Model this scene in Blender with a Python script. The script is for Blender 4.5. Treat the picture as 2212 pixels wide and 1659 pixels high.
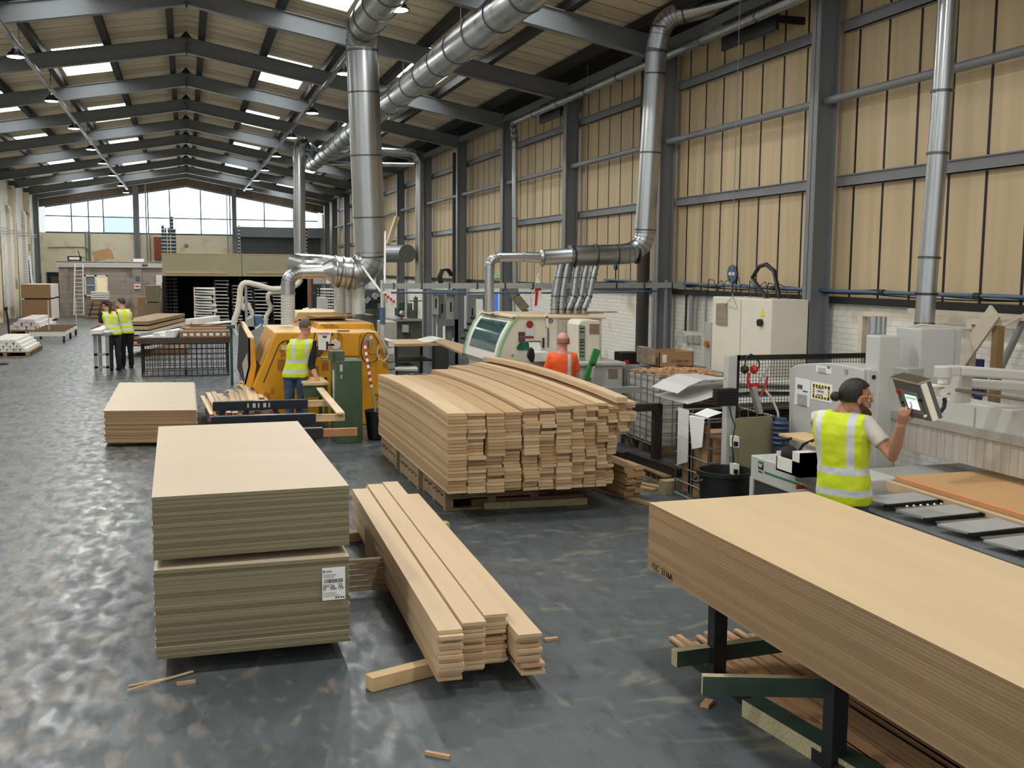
import bpy, bmesh, math, random
from mathutils import Vector, Matrix
random.seed(7)
for o in list(bpy.data.objects): bpy.data.objects.remove(o, do_unlink=True)
COL = bpy.context.scene.collection
SC = bpy.context.scene
# ------------------------------------------------------------------ camera
IMW, IMH, FPX, CAMZ = 2212, 1659, 2250.0, 2.55
YAW, PITCH, ROLL = 0.3026692, 0.1103554, 0.0081009
_F = Vector((math.sin(YAW)*math.cos(PITCH), math.cos(YAW)*math.cos(PITCH), -math.sin(PITCH)))
_R0 = Vector((math.cos(YAW), -math.sin(YAW), 0)); _U0 = _R0.cross(_F)
_R = math.cos(ROLL)*_R0 + math.sin(ROLL)*_U0
_U = -math.sin(ROLL)*_R0 + math.cos(ROLL)*_U0
cd = bpy.data.cameras.new('camera'); cam = bpy.data.objects.new('camera', cd); COL.objects.link(cam)
cd.sensor_width = 36; cd.sensor_fit = 'HORIZONTAL'; cd.lens = 36*FPX/IMW; cd.clip_start = .05; cd.clip_end = 400
cam.matrix_world = Matrix(((_R.x, _U.x, -_F.x, 0), (_R.y, _U.y, -_F.y, 0), (_R.z, _U.z, -_F.z, CAMZ), (0, 0, 0, 1)))
SC.camera = cam
# measuring helpers: the point of the place seen at photo pixel (u, v) on a plane of known x, y or height
def _ray(u, v): return _F + (u-IMW/2)/FPX*_R - (v-829.5)/FPX*_U
def atz(u, v, z=0.0):
    d = _ray(u, v); t = (z-CAMZ)/d.z; return Vector((t*d.x, t*d.y, z))
def aty(u, v, y):
    d = _ray(u, v); t = y/d.y; return Vector((t*d.x, y, CAMZ+t*d.z))
def atx(u, v, x):
    d = _ray(u, v); t = x/d.x; return Vector((x, t*d.y, CAMZ+t*d.z))
# ------------------------------------------------------------------ world, exposure
W = bpy.data.worlds.new('sky'); SC.world = W; W.use_nodes = True
W.node_tree.nodes['Background'].inputs[0].default_value = (.95, .97, 1.0, 1)
W.node_tree.nodes['Background'].inputs[1].default_value = .85
SC.view_settings.view_transform = 'Standard'; SC.view_settings.look = 'None'
SC.view_settings.gamma = 1.0; SC.view_settings.use_curve_mapping = False
SC.view_settings.exposure = 0.15
# ------------------------------------------------------------------ materials
def lin(c): return tuple((x/12.92 if x <= .04045 else ((x+.055)/1.055)**2.4) for x in c)
def rgb(r, g, b): return lin((r/255, g/255, b/255))
def _n(t, k, **kw):
    n = t.nodes.new(k)
    for a, b in kw.items(): setattr(n, a, b)
    return n
MATS = {}
def mat(name, col, rough=.6, metal=0.0, var=.12, scale=(6, 6, 6), bump=0.0, emit=None, es=1.0, rvar=0.0, spec=.5, alpha=None, detail=3, col2=None, var2=0.0, scale2=(1, 1, 1), trans=0.0, coord='Object'):
    """procedural surface: base colour broken up by one or two noises"""
    if name in MATS: return MATS[name]
    m = bpy.data.materials.new(name); m.use_nodes = True; t = m.node_tree; MATS[name] = m
    b = t.nodes['Principled BSDF']; L = t.links.new
    b.inputs['Roughness'].default_value = rough; b.inputs['Metallic'].default_value = metal
    b.inputs['Specular IOR Level'].default_value = spec
    if trans: b.inputs['Transmission Weight'].default_value = trans
    tc = _n(t, 'ShaderNodeTexCoord'); mp = _n(t, 'ShaderNodeMapping'); mp.inputs['Scale'].default_value = scale
    L(tc.outputs[coord], mp.inputs[0])
    ns = _n(t, 'ShaderNodeTexNoise'); ns.inputs['Scale'].default_value = 1; ns.inputs['Detail'].default_value = detail
    L(mp.outputs[0], ns.inputs['Vector'])
    rp = _n(t, 'ShaderNodeValToRGB'); e = rp.color_ramp.elements
    c = Vector(col); a = 1-var; z = 1+var
    e[0].position = .3; e[1].position = .7
    e[0].color = (*(c*a), 1); e[1].color = (*[min(1, x*z) for x in c], 1)
    L(ns.outputs[0], rp.inputs[0]); out = rp.outputs[0]
    if col2 is not None:
        mp2 = _n(t, 'ShaderNodeMapping'); mp2.inputs['Scale'].default_value = scale2; L(tc.outputs[coord], mp2.inputs[0])
        n2 = _n(t, 'ShaderNodeTexNoise'); n2.inputs['Scale'].default_value = 1; n2.inputs['Detail'].default_value = 6
        L(mp2.outputs[0], n2.inputs['Vector'])
        r2 = _n(t, 'ShaderNodeValToRGB'); r2.color_ramp.elements[0].position = .5-.1*var2+.02; r2.color_ramp.elements[1].position = .62
        L(n2.outputs[0], r2.inputs[0])
        mx = _n(t, 'ShaderNodeMix', data_type='RGBA'); L(r2.outputs[0], mx.inputs[0]); L(out, mx.inputs[6]); mx.inputs[7].default_value = (*col2, 1)
        out = mx.outputs[2]
    L(out, b.inputs['Base Color'])
    if rvar:
        mr = _n(t, 'ShaderNodeMapRange'); mr.inputs[3].default_value = max(.02, rough-rvar); mr.inputs[4].default_value = min(1, rough+rvar)
        mr.inputs[1].default_value = .3; mr.inputs[2].default_value = .7
        L(ns.outputs[0], mr.inputs[0]); L(mr.outputs[0], b.inputs['Roughness'])
    if bump:
        bp = _n(t, 'ShaderNodeBump'); bp.inputs['Strength'].default_value = bump; bp.inputs['Distance'].default_value = .01
        L(ns.outputs[0], bp.inputs['Height']); L(bp.outputs[0], b.inputs['Normal'])
    if emit is not None:
        b.inputs['Emission Color'].default_value = (*emit, 1); b.inputs['Emission Strength'].default_value = es
    return m
def bricks(name, c1, c2, mortar, bw, bh, ms=.008, rough=.85, axis='X', bump=.4, dirt=None):
    if name in MATS: return MATS[name]
    m = bpy.data.materials.new(name); m.use_nodes = True; t = m.node_tree; MATS[name] = m; L = t.links.new
    b = t.nodes['Principled BSDF']; b.inputs['Roughness'].default_value = rough
    tc = _n(t, 'ShaderNodeTexCoord'); sx = _n(t, 'ShaderNodeSeparateXYZ'); L(tc.outputs['Object'], sx.inputs[0])
    mp = _n(t, 'ShaderNodeCombineXYZ'); L(sx.outputs[0 if axis == 'X' else 1], mp.inputs[0]); L(sx.outputs[2], mp.inputs[1])
    br = _n(t, 'ShaderNodeTexBrick'); br.inputs['Scale'].default_value = 1
    br.inputs['Color1'].default_value = (*c1, 1); br.inputs['Color2'].default_value = (*c2, 1); br.inputs['Mortar'].default_value = (*mortar, 1)
    br.inputs['Mortar Size'].default_value = ms; br.inputs['Brick Width'].default_value = bw; br.inputs['Row Height'].default_value = bh
    L(mp.outputs[0], br.inputs['Vector'])
    ns = _n(t, 'ShaderNodeTexNoise'); ns.inputs['Scale'].default_value = 1.3; ns.inputs['Detail'].default_value = 8; L(tc.outputs['Object'], ns.inputs['Vector'])
    rp = _n(t, 'ShaderNodeValToRGB'); rp.color_ramp.elements[0].position = .56; rp.color_ramp.elements[1].position = .75
    L(ns.outputs[0], rp.inputs[0])
    mx = _n(t, 'ShaderNodeMix', data_type='RGBA'); L(rp.outputs[0], mx.inputs[0]); L(br.outputs[0], mx.inputs[6])
    mx.inputs[7].default_value = (*(dirt or [x*.6 for x in c1]), 1)
    L(mx.outputs[2], b.inputs['Base Color'])
    bp = _n(t, 'ShaderNodeBump'); bp.inputs['Strength'].default_value = bump; bp.inputs['Distance'].default_value = .01; bp.invert = True
    L(br.outputs['Fac'], bp.inputs['Height']); L(bp.outputs[0], b.inputs['Normal'])
    return m
def striped(name, col, axis, period, width, dark, rough=.7, off=0.0, streak=(3, 3, .25), var=.12, bump=0, zstreak=None):
    """panels: plain colour with thin joint lines every `period` metres along an axis"""
    if name in MATS: return MATS[name]
    m = bpy.data.materials.new(name); m.use_nodes = True; t = m.node_tree; MATS[name] = m; L = t.links.new
    b = t.nodes['Principled BSDF']; b.inputs['Roughness'].default_value = rough
    tc = _n(t, 'ShaderNodeTexCoord'); sp = _n(t, 'ShaderNodeSeparateXYZ'); L(tc.outputs['Object'], sp.inputs[0])
    def mth(op, a, c=None):
        n = _n(t, 'ShaderNodeMath', operation=op)
        for i, v in enumerate((a, c)):
            if v is None: continue
            if isinstance(v, (int, float)): n.inputs[i].default_value = v
            else: L(v, n.inputs[i])
        return n.outputs[0]
    f = mth('FRACT', mth('DIVIDE', mth('ADD', sp.outputs[axis], off+100*period), period))
    k = mth('LESS_THAN', f, width/period)
    mp = _n(t, 'ShaderNodeMapping'); mp.inputs['Scale'].default_value = streak; L(tc.outputs['Object'], mp.inputs[0])
    ns = _n(t, 'ShaderNodeTexNoise'); ns.inputs['Scale'].default_value = 1.0; ns.inputs['Detail'].default_value = 5; L(mp.outputs[0], ns.inputs['Vector'])
    rp = _n(t, 'ShaderNodeValToRGB'); e = rp.color_ramp.elements; e[0].position = .3; e[1].position = .7
    e[0].color = (*[x*(1-var) for x in col], 1); e[1].color = (*[min(1, x*(1+var)) for x in col], 1)
    L(ns.outputs[0], rp.inputs[0])
    mx = _n(t, 'ShaderNodeMix', data_type='RGBA'); L(k, mx.inputs[0]); L(rp.outputs[0], mx.inputs[6]); mx.inputs[7].default_value = (*dark, 1)
    L(mx.outputs[2], b.inputs['Base Color'])
    return m
# ------------------------------------------------------------------ mesh building
class MB:
    def __init__(s): s.v = []; s.f = []; s.m = []; s.mi = 0
    def add(s, vs, fs):
        o = len(s.v); s.v += [Vector(v) for v in vs]; s.f += [tuple(o+i for i in f) for f in fs]; s.m += [s.mi]*len(fs); return s
    def box(s, x0, x1, y0, y1, z0, z1):
        if x0 > x1: x0, x1 = x1, x0
        if y0 > y1: y0, y1 = y1, y0
        if z0 > z1: z0, z1 = z1, z0
        v = [(x0, y0, z0), (x1, y0, z0), (x1, y1, z0), (x0, y1, z0), (x0, y0, z1), (x1, y0, z1), (x1, y1, z1), (x0, y1, z1)]
        return s.add(v, [(0, 3, 2, 1), (4, 5, 6, 7), (0, 1, 5, 4), (1, 2, 6, 5), (2, 3, 7, 6), (3, 0, 4, 7)])
    def hexa(s, v):   # 4 bottom then 4 top corners
        return s.add(v, [(0, 3, 2, 1), (4, 5, 6, 7), (0, 1, 5, 4), (1, 2, 6, 5), (2, 3, 7, 6), (3, 0, 4, 7)])
    def cbox(s, c, d, rz=0.0, rx=0.0, ry=0.0):
        M = Matrix.Translation(c) @ Matrix.Rotation(rz, 4, 'Z') @ Matrix.Rotation(ry, 4, 'Y') @ Matrix.Rotation(rx, 4, 'X')
        a, b, e = d[0]/2, d[1]/2, d[2]/2
        return s.hexa([M @ Vector(p) for p in [(-a, -b, -e), (a, -b, -e), (a, b, -e), (-a, b, -e), (-a, -b, e), (a, -b, e), (a, b, e), (-a, b, e)]])
    def bar(s, p, q, w, h, up=(0, 0, 1)):
        p, q = Vector(p), Vector(q); d = (q-p).normalized(); up = Vector(up)
        if abs(d.dot(up)) > .98: up = Vector((0, 1, 0))
        a = d.cross(up).normalized(); b = a.cross(d)
        v = []
        for c in (p, q):
            v += [c-a*w/2-b*h/2, c+a*w/2-b*h/2, c+a*w/2+b*h/2, c-a*w/2+b*h/2]
        return s.add(v, [(0, 1, 2, 3), (7, 6, 5, 4), (0, 4, 5, 1), (1, 5, 6, 2), (2, 6, 7, 3), (3, 7, 4, 0)])
    def ibeam(s, p, q, w, h, tf=.015, tw=.012, up=(0, 0, 1)):
        p, q, up = Vector(p), Vector(q), Vector(up); d = (q-p).normalized()
        a = d.cross(up).normalized(); b = a.cross(d)
        s.bar(p, q, tw, h, up)
        for k in (-1, 1): s.bar(p+b*k*(h/2-tf/2), q+b*k*(h/2-tf/2), w, tf, up)
        return s
    def rings(s, rs, cap=True, closed=False):
        n = len(rs[0]); o = []
        vs = [p for r in rs for p in r]; fs = []
        R = len(rs)
        for i in range(R if closed else R-1):
            j = (i+1) % R
            for k in range(n):
                l = (k+1) % n; fs.append((i*n+k, i*n+l, j*n+l, j*n+k))
        if cap and not closed: fs += [tuple(range(n-1, -1, -1)), tuple((R-1)*n+k for k in range(n))]
        return s.add(vs, fs)
    def cyl(s, p, q, r1, r2=None, n=16, cap=True):
        return s.tube([p, q], [r1, r1 if r2 is None else r2], n, cap)
    def tube(s, pts, r, n=12, cap=True, flat=None):
        pts = [Vector(p) for p in pts]; N = len(pts)
        rr = [r]*N if isinstance(r, (int, float)) else list(r)
        T = []
        for i in range(N):
            a = pts[max(0, i-1)]; b = pts[min(N-1, i+1)]; d = (b-a)
            if 0 < i < N-1: d = (pts[i]-pts[i-1]).normalized()+(pts[i+1]-pts[i]).normalized()
            T.append(d.normalized() if d.length > 1e-9 else Vector((0, 0, 1)))
        u = T[0].orthogonal().normalized(); rs = []
        if flat is not None:
            u = Vector(flat) - T[0]*T[0].dot(Vector(flat)); u.normalize()
        for i in range(N):
            if i: q = T[i-1].rotation_difference(T[i]); u = q @ u
            u = (u - T[i]*u.dot(T[i])).normalized(); w = T[i].cross(u)
            c = 1.0
            if 0 < i < N-1:
                ca = max(-1, min(1, (pts[i]-pts[i-1]).normalized().dot((pts[i+1]-pts[i]).normalized()))); c = 1
            R = rr[i]; ra, rb = (R if isinstance(R, tuple) else (R, R))
            rs.append([pts[i]+u*ra*math.cos(2*math.pi*k/n)+w*rb*math.sin(2*math.pi*k/n) for k in range(n)])
        return s.rings(rs, cap)
    def lathe(s, prof, c=(0, 0, 0), n=24, axis='Z', cap=True):
        c = Vector(c); rs = []
        for r, z in prof:
            ring = []
            for k in range(n):
                a = 2*math.pi*k/n; x, y = r*math.cos(a), r*math.sin(a)
                ring.append(c+Vector({'Z': (x, y, z), 'X': (z, x, y), 'Y': (x, z, -y)}[axis]))
            rs.append(ring)
        return s.rings(rs, cap)
    def prism(s, poly, a, b):     # polygon given as 3-D points, swept from offset a to offset b
        n = len(poly); a, b = Vector(a), Vector(b)
        vs = [Vector(p)+a for p in poly]+[Vector(p)+b for p in poly]
        fs = [tuple(range(n-1, -1, -1)), tuple(range(n, 2*n))]+[(i, (i+1) % n, n+(i+1) % n, n+i) for i in range(n)]
        return s.add(vs, fs)
    def ball(s, c, r, n=12, m=8):
        c = Vector(c); r = Vector(r) if not isinstance(r, (int, float)) else Vector((r, r, r))
        rs = []
        for i in range(m+1):
            t = math.pi*i/m; z = -math.cos(t); q = max(1e-4, math.sin(t))
            rs.append([c+Vector((r.x*q*math.cos(2*math.pi*k/n), r.y*q*math.sin(2*math.pi*k/n), r.z*z)) for k in range(n)])
        return s.rings(rs, True)
    def build(s, name, m, parent=None, world=True, smooth=False, bevel=0, seg=2, fixn=True):
        me = bpy.data.meshes.new(name)
        org = Vector((0, 0, 0))
        vs = s.v
        me.from_pydata([tuple(v) for v in vs], [], s.f)
        ms = m if isinstance(m, (list, tuple)) else [m]
        for x in ms: me.materials.append(x)
        if len(ms) > 1: me.polygons.foreach_set('material_index', s.m)
        if fixn:
            bm = bmesh.new(); bm.from_mesh(me); bmesh.ops.recalc_face_normals(bm, faces=bm.faces); bm.to_mesh(me); bm.free()
        if smooth:
            me.polygons.foreach_set('use_smooth', [True]*len(me.polygons))
            try: me.set_sharp_from_angle(angle=math.radians(38))
            except Exception: pass
        o = bpy.data.objects.new(name, me); COL.objects.link(o)
        if bevel:
            b = o.modifiers.new('b', 'BEVEL'); b.width = bevel; b.segments = seg; b.limit_method = 'ANGLE'; b.angle_limit = math.radians(40)
        if parent:
            o.parent = parent
            if world: o.matrix_parent_inverse = _mw(parent).inverted()
        return o
def _mw(o):
    M = o.matrix_basis.copy()
    if o.parent: M = _mw(o.parent) @ o.matrix_parent_inverse @ M
    return M
def tag(o, label=None, cat=None, group=None, kind=None):
    if label: o['label'] = label
    if cat: o['category'] = cat
    if group: o['group'] = group
    if kind: o['kind'] = kind
    return o
def thing(name, label, cat, loc=(0, 0, 0), rz=0.0, group=None):
    o = bpy.data.objects.new(name, None); COL.objects.link(o); o.empty_display_size = .1
    o.location = loc; o.rotation_euler = (0, 0, rz); return tag(o, label, cat, group)
def ordw(n):
    a = ['zeroth', 'first', 'second', 'third', 'fourth', 'fifth', 'sixth', 'seventh', 'eighth', 'ninth', 'tenth', 'eleventh', 'twelfth', 'thirteenth', 'fourteenth', 'fifteenth', 'sixteenth', 'seventeenth', 'eighteenth', 'nineteenth', 'twentieth']
    return a[n] if n <= 20 else ('twenty-' if n < 30 else 'thirty-')+a[n % 10] if n % 10 else 'thirtieth'
def struct(o): o['kind'] = 'structure'; return o
def copy_tree(o, parent=None):
    c = o.copy(); COL.objects.link(c)
    if parent: c.parent = parent
    for ch in [x for x in bpy.data.objects if x.parent == o]: copy_tree(ch, c)
    return c
def recenter(o):
    """move the origin of a single-mesh thing to the bottom centre of its mesh"""
    me = o.data; xs = [v.co for v in me.vertices]
    c = Vector(((min(v.x for v in xs)+max(v.x for v in xs))/2, (min(v.y for v in xs)+max(v.y for v in xs))/2, min(v.z for v in xs)))
    me.transform(Matrix.Translation(-c)); o.location = c; return o
def text(body, size, mtl, name, parent, loc, rot, depth=.0008, align='LEFT', sx=1.0, label=None):
    cu = bpy.data.curves.new(name, 'FONT'); cu.body = body; cu.size = size; cu.extrude = depth; cu.align_x = align
    o = bpy.data.objects.new(name, cu); COL.objects.link(o)
    dg = bpy.context.evaluated_depsgraph_get(); me = bpy.data.meshes.new_from_object(o.evaluated_get(dg))
    bpy.data.objects.remove(o, do_unlink=True)
    me.materials.clear(); me.materials.append(mtl)
    me.transform(Matrix.Diagonal((sx, 1, 1, 1)))
    o = bpy.data.objects.new(name, me); COL.objects.link(o)
    M = Matrix.Translation(loc) @ (rot if isinstance(rot, Matrix) else Matrix.Rotation(rot[2], 4, 'Z') @ Matrix.Rotation(rot[1], 4, 'Y') @ Matrix.Rotation(rot[0], 4, 'X'))
    o.matrix_world = M
    if parent:
        o.parent = parent; o.matrix_parent_inverse = _mw(parent).inverted()
    return o
# ------------------------------------------------------------------ shared materials
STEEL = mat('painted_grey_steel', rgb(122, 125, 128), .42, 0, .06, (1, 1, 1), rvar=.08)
BLACKST = mat('black_purlin_steel', rgb(30, 30, 30), .6, 0, .2)
GALV = mat('galvanised_duct', rgb(172, 175, 175), .3, .92, .09, (2.5, 2.5, .5), rvar=.06)
GALVD = mat('duct_joint_steel', rgb(130, 134, 134), .35, .9, .1)
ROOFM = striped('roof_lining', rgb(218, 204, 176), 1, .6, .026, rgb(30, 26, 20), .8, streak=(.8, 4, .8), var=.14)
WALLM = striped('wall_lining_board', rgb(204, 182, 144), 1, .6, .045, rgb(22, 20, 20), .6, off=.08, streak=(3, 7, .35), var=.1)
BRICKW = bricks('white_painted_brick', rgb(244, 241, 230), rgb(238, 234, 222), rgb(216, 210, 196), .225, .075, .006, axis='Y', bump=.25, dirt=rgb(188, 176, 148))
CREAMB = bricks('cream_painted_brick', rgb(252, 242, 216), rgb(248, 237, 208), rgb(234, 221, 190), .225, .075, .005, bump=.2, dirt=rgb(222, 206, 168))
BLOCKM = bricks('grey_concrete_block', rgb(168, 158, 144), rgb(154, 144, 131), rgb(146, 136, 124), .9, .22, .012, bump=.3, dirt=rgb(112, 101, 90))
CREAMP = mat('cream_paint_pier', rgb(236, 225, 194), .8, 0, .08, (2, 2, .6), col2=rgb(178, 160, 122), var2=-.6)
MDFTOP = mat('mdf_face', rgb(200, 181, 156), .55, 0, .03, (.6, 2.5, 1))
MDFTOP2 = mat('mdf_face_yellow', rgb(206, 180, 142), .5, 0, .055, (5, .45, 1))
MDFEDGE = mat('mdf_edge', rgb(166, 136, 100), .75, 0, .10, (1.5, 1.5, 60))  # edge brown set darker to hold the shade on the stack sides
MDFEDGE2 = mat('mdf_edge_dark', rgb(156, 126, 90), .8, 0, .07, (2, 2, 40))
GREENE = mat('green_mdf_edge', rgb(132, 125, 96), .8, 0, .07, (1, 1, 40))
GREENE2 = mat('green_mdf_edge_dark', rgb(112, 106, 78), .8, 0, .07, (1, 1, 40))
BOARD = mat('board_face', rgb(208, 180, 142), .5, 0, .05, (6, .8, 2))
BOARDB = mat('board_face_dark', rgb(192, 160, 120), .55, 0, .06, (6, .8, 2))
PALLET = mat('pallet_wood', rgb(150, 126, 96), .8, 0, .2, (3, 3, 12))
TIMBER = mat('pale_timber', rgb(206, 176, 128), .7, 0, .12, (2, 12, 12), col2=rgb(120, 90, 50), var2=-1.5, scale2=(2, 9, 9))
BLACK = mat('black_plastic', rgb(24, 24, 26), .45, 0, .1)
BLACKM = mat('black_painted_metal', rgb(34, 35, 38), .4, .2, .15)
VOID = mat('dark_interior', rgb(12, 12, 12), .9, 0, .1)  # near-black colour stands in for the shade inside openings
WHITE = mat('white_enamel', rgb(232, 230, 220), .4, 0, .03)
CREAMW = mat('cream_enamel', rgb(222, 216, 196), .45, 0, .03)
GREYP = mat('light_grey_enamel', rgb(190, 190, 184), .45, 0, .03)
GREYD = mat('mid_grey_enamel', rgb(150, 152, 148), .45, 0, .04)
YEL = mat('amber_machine_paint', rgb(214, 150, 24), .38, 0, .12, (2, 2, 2), col2=rgb(166, 110, 22), var2=-1.2, scale2=(3, 3, 3))
YELDUST = mat('dusty_amber_top', rgb(218, 186, 134), .6, 0, .08, (2, 2, 2), col2=rgb(208, 160, 84), var2=-1.0, scale2=(1.5, 1.5, 1.5))
GREENM = mat('green_machine_paint', rgb(70, 92, 66), .5, 0, .12, (3, 3, 3))
GREENB = mat('bright_green_plastic', rgb(48, 140, 62), .4, 0, .05)
GREENP = mat('pale_green_trim', rgb(150, 190, 150), .45, 0, .06)
BLUEP = mat('blue_air_pipe', rgb(66, 96, 128), .4, 0, .05)
BLUEC = mat('blue_plastic', rgb(34, 60, 120), .45, 0, .1)
ORANGE = mat('orange_fabric', rgb(255, 104, 40), .8, 0, .06, (8, 8, 8), bump=.3)
HIVIS = mat('hi_vis_yellow_fabric', rgb(208, 226, 36), .7, 0, .06, (8, 8, 8), bump=.3)
REFL = mat('reflective_tape', rgb(212, 214, 214), .35, 0, .06, (20, 20, 20))
SKIN = mat('skin', rgb(206, 150, 124), .5, 0, .06, (12, 12, 12))
SKIN2 = mat('tanned_skin', rgb(180, 130, 104), .5, 0, .06, (12, 12, 12))
HAIRB = mat('black_hair', rgb(24, 20, 18), .5, 0, .5, (90, 90, 14), bump=.8)
HAIRG = mat('greying_short_hair', rgb(96, 84, 74), .8, 0, .25, (60, 60, 60))
HAIRBR = mat('brown_hair', rgb(64, 46, 36), .6, 0, .2, (40, 40, 10))
DENIM = mat('blue_denim', rgb(64, 82, 104), .85, 0, .22, (14, 14, 14), bump=.2)
DARKCL = mat('black_cloth', rgb(26, 26, 28), .85, 0, .1)
GREYCL = mat('pale_grey_cotton', rgb(196, 190, 180), .85, 0, .07, (9, 9, 9), bump=.2)
REDCL = mat('red_cotton', rgb(206, 34, 40), .8, 0, .06)
RED = mat('red_plastic', rgb(190, 36, 32), .4, 0, .06)
PAPER = mat('white_paper', rgb(236, 236, 232), .7, 0, .02)
CARD = mat('brown_cardboard', rgb(172, 134, 94), .8, 0, .06, (3, 3, 3))
INK = mat('black_print', rgb(24, 24, 26), .7, 0, 0)
PRIMED = mat('white_primed_moulding', rgb(228, 226, 218), .55, 0, .05, (8, 8, 8))
HOSEM = mat('clear_ribbed_hose', rgb(186, 190, 184), .35, 0, .08, (3, 3, 60))
HOSEW = mat('cream_cloth_hose', rgb(214, 208, 190), .6, 0, .07, (4, 4, 4))
CHROME = mat('chrome', rgb(214, 214, 212), .2, 1, .05)
# ------------------------------------------------------------------ setting
RX, LX, AX = 8.01, -7.72, .146          # column face right, left, ridge line
B, Y1 = 4.8, 21.925
def fy(k): return Y1+(k-1)*B
GY = 66.2                                # inner face of gable wall
def zr(x): return 7.594-.178*abs(x-AX)   # underside of rafters
# floor
def floor_mat():
    m = bpy.data.materials.new('worn_painted_concrete'); m.use_nodes = True; t = m.node_tree; L = t.links.new
    b = t.nodes['Principled BSDF']; b.inputs['Specular IOR Level'].default_value = .38; tc = _n(t, 'ShaderNodeTexCoord')
    def noise(sc, det=6, dist=0):
        mp = _n(t, 'ShaderNodeMapping'); mp.inputs['Scale'].default_value = sc; L(tc.outputs['Object'], mp.inputs[0])
        n = _n(t, 'ShaderNodeTexNoise'); n.inputs['Scale'].default_value = 1; n.inputs['Detail'].default_value = det; n.inputs['Distortion'].default_value = dist
        L(mp.outputs[0], n.inputs['Vector']); return n.outputs[0]
    def ramp(x, p0, p1, c0=(0, 0, 0), c1=(1, 1, 1)):
        r = _n(t, 'ShaderNodeValToRGB'); e = r.color_ramp.elements; e[0].position = p0; e[1].position = p1
        e[0].color = (*c0, 1); e[1].color = (*c1, 1); L(x, r.inputs[0]); return r.outputs[0]
    def mix(f, a, c):
        x = _n(t, 'ShaderNodeMix', data_type='RGBA'); L(f, x.inputs[0])
        for i, v in ((6, a), (7, c)):
            if isinstance(v, tuple): x.inputs[i].default_value = (*v, 1)
            else: L(v, x.inputs[i])
        return x.outputs[2]
    base = ramp(noise((.7, .7, 1), 4), .3, .7, rgb(72, 79, 82), rgb(88, 94, 96))
    # traffic lane on the left: paint worn through to brown concrete
    sp = _n(t, 'ShaderNodeSeparateXYZ'); L(tc.outputs['Object'], sp.inputs[0])
    lane = _n(t, 'ShaderNodeMapRange'); L(sp.outputs[0], lane.inputs[0])
    lane.inputs[1].default_value = 1.6; lane.inputs[2].default_value = -1.2; lane.inputs[3].default_value = -.12; lane.inputs[4].default_value = .055
    ad = _n(t, 'ShaderNodeMath', operation='ADD'); L(noise((7, 3, 1), 14, .5), ad.inputs[0]); L(lane.outputs[0], ad.inputs[1])
    worn = ramp(ad.outputs[0], .50, .60, (0, 0, 0), (.8, .8, .8))
    wc = ramp(noise((5, 5, 1), 5), .3, .7, rgb(104, 98, 92), rgb(128, 122, 115))
    c = mix(worn, base, wc)
    # dust smears between the stacks
    du = _n(t, 'ShaderNodeMapRange'); L(sp.outputs[0], du.inputs[0]); du.inputs[1].default_value = .8; du.inputs[2].default_value = 3; du.inputs[3].default_value = -.2; du.inputs[4].default_value = 0
    a2 = _n(t, 'ShaderNodeMath', operation='ADD'); L(noise((1.1, 2.6, 1), 8, 2.2), a2.inputs[0]); L(du.outputs[0], a2.inputs[1])
    dust = ramp(a2.outputs[0], .54, .66, (0, 0, 0), (.38, .38, .38))
    c = mix(dust, c, rgb(150, 146, 126))
    dk = ramp(noise((.5, .9, 1), 7, .5), .52, .72, (0, 0, 0), (.45, .45, .45))
    c = mix(dk, c, rgb(62, 66, 66))
    L(c, b.inputs['Base Color'])
    mr = _n(t, 'ShaderNodeMapRange'); L(noise((9, 4, 1), 9, .4), mr.inputs[0]); mr.inputs[1].default_value = .35; mr.inputs[2].default_value = .65
    mr.inputs[3].default_value = .25; mr.inputs[4].default_value = .58; L(mr.outputs[0], b.inputs['Roughness'])
    bp = _n(t, 'ShaderNodeBump'); bp.inputs['Strength'].default_value = .25; bp.inputs['Distance'].default_value = .004
    L(noise((14, 9, 1), 5), bp.inputs['Height']); L(bp.outputs[0], b.inputs['Normal'])
    return m
struct(MB().box(-9.5, 9.5, -4, 70, -.2, 0).build('floor', floor_mat()))
# roof lining, one leaf per slope, over the purlins
def roofleaf(s, x0, x1):
    m = MB(); z = lambda x: zr(x)+.56
    # leave the rooflight openings out
    lights = roof_openings[s]
    xs = sorted({x0, x1} | {a for l in lights for a in l[:2]}); ys = sorted({-4.0, GY+.6} | {a for l in lights for a in l[2:]})
    for i in range(len(xs)-1):
        for j in range(len(ys)-1):
            cx, cy = (xs[i]+xs[i+1])/2, (ys[j]+ys[j+1])/2
            if any(l[0] < cx < l[1] and l[2] < cy < l[3] for l in lights): continue
            a, b, c, d = xs[i], xs[i+1], ys[j], ys[j+1]
            m.hexa([(a, c, z(a)), (b, c, z(b)), (b, d, z(b)), (a, d, z(a)), (a, c, z(a)+.06), (b, c, z(b)+.06), (b, d, z(b)+.06), (a, d, z(a)+.06)])
    return m
roof_openings = {-1: [], 1: []}
for k in range(-3, 10):
    y0, y1 = fy(k)+.68, fy(k)+4.35
    if k % 2 == 0: roof_openings[1].append((2.02, 3.2, y0, y1)); roof_openings[-1].append((-2.92, -1.72, y0, y1))
    else: roof_openings[1].append((4.96, 6.08, y0, y1)); roof_openings[-1].append((-5.82, -4.72, y0, y1))
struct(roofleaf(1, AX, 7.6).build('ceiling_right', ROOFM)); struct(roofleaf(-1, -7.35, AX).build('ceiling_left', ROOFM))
DARKR = mat('dark_eaves_lining', rgb(34, 30, 26), .9, 0, .4, (2, 2, 2))
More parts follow.
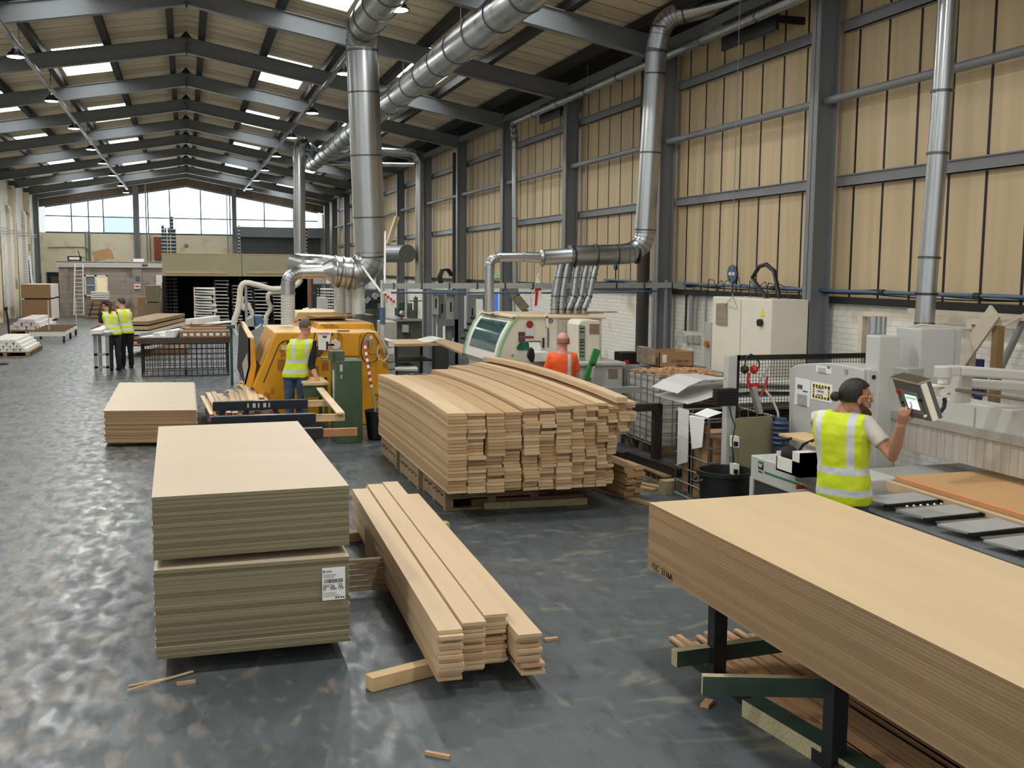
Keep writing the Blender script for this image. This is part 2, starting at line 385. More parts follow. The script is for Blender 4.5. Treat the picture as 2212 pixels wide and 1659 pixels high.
struct(MB().hexa([(7.6, -4, zr(7.6)+.57), (9.2, -4, zr(9.2)+.57), (9.2, GY+.6, zr(9.2)+.57), (7.6, GY+.6, zr(7.6)+.57), (7.6, -4, zr(7.6)+.65), (9.2, -4, zr(9.2)+.65), (9.2, GY+.6, zr(9.2)+.65), (7.6, GY+.6, zr(7.6)+.65)]).build('ceiling_eaves_right', DARKR))
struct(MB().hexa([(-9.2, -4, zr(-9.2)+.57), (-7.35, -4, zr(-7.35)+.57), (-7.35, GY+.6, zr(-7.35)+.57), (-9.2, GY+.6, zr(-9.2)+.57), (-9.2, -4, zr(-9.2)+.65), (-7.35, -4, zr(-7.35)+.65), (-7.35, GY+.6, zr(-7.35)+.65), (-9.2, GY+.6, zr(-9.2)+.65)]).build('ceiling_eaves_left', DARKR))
RLM = mat('rooflight_sheet', rgb(235, 238, 235), .5, 0, .05, (8, 3, 8), emit=(.93, .98, 1.0), es=5.6)
n = 0
for s in (-1, 1):
    for l in roof_openings[s]:
        a, b, c, d = l; z = lambda x: zr(x)+.60
        n += 1
        w = struct(MB().hexa([(a, c, z(a)), (b, c, z(b)), (b, d, z(b)), (a, d, z(a)), (a, c, z(a)+.02), (b, c, z(b)+.02), (b, d, z(b)+.02), (a, d, z(a)+.02)]).build('window_%d' % n, RLM))
        g = MB()
        for i in range(1, 6):
            y = c+(d-c)*i/6; g.bar((a, y, z(a)-.02), (b, y, z(b)-.02), .012, .012)
        g.bar(((a+b)/2, c, z((a+b)/2)-.02), ((a+b)/2, d, z((a+b)/2)-.02), .012, .012)
        g.build('window_bars', GREYP, w)
# purlins
PUR = {1: [.5, 1.95, 3.45, 4.88, 6.28, 7.58], -1: [-.2, -1.63, -3.08, -4.5, -5.92, -7.3]}
for s in (-1, 1):
    for x in PUR[s]:
        m = MB(); z = zr(x)+.362
        m.box(x-.075, x+.075, -4, GY, z, z+.178)
        struct(m.build('trim_10', BLACKST))
# portal frames
def frame(k, first=[None]):
    if first[0] is None:
        r = thing('portal_frame', 'x', 'steel frame', (0, 0, 0))
        for s, xe in ((1, RX), (-1, LX)):
            m = MB(); zc = lambda x: zr(x)+.18
            m.ibeam((AX, 0, zc(AX)), (xe+(.16 if s > 0 else -.16), 0, zc(xe+.16*s)), .17, .36)
            # haunch and end plates
            m.box(AX-.012, AX+.012, -.085, .085, zr(AX)-.02, zr(AX)+.36)
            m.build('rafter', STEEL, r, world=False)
            c = MB()
            if s > 0: c.ibeam((xe+.15, 0, 0), (xe+.15, 0, zr(xe)+.4), .2, .3, up=(1, 0, 0)); c.box(xe-.01, xe+.3, -.1, .1, zr(xe)-.02, zr(xe)); c.box(xe-.02, xe+.32, -.14, .14, 0, .02)
            else: c.ibeam((xe-.15, 0, 0), (xe-.15, 0, zr(xe)+.35), .2, .3, up=(1, 0, 0)); c.box(xe-.32, xe+.02, -.14, .14, 0, .02)
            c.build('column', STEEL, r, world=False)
            g = MB(); g.prism([(AX, 0, zr(AX)+.02), (AX+.0, 0, zr(AX)+.36), (AX+.3*s, 0, zr(AX)+.34), (AX+.3*s, 0, zr(AX+.3)-.0)], (0, -.04, 0), (0, .04, 0))
        m = MB(); m.prism([(AX-.16, 0, zr(AX)+.33), (AX+.16, 0, zr(AX)+.33), (AX, 0, zr(AX)+.52)], (0, -.02, 0), (0, .02, 0)); m.build('ridge_plate', BLACKST, r, world=False)
        first[0] = r; o = r
    else: o = copy_tree(first[0])
    o.location = (0, fy(k), 0); o['group'] = 'portal frames of the hall'
    nth = ['first', 'second', 'third', 'fourth', 'fifth', 'sixth', 'seventh', 'eighth', 'ninth', 'tenth', 'eleventh', 'twelfth']
    o['label'] = 'grey steel portal frame across the hall, ' + (nth[9-k]+' counted back from the glazed far gable' if k > 2 else nth[k+2]+' of the row counted from the camera')
for k in range(-2, 10): frame(k)
for k in (9.62,):
    o = copy_tree([x for x in bpy.data.objects if x.name == 'portal_frame'][0]); o.location = (0, fy(k)+.35, 0)
    o['label'] = 'grey steel frame standing directly against the glazed far gable'; del o['group']
# right wall: dwarf brick wall, lining boards, girts, tie tubes, eaves beam
WX = 8.40
struct(MB().box(WX, WX+.25, -4, GY, 0, 2.13).build('wall_right', BRICKW))
struct(MB().box(WX+.02, WX+.1, -4, GY, 2.2, 7.2).build('wall_right_upper', WALLM))
struct(MB().box(WX-.1, WX+.1, -4, GY, 2.12, 2.21).build('trim_1', BLACKM))
for z, lab in ((3.74, 'lower'), (5.74, 'upper')):
    for k in range(-3, 9):
        y0, y1 = fy(k)+.14, fy(k+1)-.14
        m = MB(); m.box(WX-.07, WX+.02, y0, y1, z-.08, z-.068); m.box(WX-.07, WX-.058, y0, y1, z-.08, z+.07); m.box(WX-.10, WX+.02, y0, y1, z+.06, z+.075)
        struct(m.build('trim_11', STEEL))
tub = None
for k in range(-3, 9):
    y0, y1 = fy(k), fy(k+1)
    m = MB(); m.cyl((8.17, y0+.06, 4.79), (8.17, y1-.06, 4.79), .055, n=14); m.box(8.06, 8.27, y0+.006, y0+.02, 4.66, 4.9)
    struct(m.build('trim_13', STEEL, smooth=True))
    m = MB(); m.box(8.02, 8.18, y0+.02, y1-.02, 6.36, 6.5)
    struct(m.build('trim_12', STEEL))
# left wall: white brick with cream piers and corbelled panels
struct(MB().box(-8.25, -8.0, 10, GY, 0, 7).build('wall_left', BRICKW))
for k in range(1, 10):
    m = MB(); m.box(-8.0, -7.73, fy(k)-.34, fy(k)-.14, 0, zr(LX)+.1); m.box(-8.0, -7.73, fy(k)+.14, fy(k)+.34, 0, zr(LX)+.1)
    p = struct(m.build('trim_%d' % (k+5), CREAMP))
    m = MB()
    for i, z in enumerate((5.3, 5.2, 5.1)): m.box(-8.02, -7.9+.03*i, fy(k)+.34, fy(k)+1.25-.04*i, z-.1, z+.01)
    for i, z in enumerate((5.3, 5.2, 5.1)): m.box(-8.02, -7.9+.03*i, fy(k)-1.25+.04*i, fy(k)-.34, z-.1, z+.01)
    m.box(-8.02, -7.84, fy(k)+.34, fy(k)+1.15, 0, 5.0); m.box(-8.02, -7.84, fy(k)-1.15, fy(k)-.34, 0, 5.0)
    struct(m.build('wall_left_panel', BRICKW))
# ------------------------------------------------------------------ gable wall
def gp(u, v, y=GY): return aty(u, v, y)
zs = gp(300, 505).z; xl_, xr_ = gp(97, 460).x, gp(686, 460).x
zroll0 = gp(505, 548).z
struct(MB().box(-8.3, gp(516, 520).x, GY, GY+.3, 0, zs).build('wall_gable', CREAMB))
struct(MB().box(gp(697, 520).x, 8.7, GY, GY+.3, 0, gp(690, 463).z).build('wall_gable_right', CREAMB))
xd0, xd1 = gp(516, 520).x, gp(697, 520).x
struct(MB().box(xd0, xd1, GY+.02, GY+.3, gp(600, 492).z-.15, gp(600, 492).z).build('wall_gable_lintel', CREAMB))
# brown soffit boards under the verge
SOF = mat('brown_verge_boards', rgb(112, 98, 84), .8, 0, .15, (2, 1, 1))
for s in (-1, 1):
    m = MB(); xe = -8.2 if s < 0 else 8.3
    zt = lambda x: gp(399, 401).z-.178*abs(x-AX)
    m.prism([(AX, GY, zt(AX)), (AX, GY, 8.6), (xe, GY, zr(xe)+.7), (xe, GY, zt(xe))], (0, .02, 0), (0, .3, 0))
    for i in range(8):
        x = AX+(xe-AX)*(i+.6)/8; m.box(x-.03, x+.03, GY-.05, GY+.02, zt(x), zt(x)+.62)
    struct(m.build('wall_gable_verge_'+('left' if s < 0 else 'right'), SOF))
# glazing: panes one window each, mullions part of it
GLZ = mat('frosted_window_glass', rgb(220, 240, 250), .25, 0, .05, (.5, .5, .5), emit=(.80, .93, 1.0), es=3.2)
GLZB = mat('frosted_blue_window_glass', rgb(150, 170, 210), .25, 0, .12, (1, 1, .6), emit=(.50, .62, .86), es=1.1)
FRM = mat('blue_grey_window_frame', rgb(104, 124, 140), .5, 0, .05)
m = MB(); zt = lambda x: gp(399, 403).z-.178*abs(x-AX)
m.mi = 0
m.prism([(xl_, GY, zs), (xr_, GY, zs), (xr_, GY, zt(xr_)), (AX, GY, zt(AX)), (xl_, GY, zt(xl_))], (0, .10, 0), (0, .12, 0))
gw = struct(m.build('window_0', GLZ))
ztr = gp(300, 470).z
m = MB(); x0, x1 = gp(224, 480).x, gp(290, 480).x; m.box(x0, x1, GY+.08, GY+.099, zs+.05, ztr-.03); m.build('blue_tinted_pane', GLZB, gw)
m = MB(); m.box(xl_, xr_, GY+.04, GY+.1, ztr-.035, ztr+.035); m.box(xl_, xr_, GY+.0, GY+.1, zs-.03, zs+.06)
for u in (154, 191, 223, 320, 367, 434, 497, 571, 634): x = gp(u, 470).x; m.box(x-.035, x+.035, GY+.03, GY+.1, zs, zt(x))
m.bar((xl_, GY+.06, zt(xl_)), (AX, GY+.06, zt(AX)), .08, .08); m.bar((xr_, GY+.06, zt(xr_)), (AX, GY+.06, zt(AX)), .08, .08)
m.build('window_frame', FRM, gw)
for u, w in ((294.5, .34), (506, .26)):
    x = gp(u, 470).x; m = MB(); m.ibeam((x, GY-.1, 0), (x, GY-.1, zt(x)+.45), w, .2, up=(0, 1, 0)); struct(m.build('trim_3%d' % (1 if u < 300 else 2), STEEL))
# black door at the far left, with a mottled pane
x0, x1 = gp(105, 620).x, gp(131, 620).x; zd = gp(110, 590).z
door = struct(MB().box(x0, x1+.3, GY-.07, GY-.01, 0, zd).build('door_1', mat('navy_black_door', rgb(24, 32, 40), .5)))
m = MB(); a, b = gp(111, 597), gp(130, 613); m.box(a.x, b.x, GY-.085, GY-.07, b.z, a.z); m.build('door_pane', mat('door_pane_glass', rgb(90, 84, 74), .3, 0, .6, (3, 3, 3)), door)
m = MB(); m.box(x0-.06, x0, GY-.1, GY, 0, zd+.06); m.box(x0-.06, x1+.3, GY-.1, GY, zd, zd+.06); m.build('door_frame', mat('dark_teal_frame', rgb(36, 52, 60), .5), door)
a = gp(112.5, 635); MB().box(a.x, a.x+.14, GY-.12, GY-.085, a.z-.02, a.z+.02).build('door_handle', CHROME, door)
# roller shutter and hood
rd = struct(MB().box(xd0+.1, xd1-.1, GY+.0, GY+.05, 0, gp(600, 506).z).build('door_2', striped('shutter_slats', rgb(92, 96, 100), 2, .1, .03, rgb(44, 46, 50), .45, var=.04)))
a, b = gp(508, 490), gp(699, 515); MB().box(a.x, b.x, GY-.45, GY+.1, b.z, a.z).build('shutter_hood', mat('shutter_hood_grey', rgb(122, 128, 134), .45, 0, .04), rd)
m = MB(); m.box(xd0-.02, xd0+.12, GY-.1, GY+.05, 0, b.z); m.box(xd1-.12, xd1+.02, GY-.1, GY+.05, 0, b.z); m.build('shutter_rail', GREYD, rd)
# wires and drain pipes on the gable
m = MB(); u = 193
x = gp(194, 540).x; m.cyl((x, GY-.3, 0), (x, GY-.3, zs+.1), .07, n=8); m.cyl((x-.2, GY-.1, 0), (x-.2, GY-.1, zs+.1), .03, n=6)
tag(m.build('downpipe', STEEL, smooth=True), 'grey downpipe on the far cream wall left of the tilted cardboard box', 'pipe')
m = MB(); m.tube([gp(103, 535, GY-.05), gp(150, 534, GY-.05), gp(180, 534, GY-.05), gp(188, 537, GY-.05), gp(191, 545, GY-.1), gp(192, 560, GY-.2)], .035, 6)
tag(m.build('conduit_pipe', GREYD, smooth=True), 'thin conduit running across the far cream wall and bending down', 'pipe')
for i, (u0, v0, u1, v1) in enumerate(((313, 392, 319, 562), (323, 505, 325, 562))):
    m = MB(); t_ = gp(u0, v0, GY-.25); m.cyl(t_, (gp(u1, v1, GY-.25).x, GY-.25, 0), .04, n=6); tag(m.build('thin_post', GREYD), ['thin grey post rising across the gable window in front of the cream wall', 'short dark post beside the rusty red cabinet on the far wall'][i], 'post')
m = MB(); m.cyl(gp(489, 418, GY-.2), (gp(494, 548, GY-.2).x, GY-.2, 0), .03, n=6); tag(m.build('thin_post', GREYD), 'thin grey post in front of the gable window left of the shutter hood', 'post')
m = MB(); m.ball(gp(402, 530, GY-.1), .12); tag(m.build('wall_bell', GREYD, smooth=True), 'small round grey alarm bell on the far cream wall', 'bell')
# cable along the left wall
m = MB()
for dz in (0, .12): m.tube([(-7.83, y, 4.05+dz+.03*math.sin(y)) for y in range(30, 67, 2)], .02, 6)
tag(m.build('wall_cable', GREYD), 'pair of thin cables clipped along the white left wall', 'cable')
DUCTSEAM = mat('duct_bend_seam', rgb(96, 99, 99), .35, .9, .05)
# ------------------------------------------------------------------ high-bay lamps on two cable trays
LAMPGLOW = mat('lamp_lens_glow', rgb(255, 255, 255), .4, 0, 0, emit=(.95, .98, 1.0), es=26)
def lamp_proto():
    r = thing('high_bay_lamp', 'x', 'ceiling lamp')
    m = MB(); m.lathe([(.001, .13), (.07, .13), (.09, .09), (.09, .03), (.17, .015), (.175, 0), (.165, -.008), (.001, -.008)], n=24)
    for i in range(10):
        a = i*math.pi/5; m.bar((.05*math.cos(a), .05*math.sin(a), .08), (.13*math.cos(a), .13*math.sin(a), .03), .006, .05)
    m.build('lamp_housing', BLACKM, r, world=False, smooth=True)
    m = MB(); m.lathe([(.001, -.02), (.12, -.018), (.15, -.008), (.15, -.004), (.001, -.004)], n=24); m.build('lamp_lens', LAMPGLOW, r, world=False, smooth=True)
    m = MB(); m.tube([(0, 0, .13), (0, 0, .17), (.02, 0, .2), (0, 0, .23)], .008, 6); m.build('hook', CHROME, r, world=False)
    ld = bpy.data.lights.new('lamp_light', 'AREA'); ld.shape = 'DISK'; ld.size = .3; ld.energy = 88; ld.color = (1.0, .985, .95); ld.spread = math.radians(178)
    lo = bpy.data.objects.new('lamp_light', ld); COL.objects.link(lo); lo.location = (0, 0, -.03); lo.parent = r
    return r
LP = [(-2.87, y) for y in (5.2, 10.6, 16, 21.4, 26.8, 31.9, 37.4, 42.3, 47.8, 53.6, 58.5)] + [(3.08, y) for y in (.4, 5.4, 10.4, 15.65, 21.05, 26.6, 31.8, 37.3, 42.8, 48.1, 53.3)]
l0 = lamp_proto(); first = True
_ord = ['nearest', 'second nearest', 'third nearest', 'fourth nearest', 'fifth nearest', 'sixth nearest', 'seventh nearest', 'eighth nearest', 'ninth nearest', 'tenth nearest', 'farthest']
for i, (x, y) in enumerate(LP):
    o = l0 if first else copy_tree(l0); first = False
    o.location = (x, y, 6.33); o['group'] = 'high bay lamps hung in two rows'
    o['label'] = 'round high bay lamp, %s of the %s row of ceiling lamps' % (_ord[i if x < 0 else i-11], 'left' if x < 0 else 'right')
for x, nm, y1 in ((-2.87, 'left', 59.8), (3.08, 'right', 58.3)):
    m = MB(); m.box(x-.05, x+.05, -3, y1, 6.55, 6.558); m.box(x-.05, x-.045, -3, y1, 6.55, 6.60); m.box(x+.045, x+.05, -3, y1, 6.55, 6.60)
    r = tag(m.build('lamp_trunking', GALV), 'long metal trunking carrying the %s row of ceiling lamps' % nm, 'cable tray')
    for k in range(-2, 10):
        MB().cyl((x, fy(k), 6.6), (x, fy(k), zr(x)+.01), .008, n=5).build('hanger_rod', BLACKM, r)
# ------------------------------------------------------------------ round ducts
def fillet(pts, rad, seg=6):
    pts = [Vector(p) for p in pts]; out = [pts[0]]; gore = []
    for i in range(1, len(pts)-1):
        a, b, c = pts[i-1], pts[i], pts[i+1]; R = rad[i-1] if isinstance(rad, (list, tuple)) else rad
        d1 = (b-a).normalized(); d2 = (c-b).normalized(); ang = math.acos(max(-1, min(1, d1.dot(d2))))
        if ang < .03: out.append(b); continue
        t = R*math.tan(ang/2); p = b-d1*t; n = (d2-d1*d2.dot(d1)).normalized(); o = p+n*R
        ax = d1.cross(d2).normalized()
        gore.append([])
        for k in range(seg+1):
            q = Matrix.Rotation(ang*k/seg, 3, ax) @ (p-o) + o; out.append(q); gore[-1].append((q, (Matrix.Rotation(ang*k/seg, 3, ax) @ d1)))
    out.append(pts[-1]); return out, gore
def duct(name, label, pts, r, rad=.5, seg=6, every=1.6, m=None, cat='duct', ringm=None, n=28, thick=.014, parent=None, ends=True):
    """one run of spiral duct: smooth tube, gored bends, raised joint rings as parts"""
    path, gore = fillet(pts, rad, seg)
    mb = MB(); rr = r
    if isinstance(r, (list, tuple)):
        L = [0]
        for a, b in zip(path, path[1:]): L.append(L[-1]+(b-a).length)
        rr = [r[0]+(r[1]-r[0])*l/L[-1] for l in L]
    mb.tube(path, rr, n)
    if parent: root = parent; mb.build(name, m or GALV, root, smooth=True)
    else:
        root = tag(mb.build(name, m or GALV, smooth=True), label, cat)
    R = r if isinstance(r, (int, float)) else sum(r)/2
    g = MB()
    for gg in gore:
        g = MB()
        for p, d in gg: g.cyl(p-d*.004, p+d*.004, R+.004, n=n)
        g.build('bend_seams', DUCTSEAM, root, smooth=True)
    g = MB(); k = 0
    P = [Vector(p) for p in pts]
    for i in range(len(P)-1):
        a, b = P[i], P[i+1]; L = (b-a).length; d = (b-a).normalized()
        n_ = max(1, int(L/every))
        for j in range(n_+(1 if ends else 0)):
            q = a+d*(L*(j+(.5 if not ends else 0))/max(1, n_))
            if (i and (q-a).length < rad*.9 if not isinstance(rad, (list, tuple)) else False): q = a+d*rad*1.02
            if i < len(P)-2 and (b-q).length < (rad if not isinstance(rad, (list, tuple)) else .3)*.9: q = b-d*(rad if not isinstance(rad, (list, tuple)) else .3)*1.02
            RR = R if isinstance(r, (int, float)) else None
            if RR is None:
                fr = sum((P[t+1]-P[t]).length for t in range(i))+(q-a).length; tot = sum((P[t+1]-P[t]).length for t in range(len(P)-1)); RR = r[0]+(r[1]-r[0])*fr/tot
            rg = MB(); rg.cyl(q-d*.012, q+d*.012, RR+thick, n=n); rg.build('clamp_ring', ringm or GALV, root, smooth=True); k += 1
    return root
def V_(p, y): return Vector((p.x, y, p.z))
# duct A: thick drop to the amber machine
dA = duct('extraction_duct', 'thick silver extraction duct dropping vertically to the amber machine in mid picture',
          [V_(aty(780, 62, 18.1), 9.0), aty(780, 62, 18.1), aty(802, 600, 18.3), aty(735, 588, 18.3)], .27, rad=.36, seg=6, every=.85, ringm=DUCTSEAM)
# manifold beside it, narrowing to the left
m = MB(); a, b, c, d = aty(738, 588, 18.3), aty(722, 586, 18.3), aty(713, 584, 18.3), aty(640, 588, 18.3)
mf = tag(MB().tube([aty(765, 590, 18.3), b, c, aty(698, 587, 18.3)], [.265, .262, .20, .125], 28).build('duct_manifold', GALV, smooth=True), 'stubby silver manifold cone narrowing left of the thick drop duct', 'duct')
for u, v in ((725, 586), (742, 588), (756, 590)):
    p = aty(u, v, 18.3); MB().cyl(p-Vector((.012, 0, 0)), p+Vector((.012, 0, 0)), .28, n=28).build('clamp_ring', DUCTJ if 'DUCTJ' in globals() else GALVD, mf, smooth=True)
dA2 = duct('branch_duct', 'slim silver duct bending down into a clear hose left of the manifold',
     [aty(700, 587, 18.3), aty(622, 588, 18.3), aty(622, 634, 18.3)], .118, rad=.22, every=.5)
h = MB(); a, b = aty(622, 634, 18.3), aty(622, 700, 18.3)
for i in range(12):
    t = i/12; p = a.lerp(b, t); q = a.lerp(b, (i+1)/12); h.cyl(p, q, .115, .121, n=20)
tag(h.build('ribbed_hose', HOSEM, smooth=False), 'clear ribbed hose dropping behind the louvred amber hood', 'hose')
# corrugated duct behind it
h = MB(); pts = [aty(668, 572, 24), aty(700, 573, 24), aty(730, 580, 22), aty(760, 592, 20.5)]
pp, _ = fillet(pts, .6, 5); hp = []
for a, b in zip(pp, pp[1:]):
    n_ = max(2, int((b-a).length/.12))
    for i in range(n_): hp.append(a.lerp(b, i/n_))
h.tube(hp, [.238 if i % 2 else .246 for i in range(len(hp))], 24)
tag(h.build('corrugated_duct', GALV, smooth=False), 'short corrugated silver duct behind the manifold, ending by the green canopy', 'duct')
# three drop hoses from the manifold to the machine roof
for i, (u, v0, v1, r, y) in enumerate(((776, 625, 678, .10, 18.35), (766, 630, 684, .055, 18.5), (752, 620, 676, .05, 18.6), (736, 612, 680, .07, 18.8), (727, 612, 672, .05, 18.9))):
    a, b = aty(u, v0-25, y), aty(u+.5, v1, y); h = MB()
    n_ = 16
    for j in range(n_): h.cyl(a.lerp(b, j/n_), a.lerp(b, (j+1)/n_), r, r*1.05, n=18)
    tag(h.build('ribbed_hose', HOSEM), ['wide clear drop hose under the manifold, rightmost of its row', 'narrow clear drop hose, second from the right under the manifold', 'narrow clear drop hose in the middle under the manifold', 'ribbed drop hose, second from the left under the manifold', 'thin drop hose, leftmost under the manifold'][i], 'hose', group='drop hoses under the manifold')
# duct B: trunk running down the hall under the rafters
dB = duct('trunk_duct', 'long silver trunk duct slung under the rafters, running away down the hall', [(4.42, 7.5, 6.2), (4.42, 38.2, 6.2)], (.27, .25), every=1.22, ringm=DUCTSEAM, n=32)
for k in (0, 1, 2, 3):
    y = fy(k)+.02; m = MB(); m.tube([(4.42, y, zr(4.42)), (4.42, y, 6.47)], .008, 5); m.build('hanger_wire', GREYD, dB)
# duct off the trunk's far end, with drop
duct('branch_duct', 'silver duct leaving the trunk near its far end and dropping behind the thick duct', [(4.4, 36.2, 6.2), aty(658, 310, 35), aty(646, 316, 35), aty(648, 574, 35), ], .19, rad=.3, every=3.0)
h = MB(); h.cyl(aty(648, 574, 35), aty(648, 592, 35), .17, .12); tag(h.build('duct_reducer', GALV, smooth=True), 'small silver reducer at the foot of the far drop duct by the green canopy', 'duct')
duct('branch_duct', 'slim silver duct crossing toward the right wall and dropping beside a far column', [aty(700, 345, 37), aty(765, 325, 33), aty(895, 330, 32), aty(907, 350, 32), aty(905, 560, 32), aty(905, 615, 32)], .125, rad=.22, every=2.4)
duct('branch_duct', 'thin level silver pipe below the slim crossing duct', [aty(680, 352, 38), aty(770, 355, 34), aty(897, 356, 32.5)], .07, rad=.2, every=2.5)
# duct C: bend by the right wall with level header over the white machine
dC = duct('extraction_duct', 'large silver extraction duct swan-necking down past a column to the white moulding machine',
          [atx(1650, -14, 8.6), aty(1432, 38, 15.8), aty(1418, 110, 15.9), aty(1391, 545, 16), aty(1330, 550, 16), aty(1238, 553, 16)], .17, rad=.36, seg=6, every=1.1, ringm=DUCTSEAM)
hd = tag(MB().tube([aty(1245, 553, 16), aty(1235, 553, 16), aty(1170, 557, 16), aty(1166, 557, 16), aty(1128, 555, 16)], [.165, .13, .128, .09, .075], 28).build('duct_header', GALV, smooth=True), 'level silver duct header tapering left above the white moulding machine', 'duct')
for u, v in ((1172, 557), (1232, 553)): p = aty(u, v, 16); MB().cyl(p-Vector((.01, 0, 0)), p+Vector((.01, 0, 0)), .14 if u < 1200 else .175, n=28).build('clamp_ring', GALVD, hd, smooth=True)
duct('branch_duct', 'silver duct bending down onto the left hood of the white moulding machine', [aty(1130, 555, 16), aty(1057, 556, 16), aty(1057, 672, 16)], .075, rad=.16, every=.45)
for i, (u0, u1, u2) in enumerate(((1213, 1196, 1197), (1228, 1212, 1212), (1250, 1236, 1227), (1269, 1253, 1243), (1290, 1270, 1260))):
    duct('branch_duct', 'slanting silver branch pipe under the level header, %s from the left' % ['first', 'second', 'third', 'fourth', 'fifth'][i],
         [aty(u0, 562, 16), aty((u0+u1)/2, 600, 16), aty(u1+2, 640, 16), aty(u2, 668, 16), aty(u2, 678, 16)], .058, rad=.07, seg=3, every=.32, n=18)
# slim pipe D along the wall head, and black wall collar plates it passes
dD = duct('wall_head_pipe', 'slim polished duct running along the head of the right wall and dropping beside a column', [(7.8, 8.5, 6.12), (7.8, 25.1, 6.12), aty(1112, 300, 25.4), aty(1113, 640, 25.4)], .075, rad=.22, every=1.6, ringm=GALVD, n=20)
for i, (u0, v0, u1, v1, X_) in enumerate(((1158, 231, 1205, 255, 7.9), (1548, -8, 1670, 24, 7.9))):
    a, b = atx(u0, v0, X_), atx(u1, v1, X_); z0 = min(a.z, b.z)-.03; m = MB()
    m.box(7.95, 8.0, min(a.y, b.y), max(a.y, b.y)-.1, 5.9, 6.32); m.box(8.0, 8.42, min(a.y, b.y), min(a.y, b.y)+.05, 6.0, 6.1)
    tag(m.build('black_heater_bracket', BLACK), ['black bracket plate under the slim wall head pipe at the far column', 'black bracket plate under the swan-neck duct near the top edge'][i], 'bracket')
# dark vertical downpipe by fourth column, dark pipe behind duct C
for i, (u, v0, v1, X_) in enumerate(((982, 330, 730, 8.2), (1391, 520, 800, 8.15))):
    a, b = atx(u, v0, X_), atx(u, v1, X_); m = MB(); m.cyl((X_, a.y, b.z), (X_, a.y, a.z if i == 0 else 6.6), .07 if i == 0 else .12, n=14)
    tag(m.build('downpipe', mat('dark_brown_pipe', rgb(58, 54, 50), .6), smooth=True), ['black rainwater pipe standing left of a far wall column', 'dark brown square downpipe between the swan-neck duct and the column'][i], 'pipe')
# duct E: drop to the panel saw
dE = duct('extraction_duct', 'tall polished silver duct dropping to the panel saw at the right', [aty(2052, -60, 8.9), aty(2031, 265, 8.9), aty(2002, 622, 8.9), aty(1997, 700, 8.9), aty(1985, 790, 8.9)], .098, rad=.3, every=1.6, ringm=DUCTSEAM)
# far drum duct seen behind the thick drop duct
MBd = MB().cyl(aty(835, 548, 33), aty(880, 548, 31), .27, n=24); tag(MBd.build('dust_drum', GALVD, smooth=True), 'dull metal drum end peeping out behind the thick drop duct', 'drum')
m = MB(); m.bar(aty(838, 528, 33), aty(858, 468, 33), .3, .12); tag(m.build('leaning_chute', mat('tan_chute', rgb(190, 168, 130), .6)), 'tan sloping chute rising behind the thick drop duct', 'chute')
# wires
for u, v0, v1, y, lb in ((1270, 100, 610, 20, 'far'), (1598, 20, 632, 13.5, 'near')):
    m = MB(); a = aty(u, v0, y); b = aty(u-6, v1, y); m.cyl((a.x, y, b.z), (a.x, y, zr(a.x)+.36), .005, n=4)
    tag(m.build('hanging_wire', GREYD), 'thin straight wire hanging from the roof past the right wall, %s one' % lb, 'wire')
# blue air line and grey tray crossing at head height in front of the far machines
m = MB(); m.tube([aty(845, 632, 17.5), aty(1240, 633, 17.5), aty(1420, 629, 16.5)], .016, 8)
bl = tag(m.build('air_line', BLUEP, smooth=True), 'blue air line running level below the grey tray across mid picture', 'pipe')
m = MB(); m.bar(aty(825, 618, 17.3), aty(1500, 616, 16.4), .07, .09); tr = tag(m.build('cable_tray', GREYD), 'grey cable tray running level above the blue air line in mid picture', 'cable tray')
for u in range(850, 1500, 60):
    p = aty(u, 618, 17.3-.9*(u-825)/675); MB().box(p.x-.008, p.x+.008, p.y-.045, p.y+.045, p.z-.055, p.z+.055).build('tray_strap', BLACKM, tr)
for i, u in enumerate((826, 1440)):
    p = aty(u, 618, 17.3 if i == 0 else 16.5); m = MB(); m.cyl((p.x, p.y, 0), (p.x, p.y, p.z+.1), .035, n=10)
    tag(m.build('tray_post', GREYP if i == 0 else STEEL, smooth=True), ['grey post with blue sleeve standing at the right end of the amber machine', 'slim steel post carrying the right end of the grey cable tray'][i], 'post')
    if i == 0: q0, q1 = aty(u, 664, p.y), aty(u, 700, p.y); MB().cyl((p.x, p.y, q1.z), (p.x, p.y, q0.z), .045, n=12).build('blue_sleeve', BLUEP, bpy.data.objects['tray_post'], smooth=True)
# blue air line on the right wall
m = MB(); m.tube([(8.22, 20, 2.34), (8.22, 12, 2.29), (8.22, 5, 2.31)], .022, 8)
r = tag(m.build('air_line', BLUEP, smooth=True), 'blue air line clipped along the right wall above the brickwork', 'pipe')
for y in (11.0, 9.35, 13.5): MB().cyl((8.22, y-.05, 2.295), (8.22, y+.05, 2.295), .035, n=10).build('pipe_joint', BLACK, r)
m = MB()
for i in range(4):
    z0 = 2.28; pts = [(8.26+.02*(i % 2), y, z0-.04*abs(math.sin(y*(.8+.23*i)+i*1.8))+.015*i) for y in [6+.4*j for j in range(40)]]; m.tube(pts, .008, 5)
tag(m.build('wall_cables', BLACK), 'sagging dark cables strung along the right wall at brick height', 'cable')
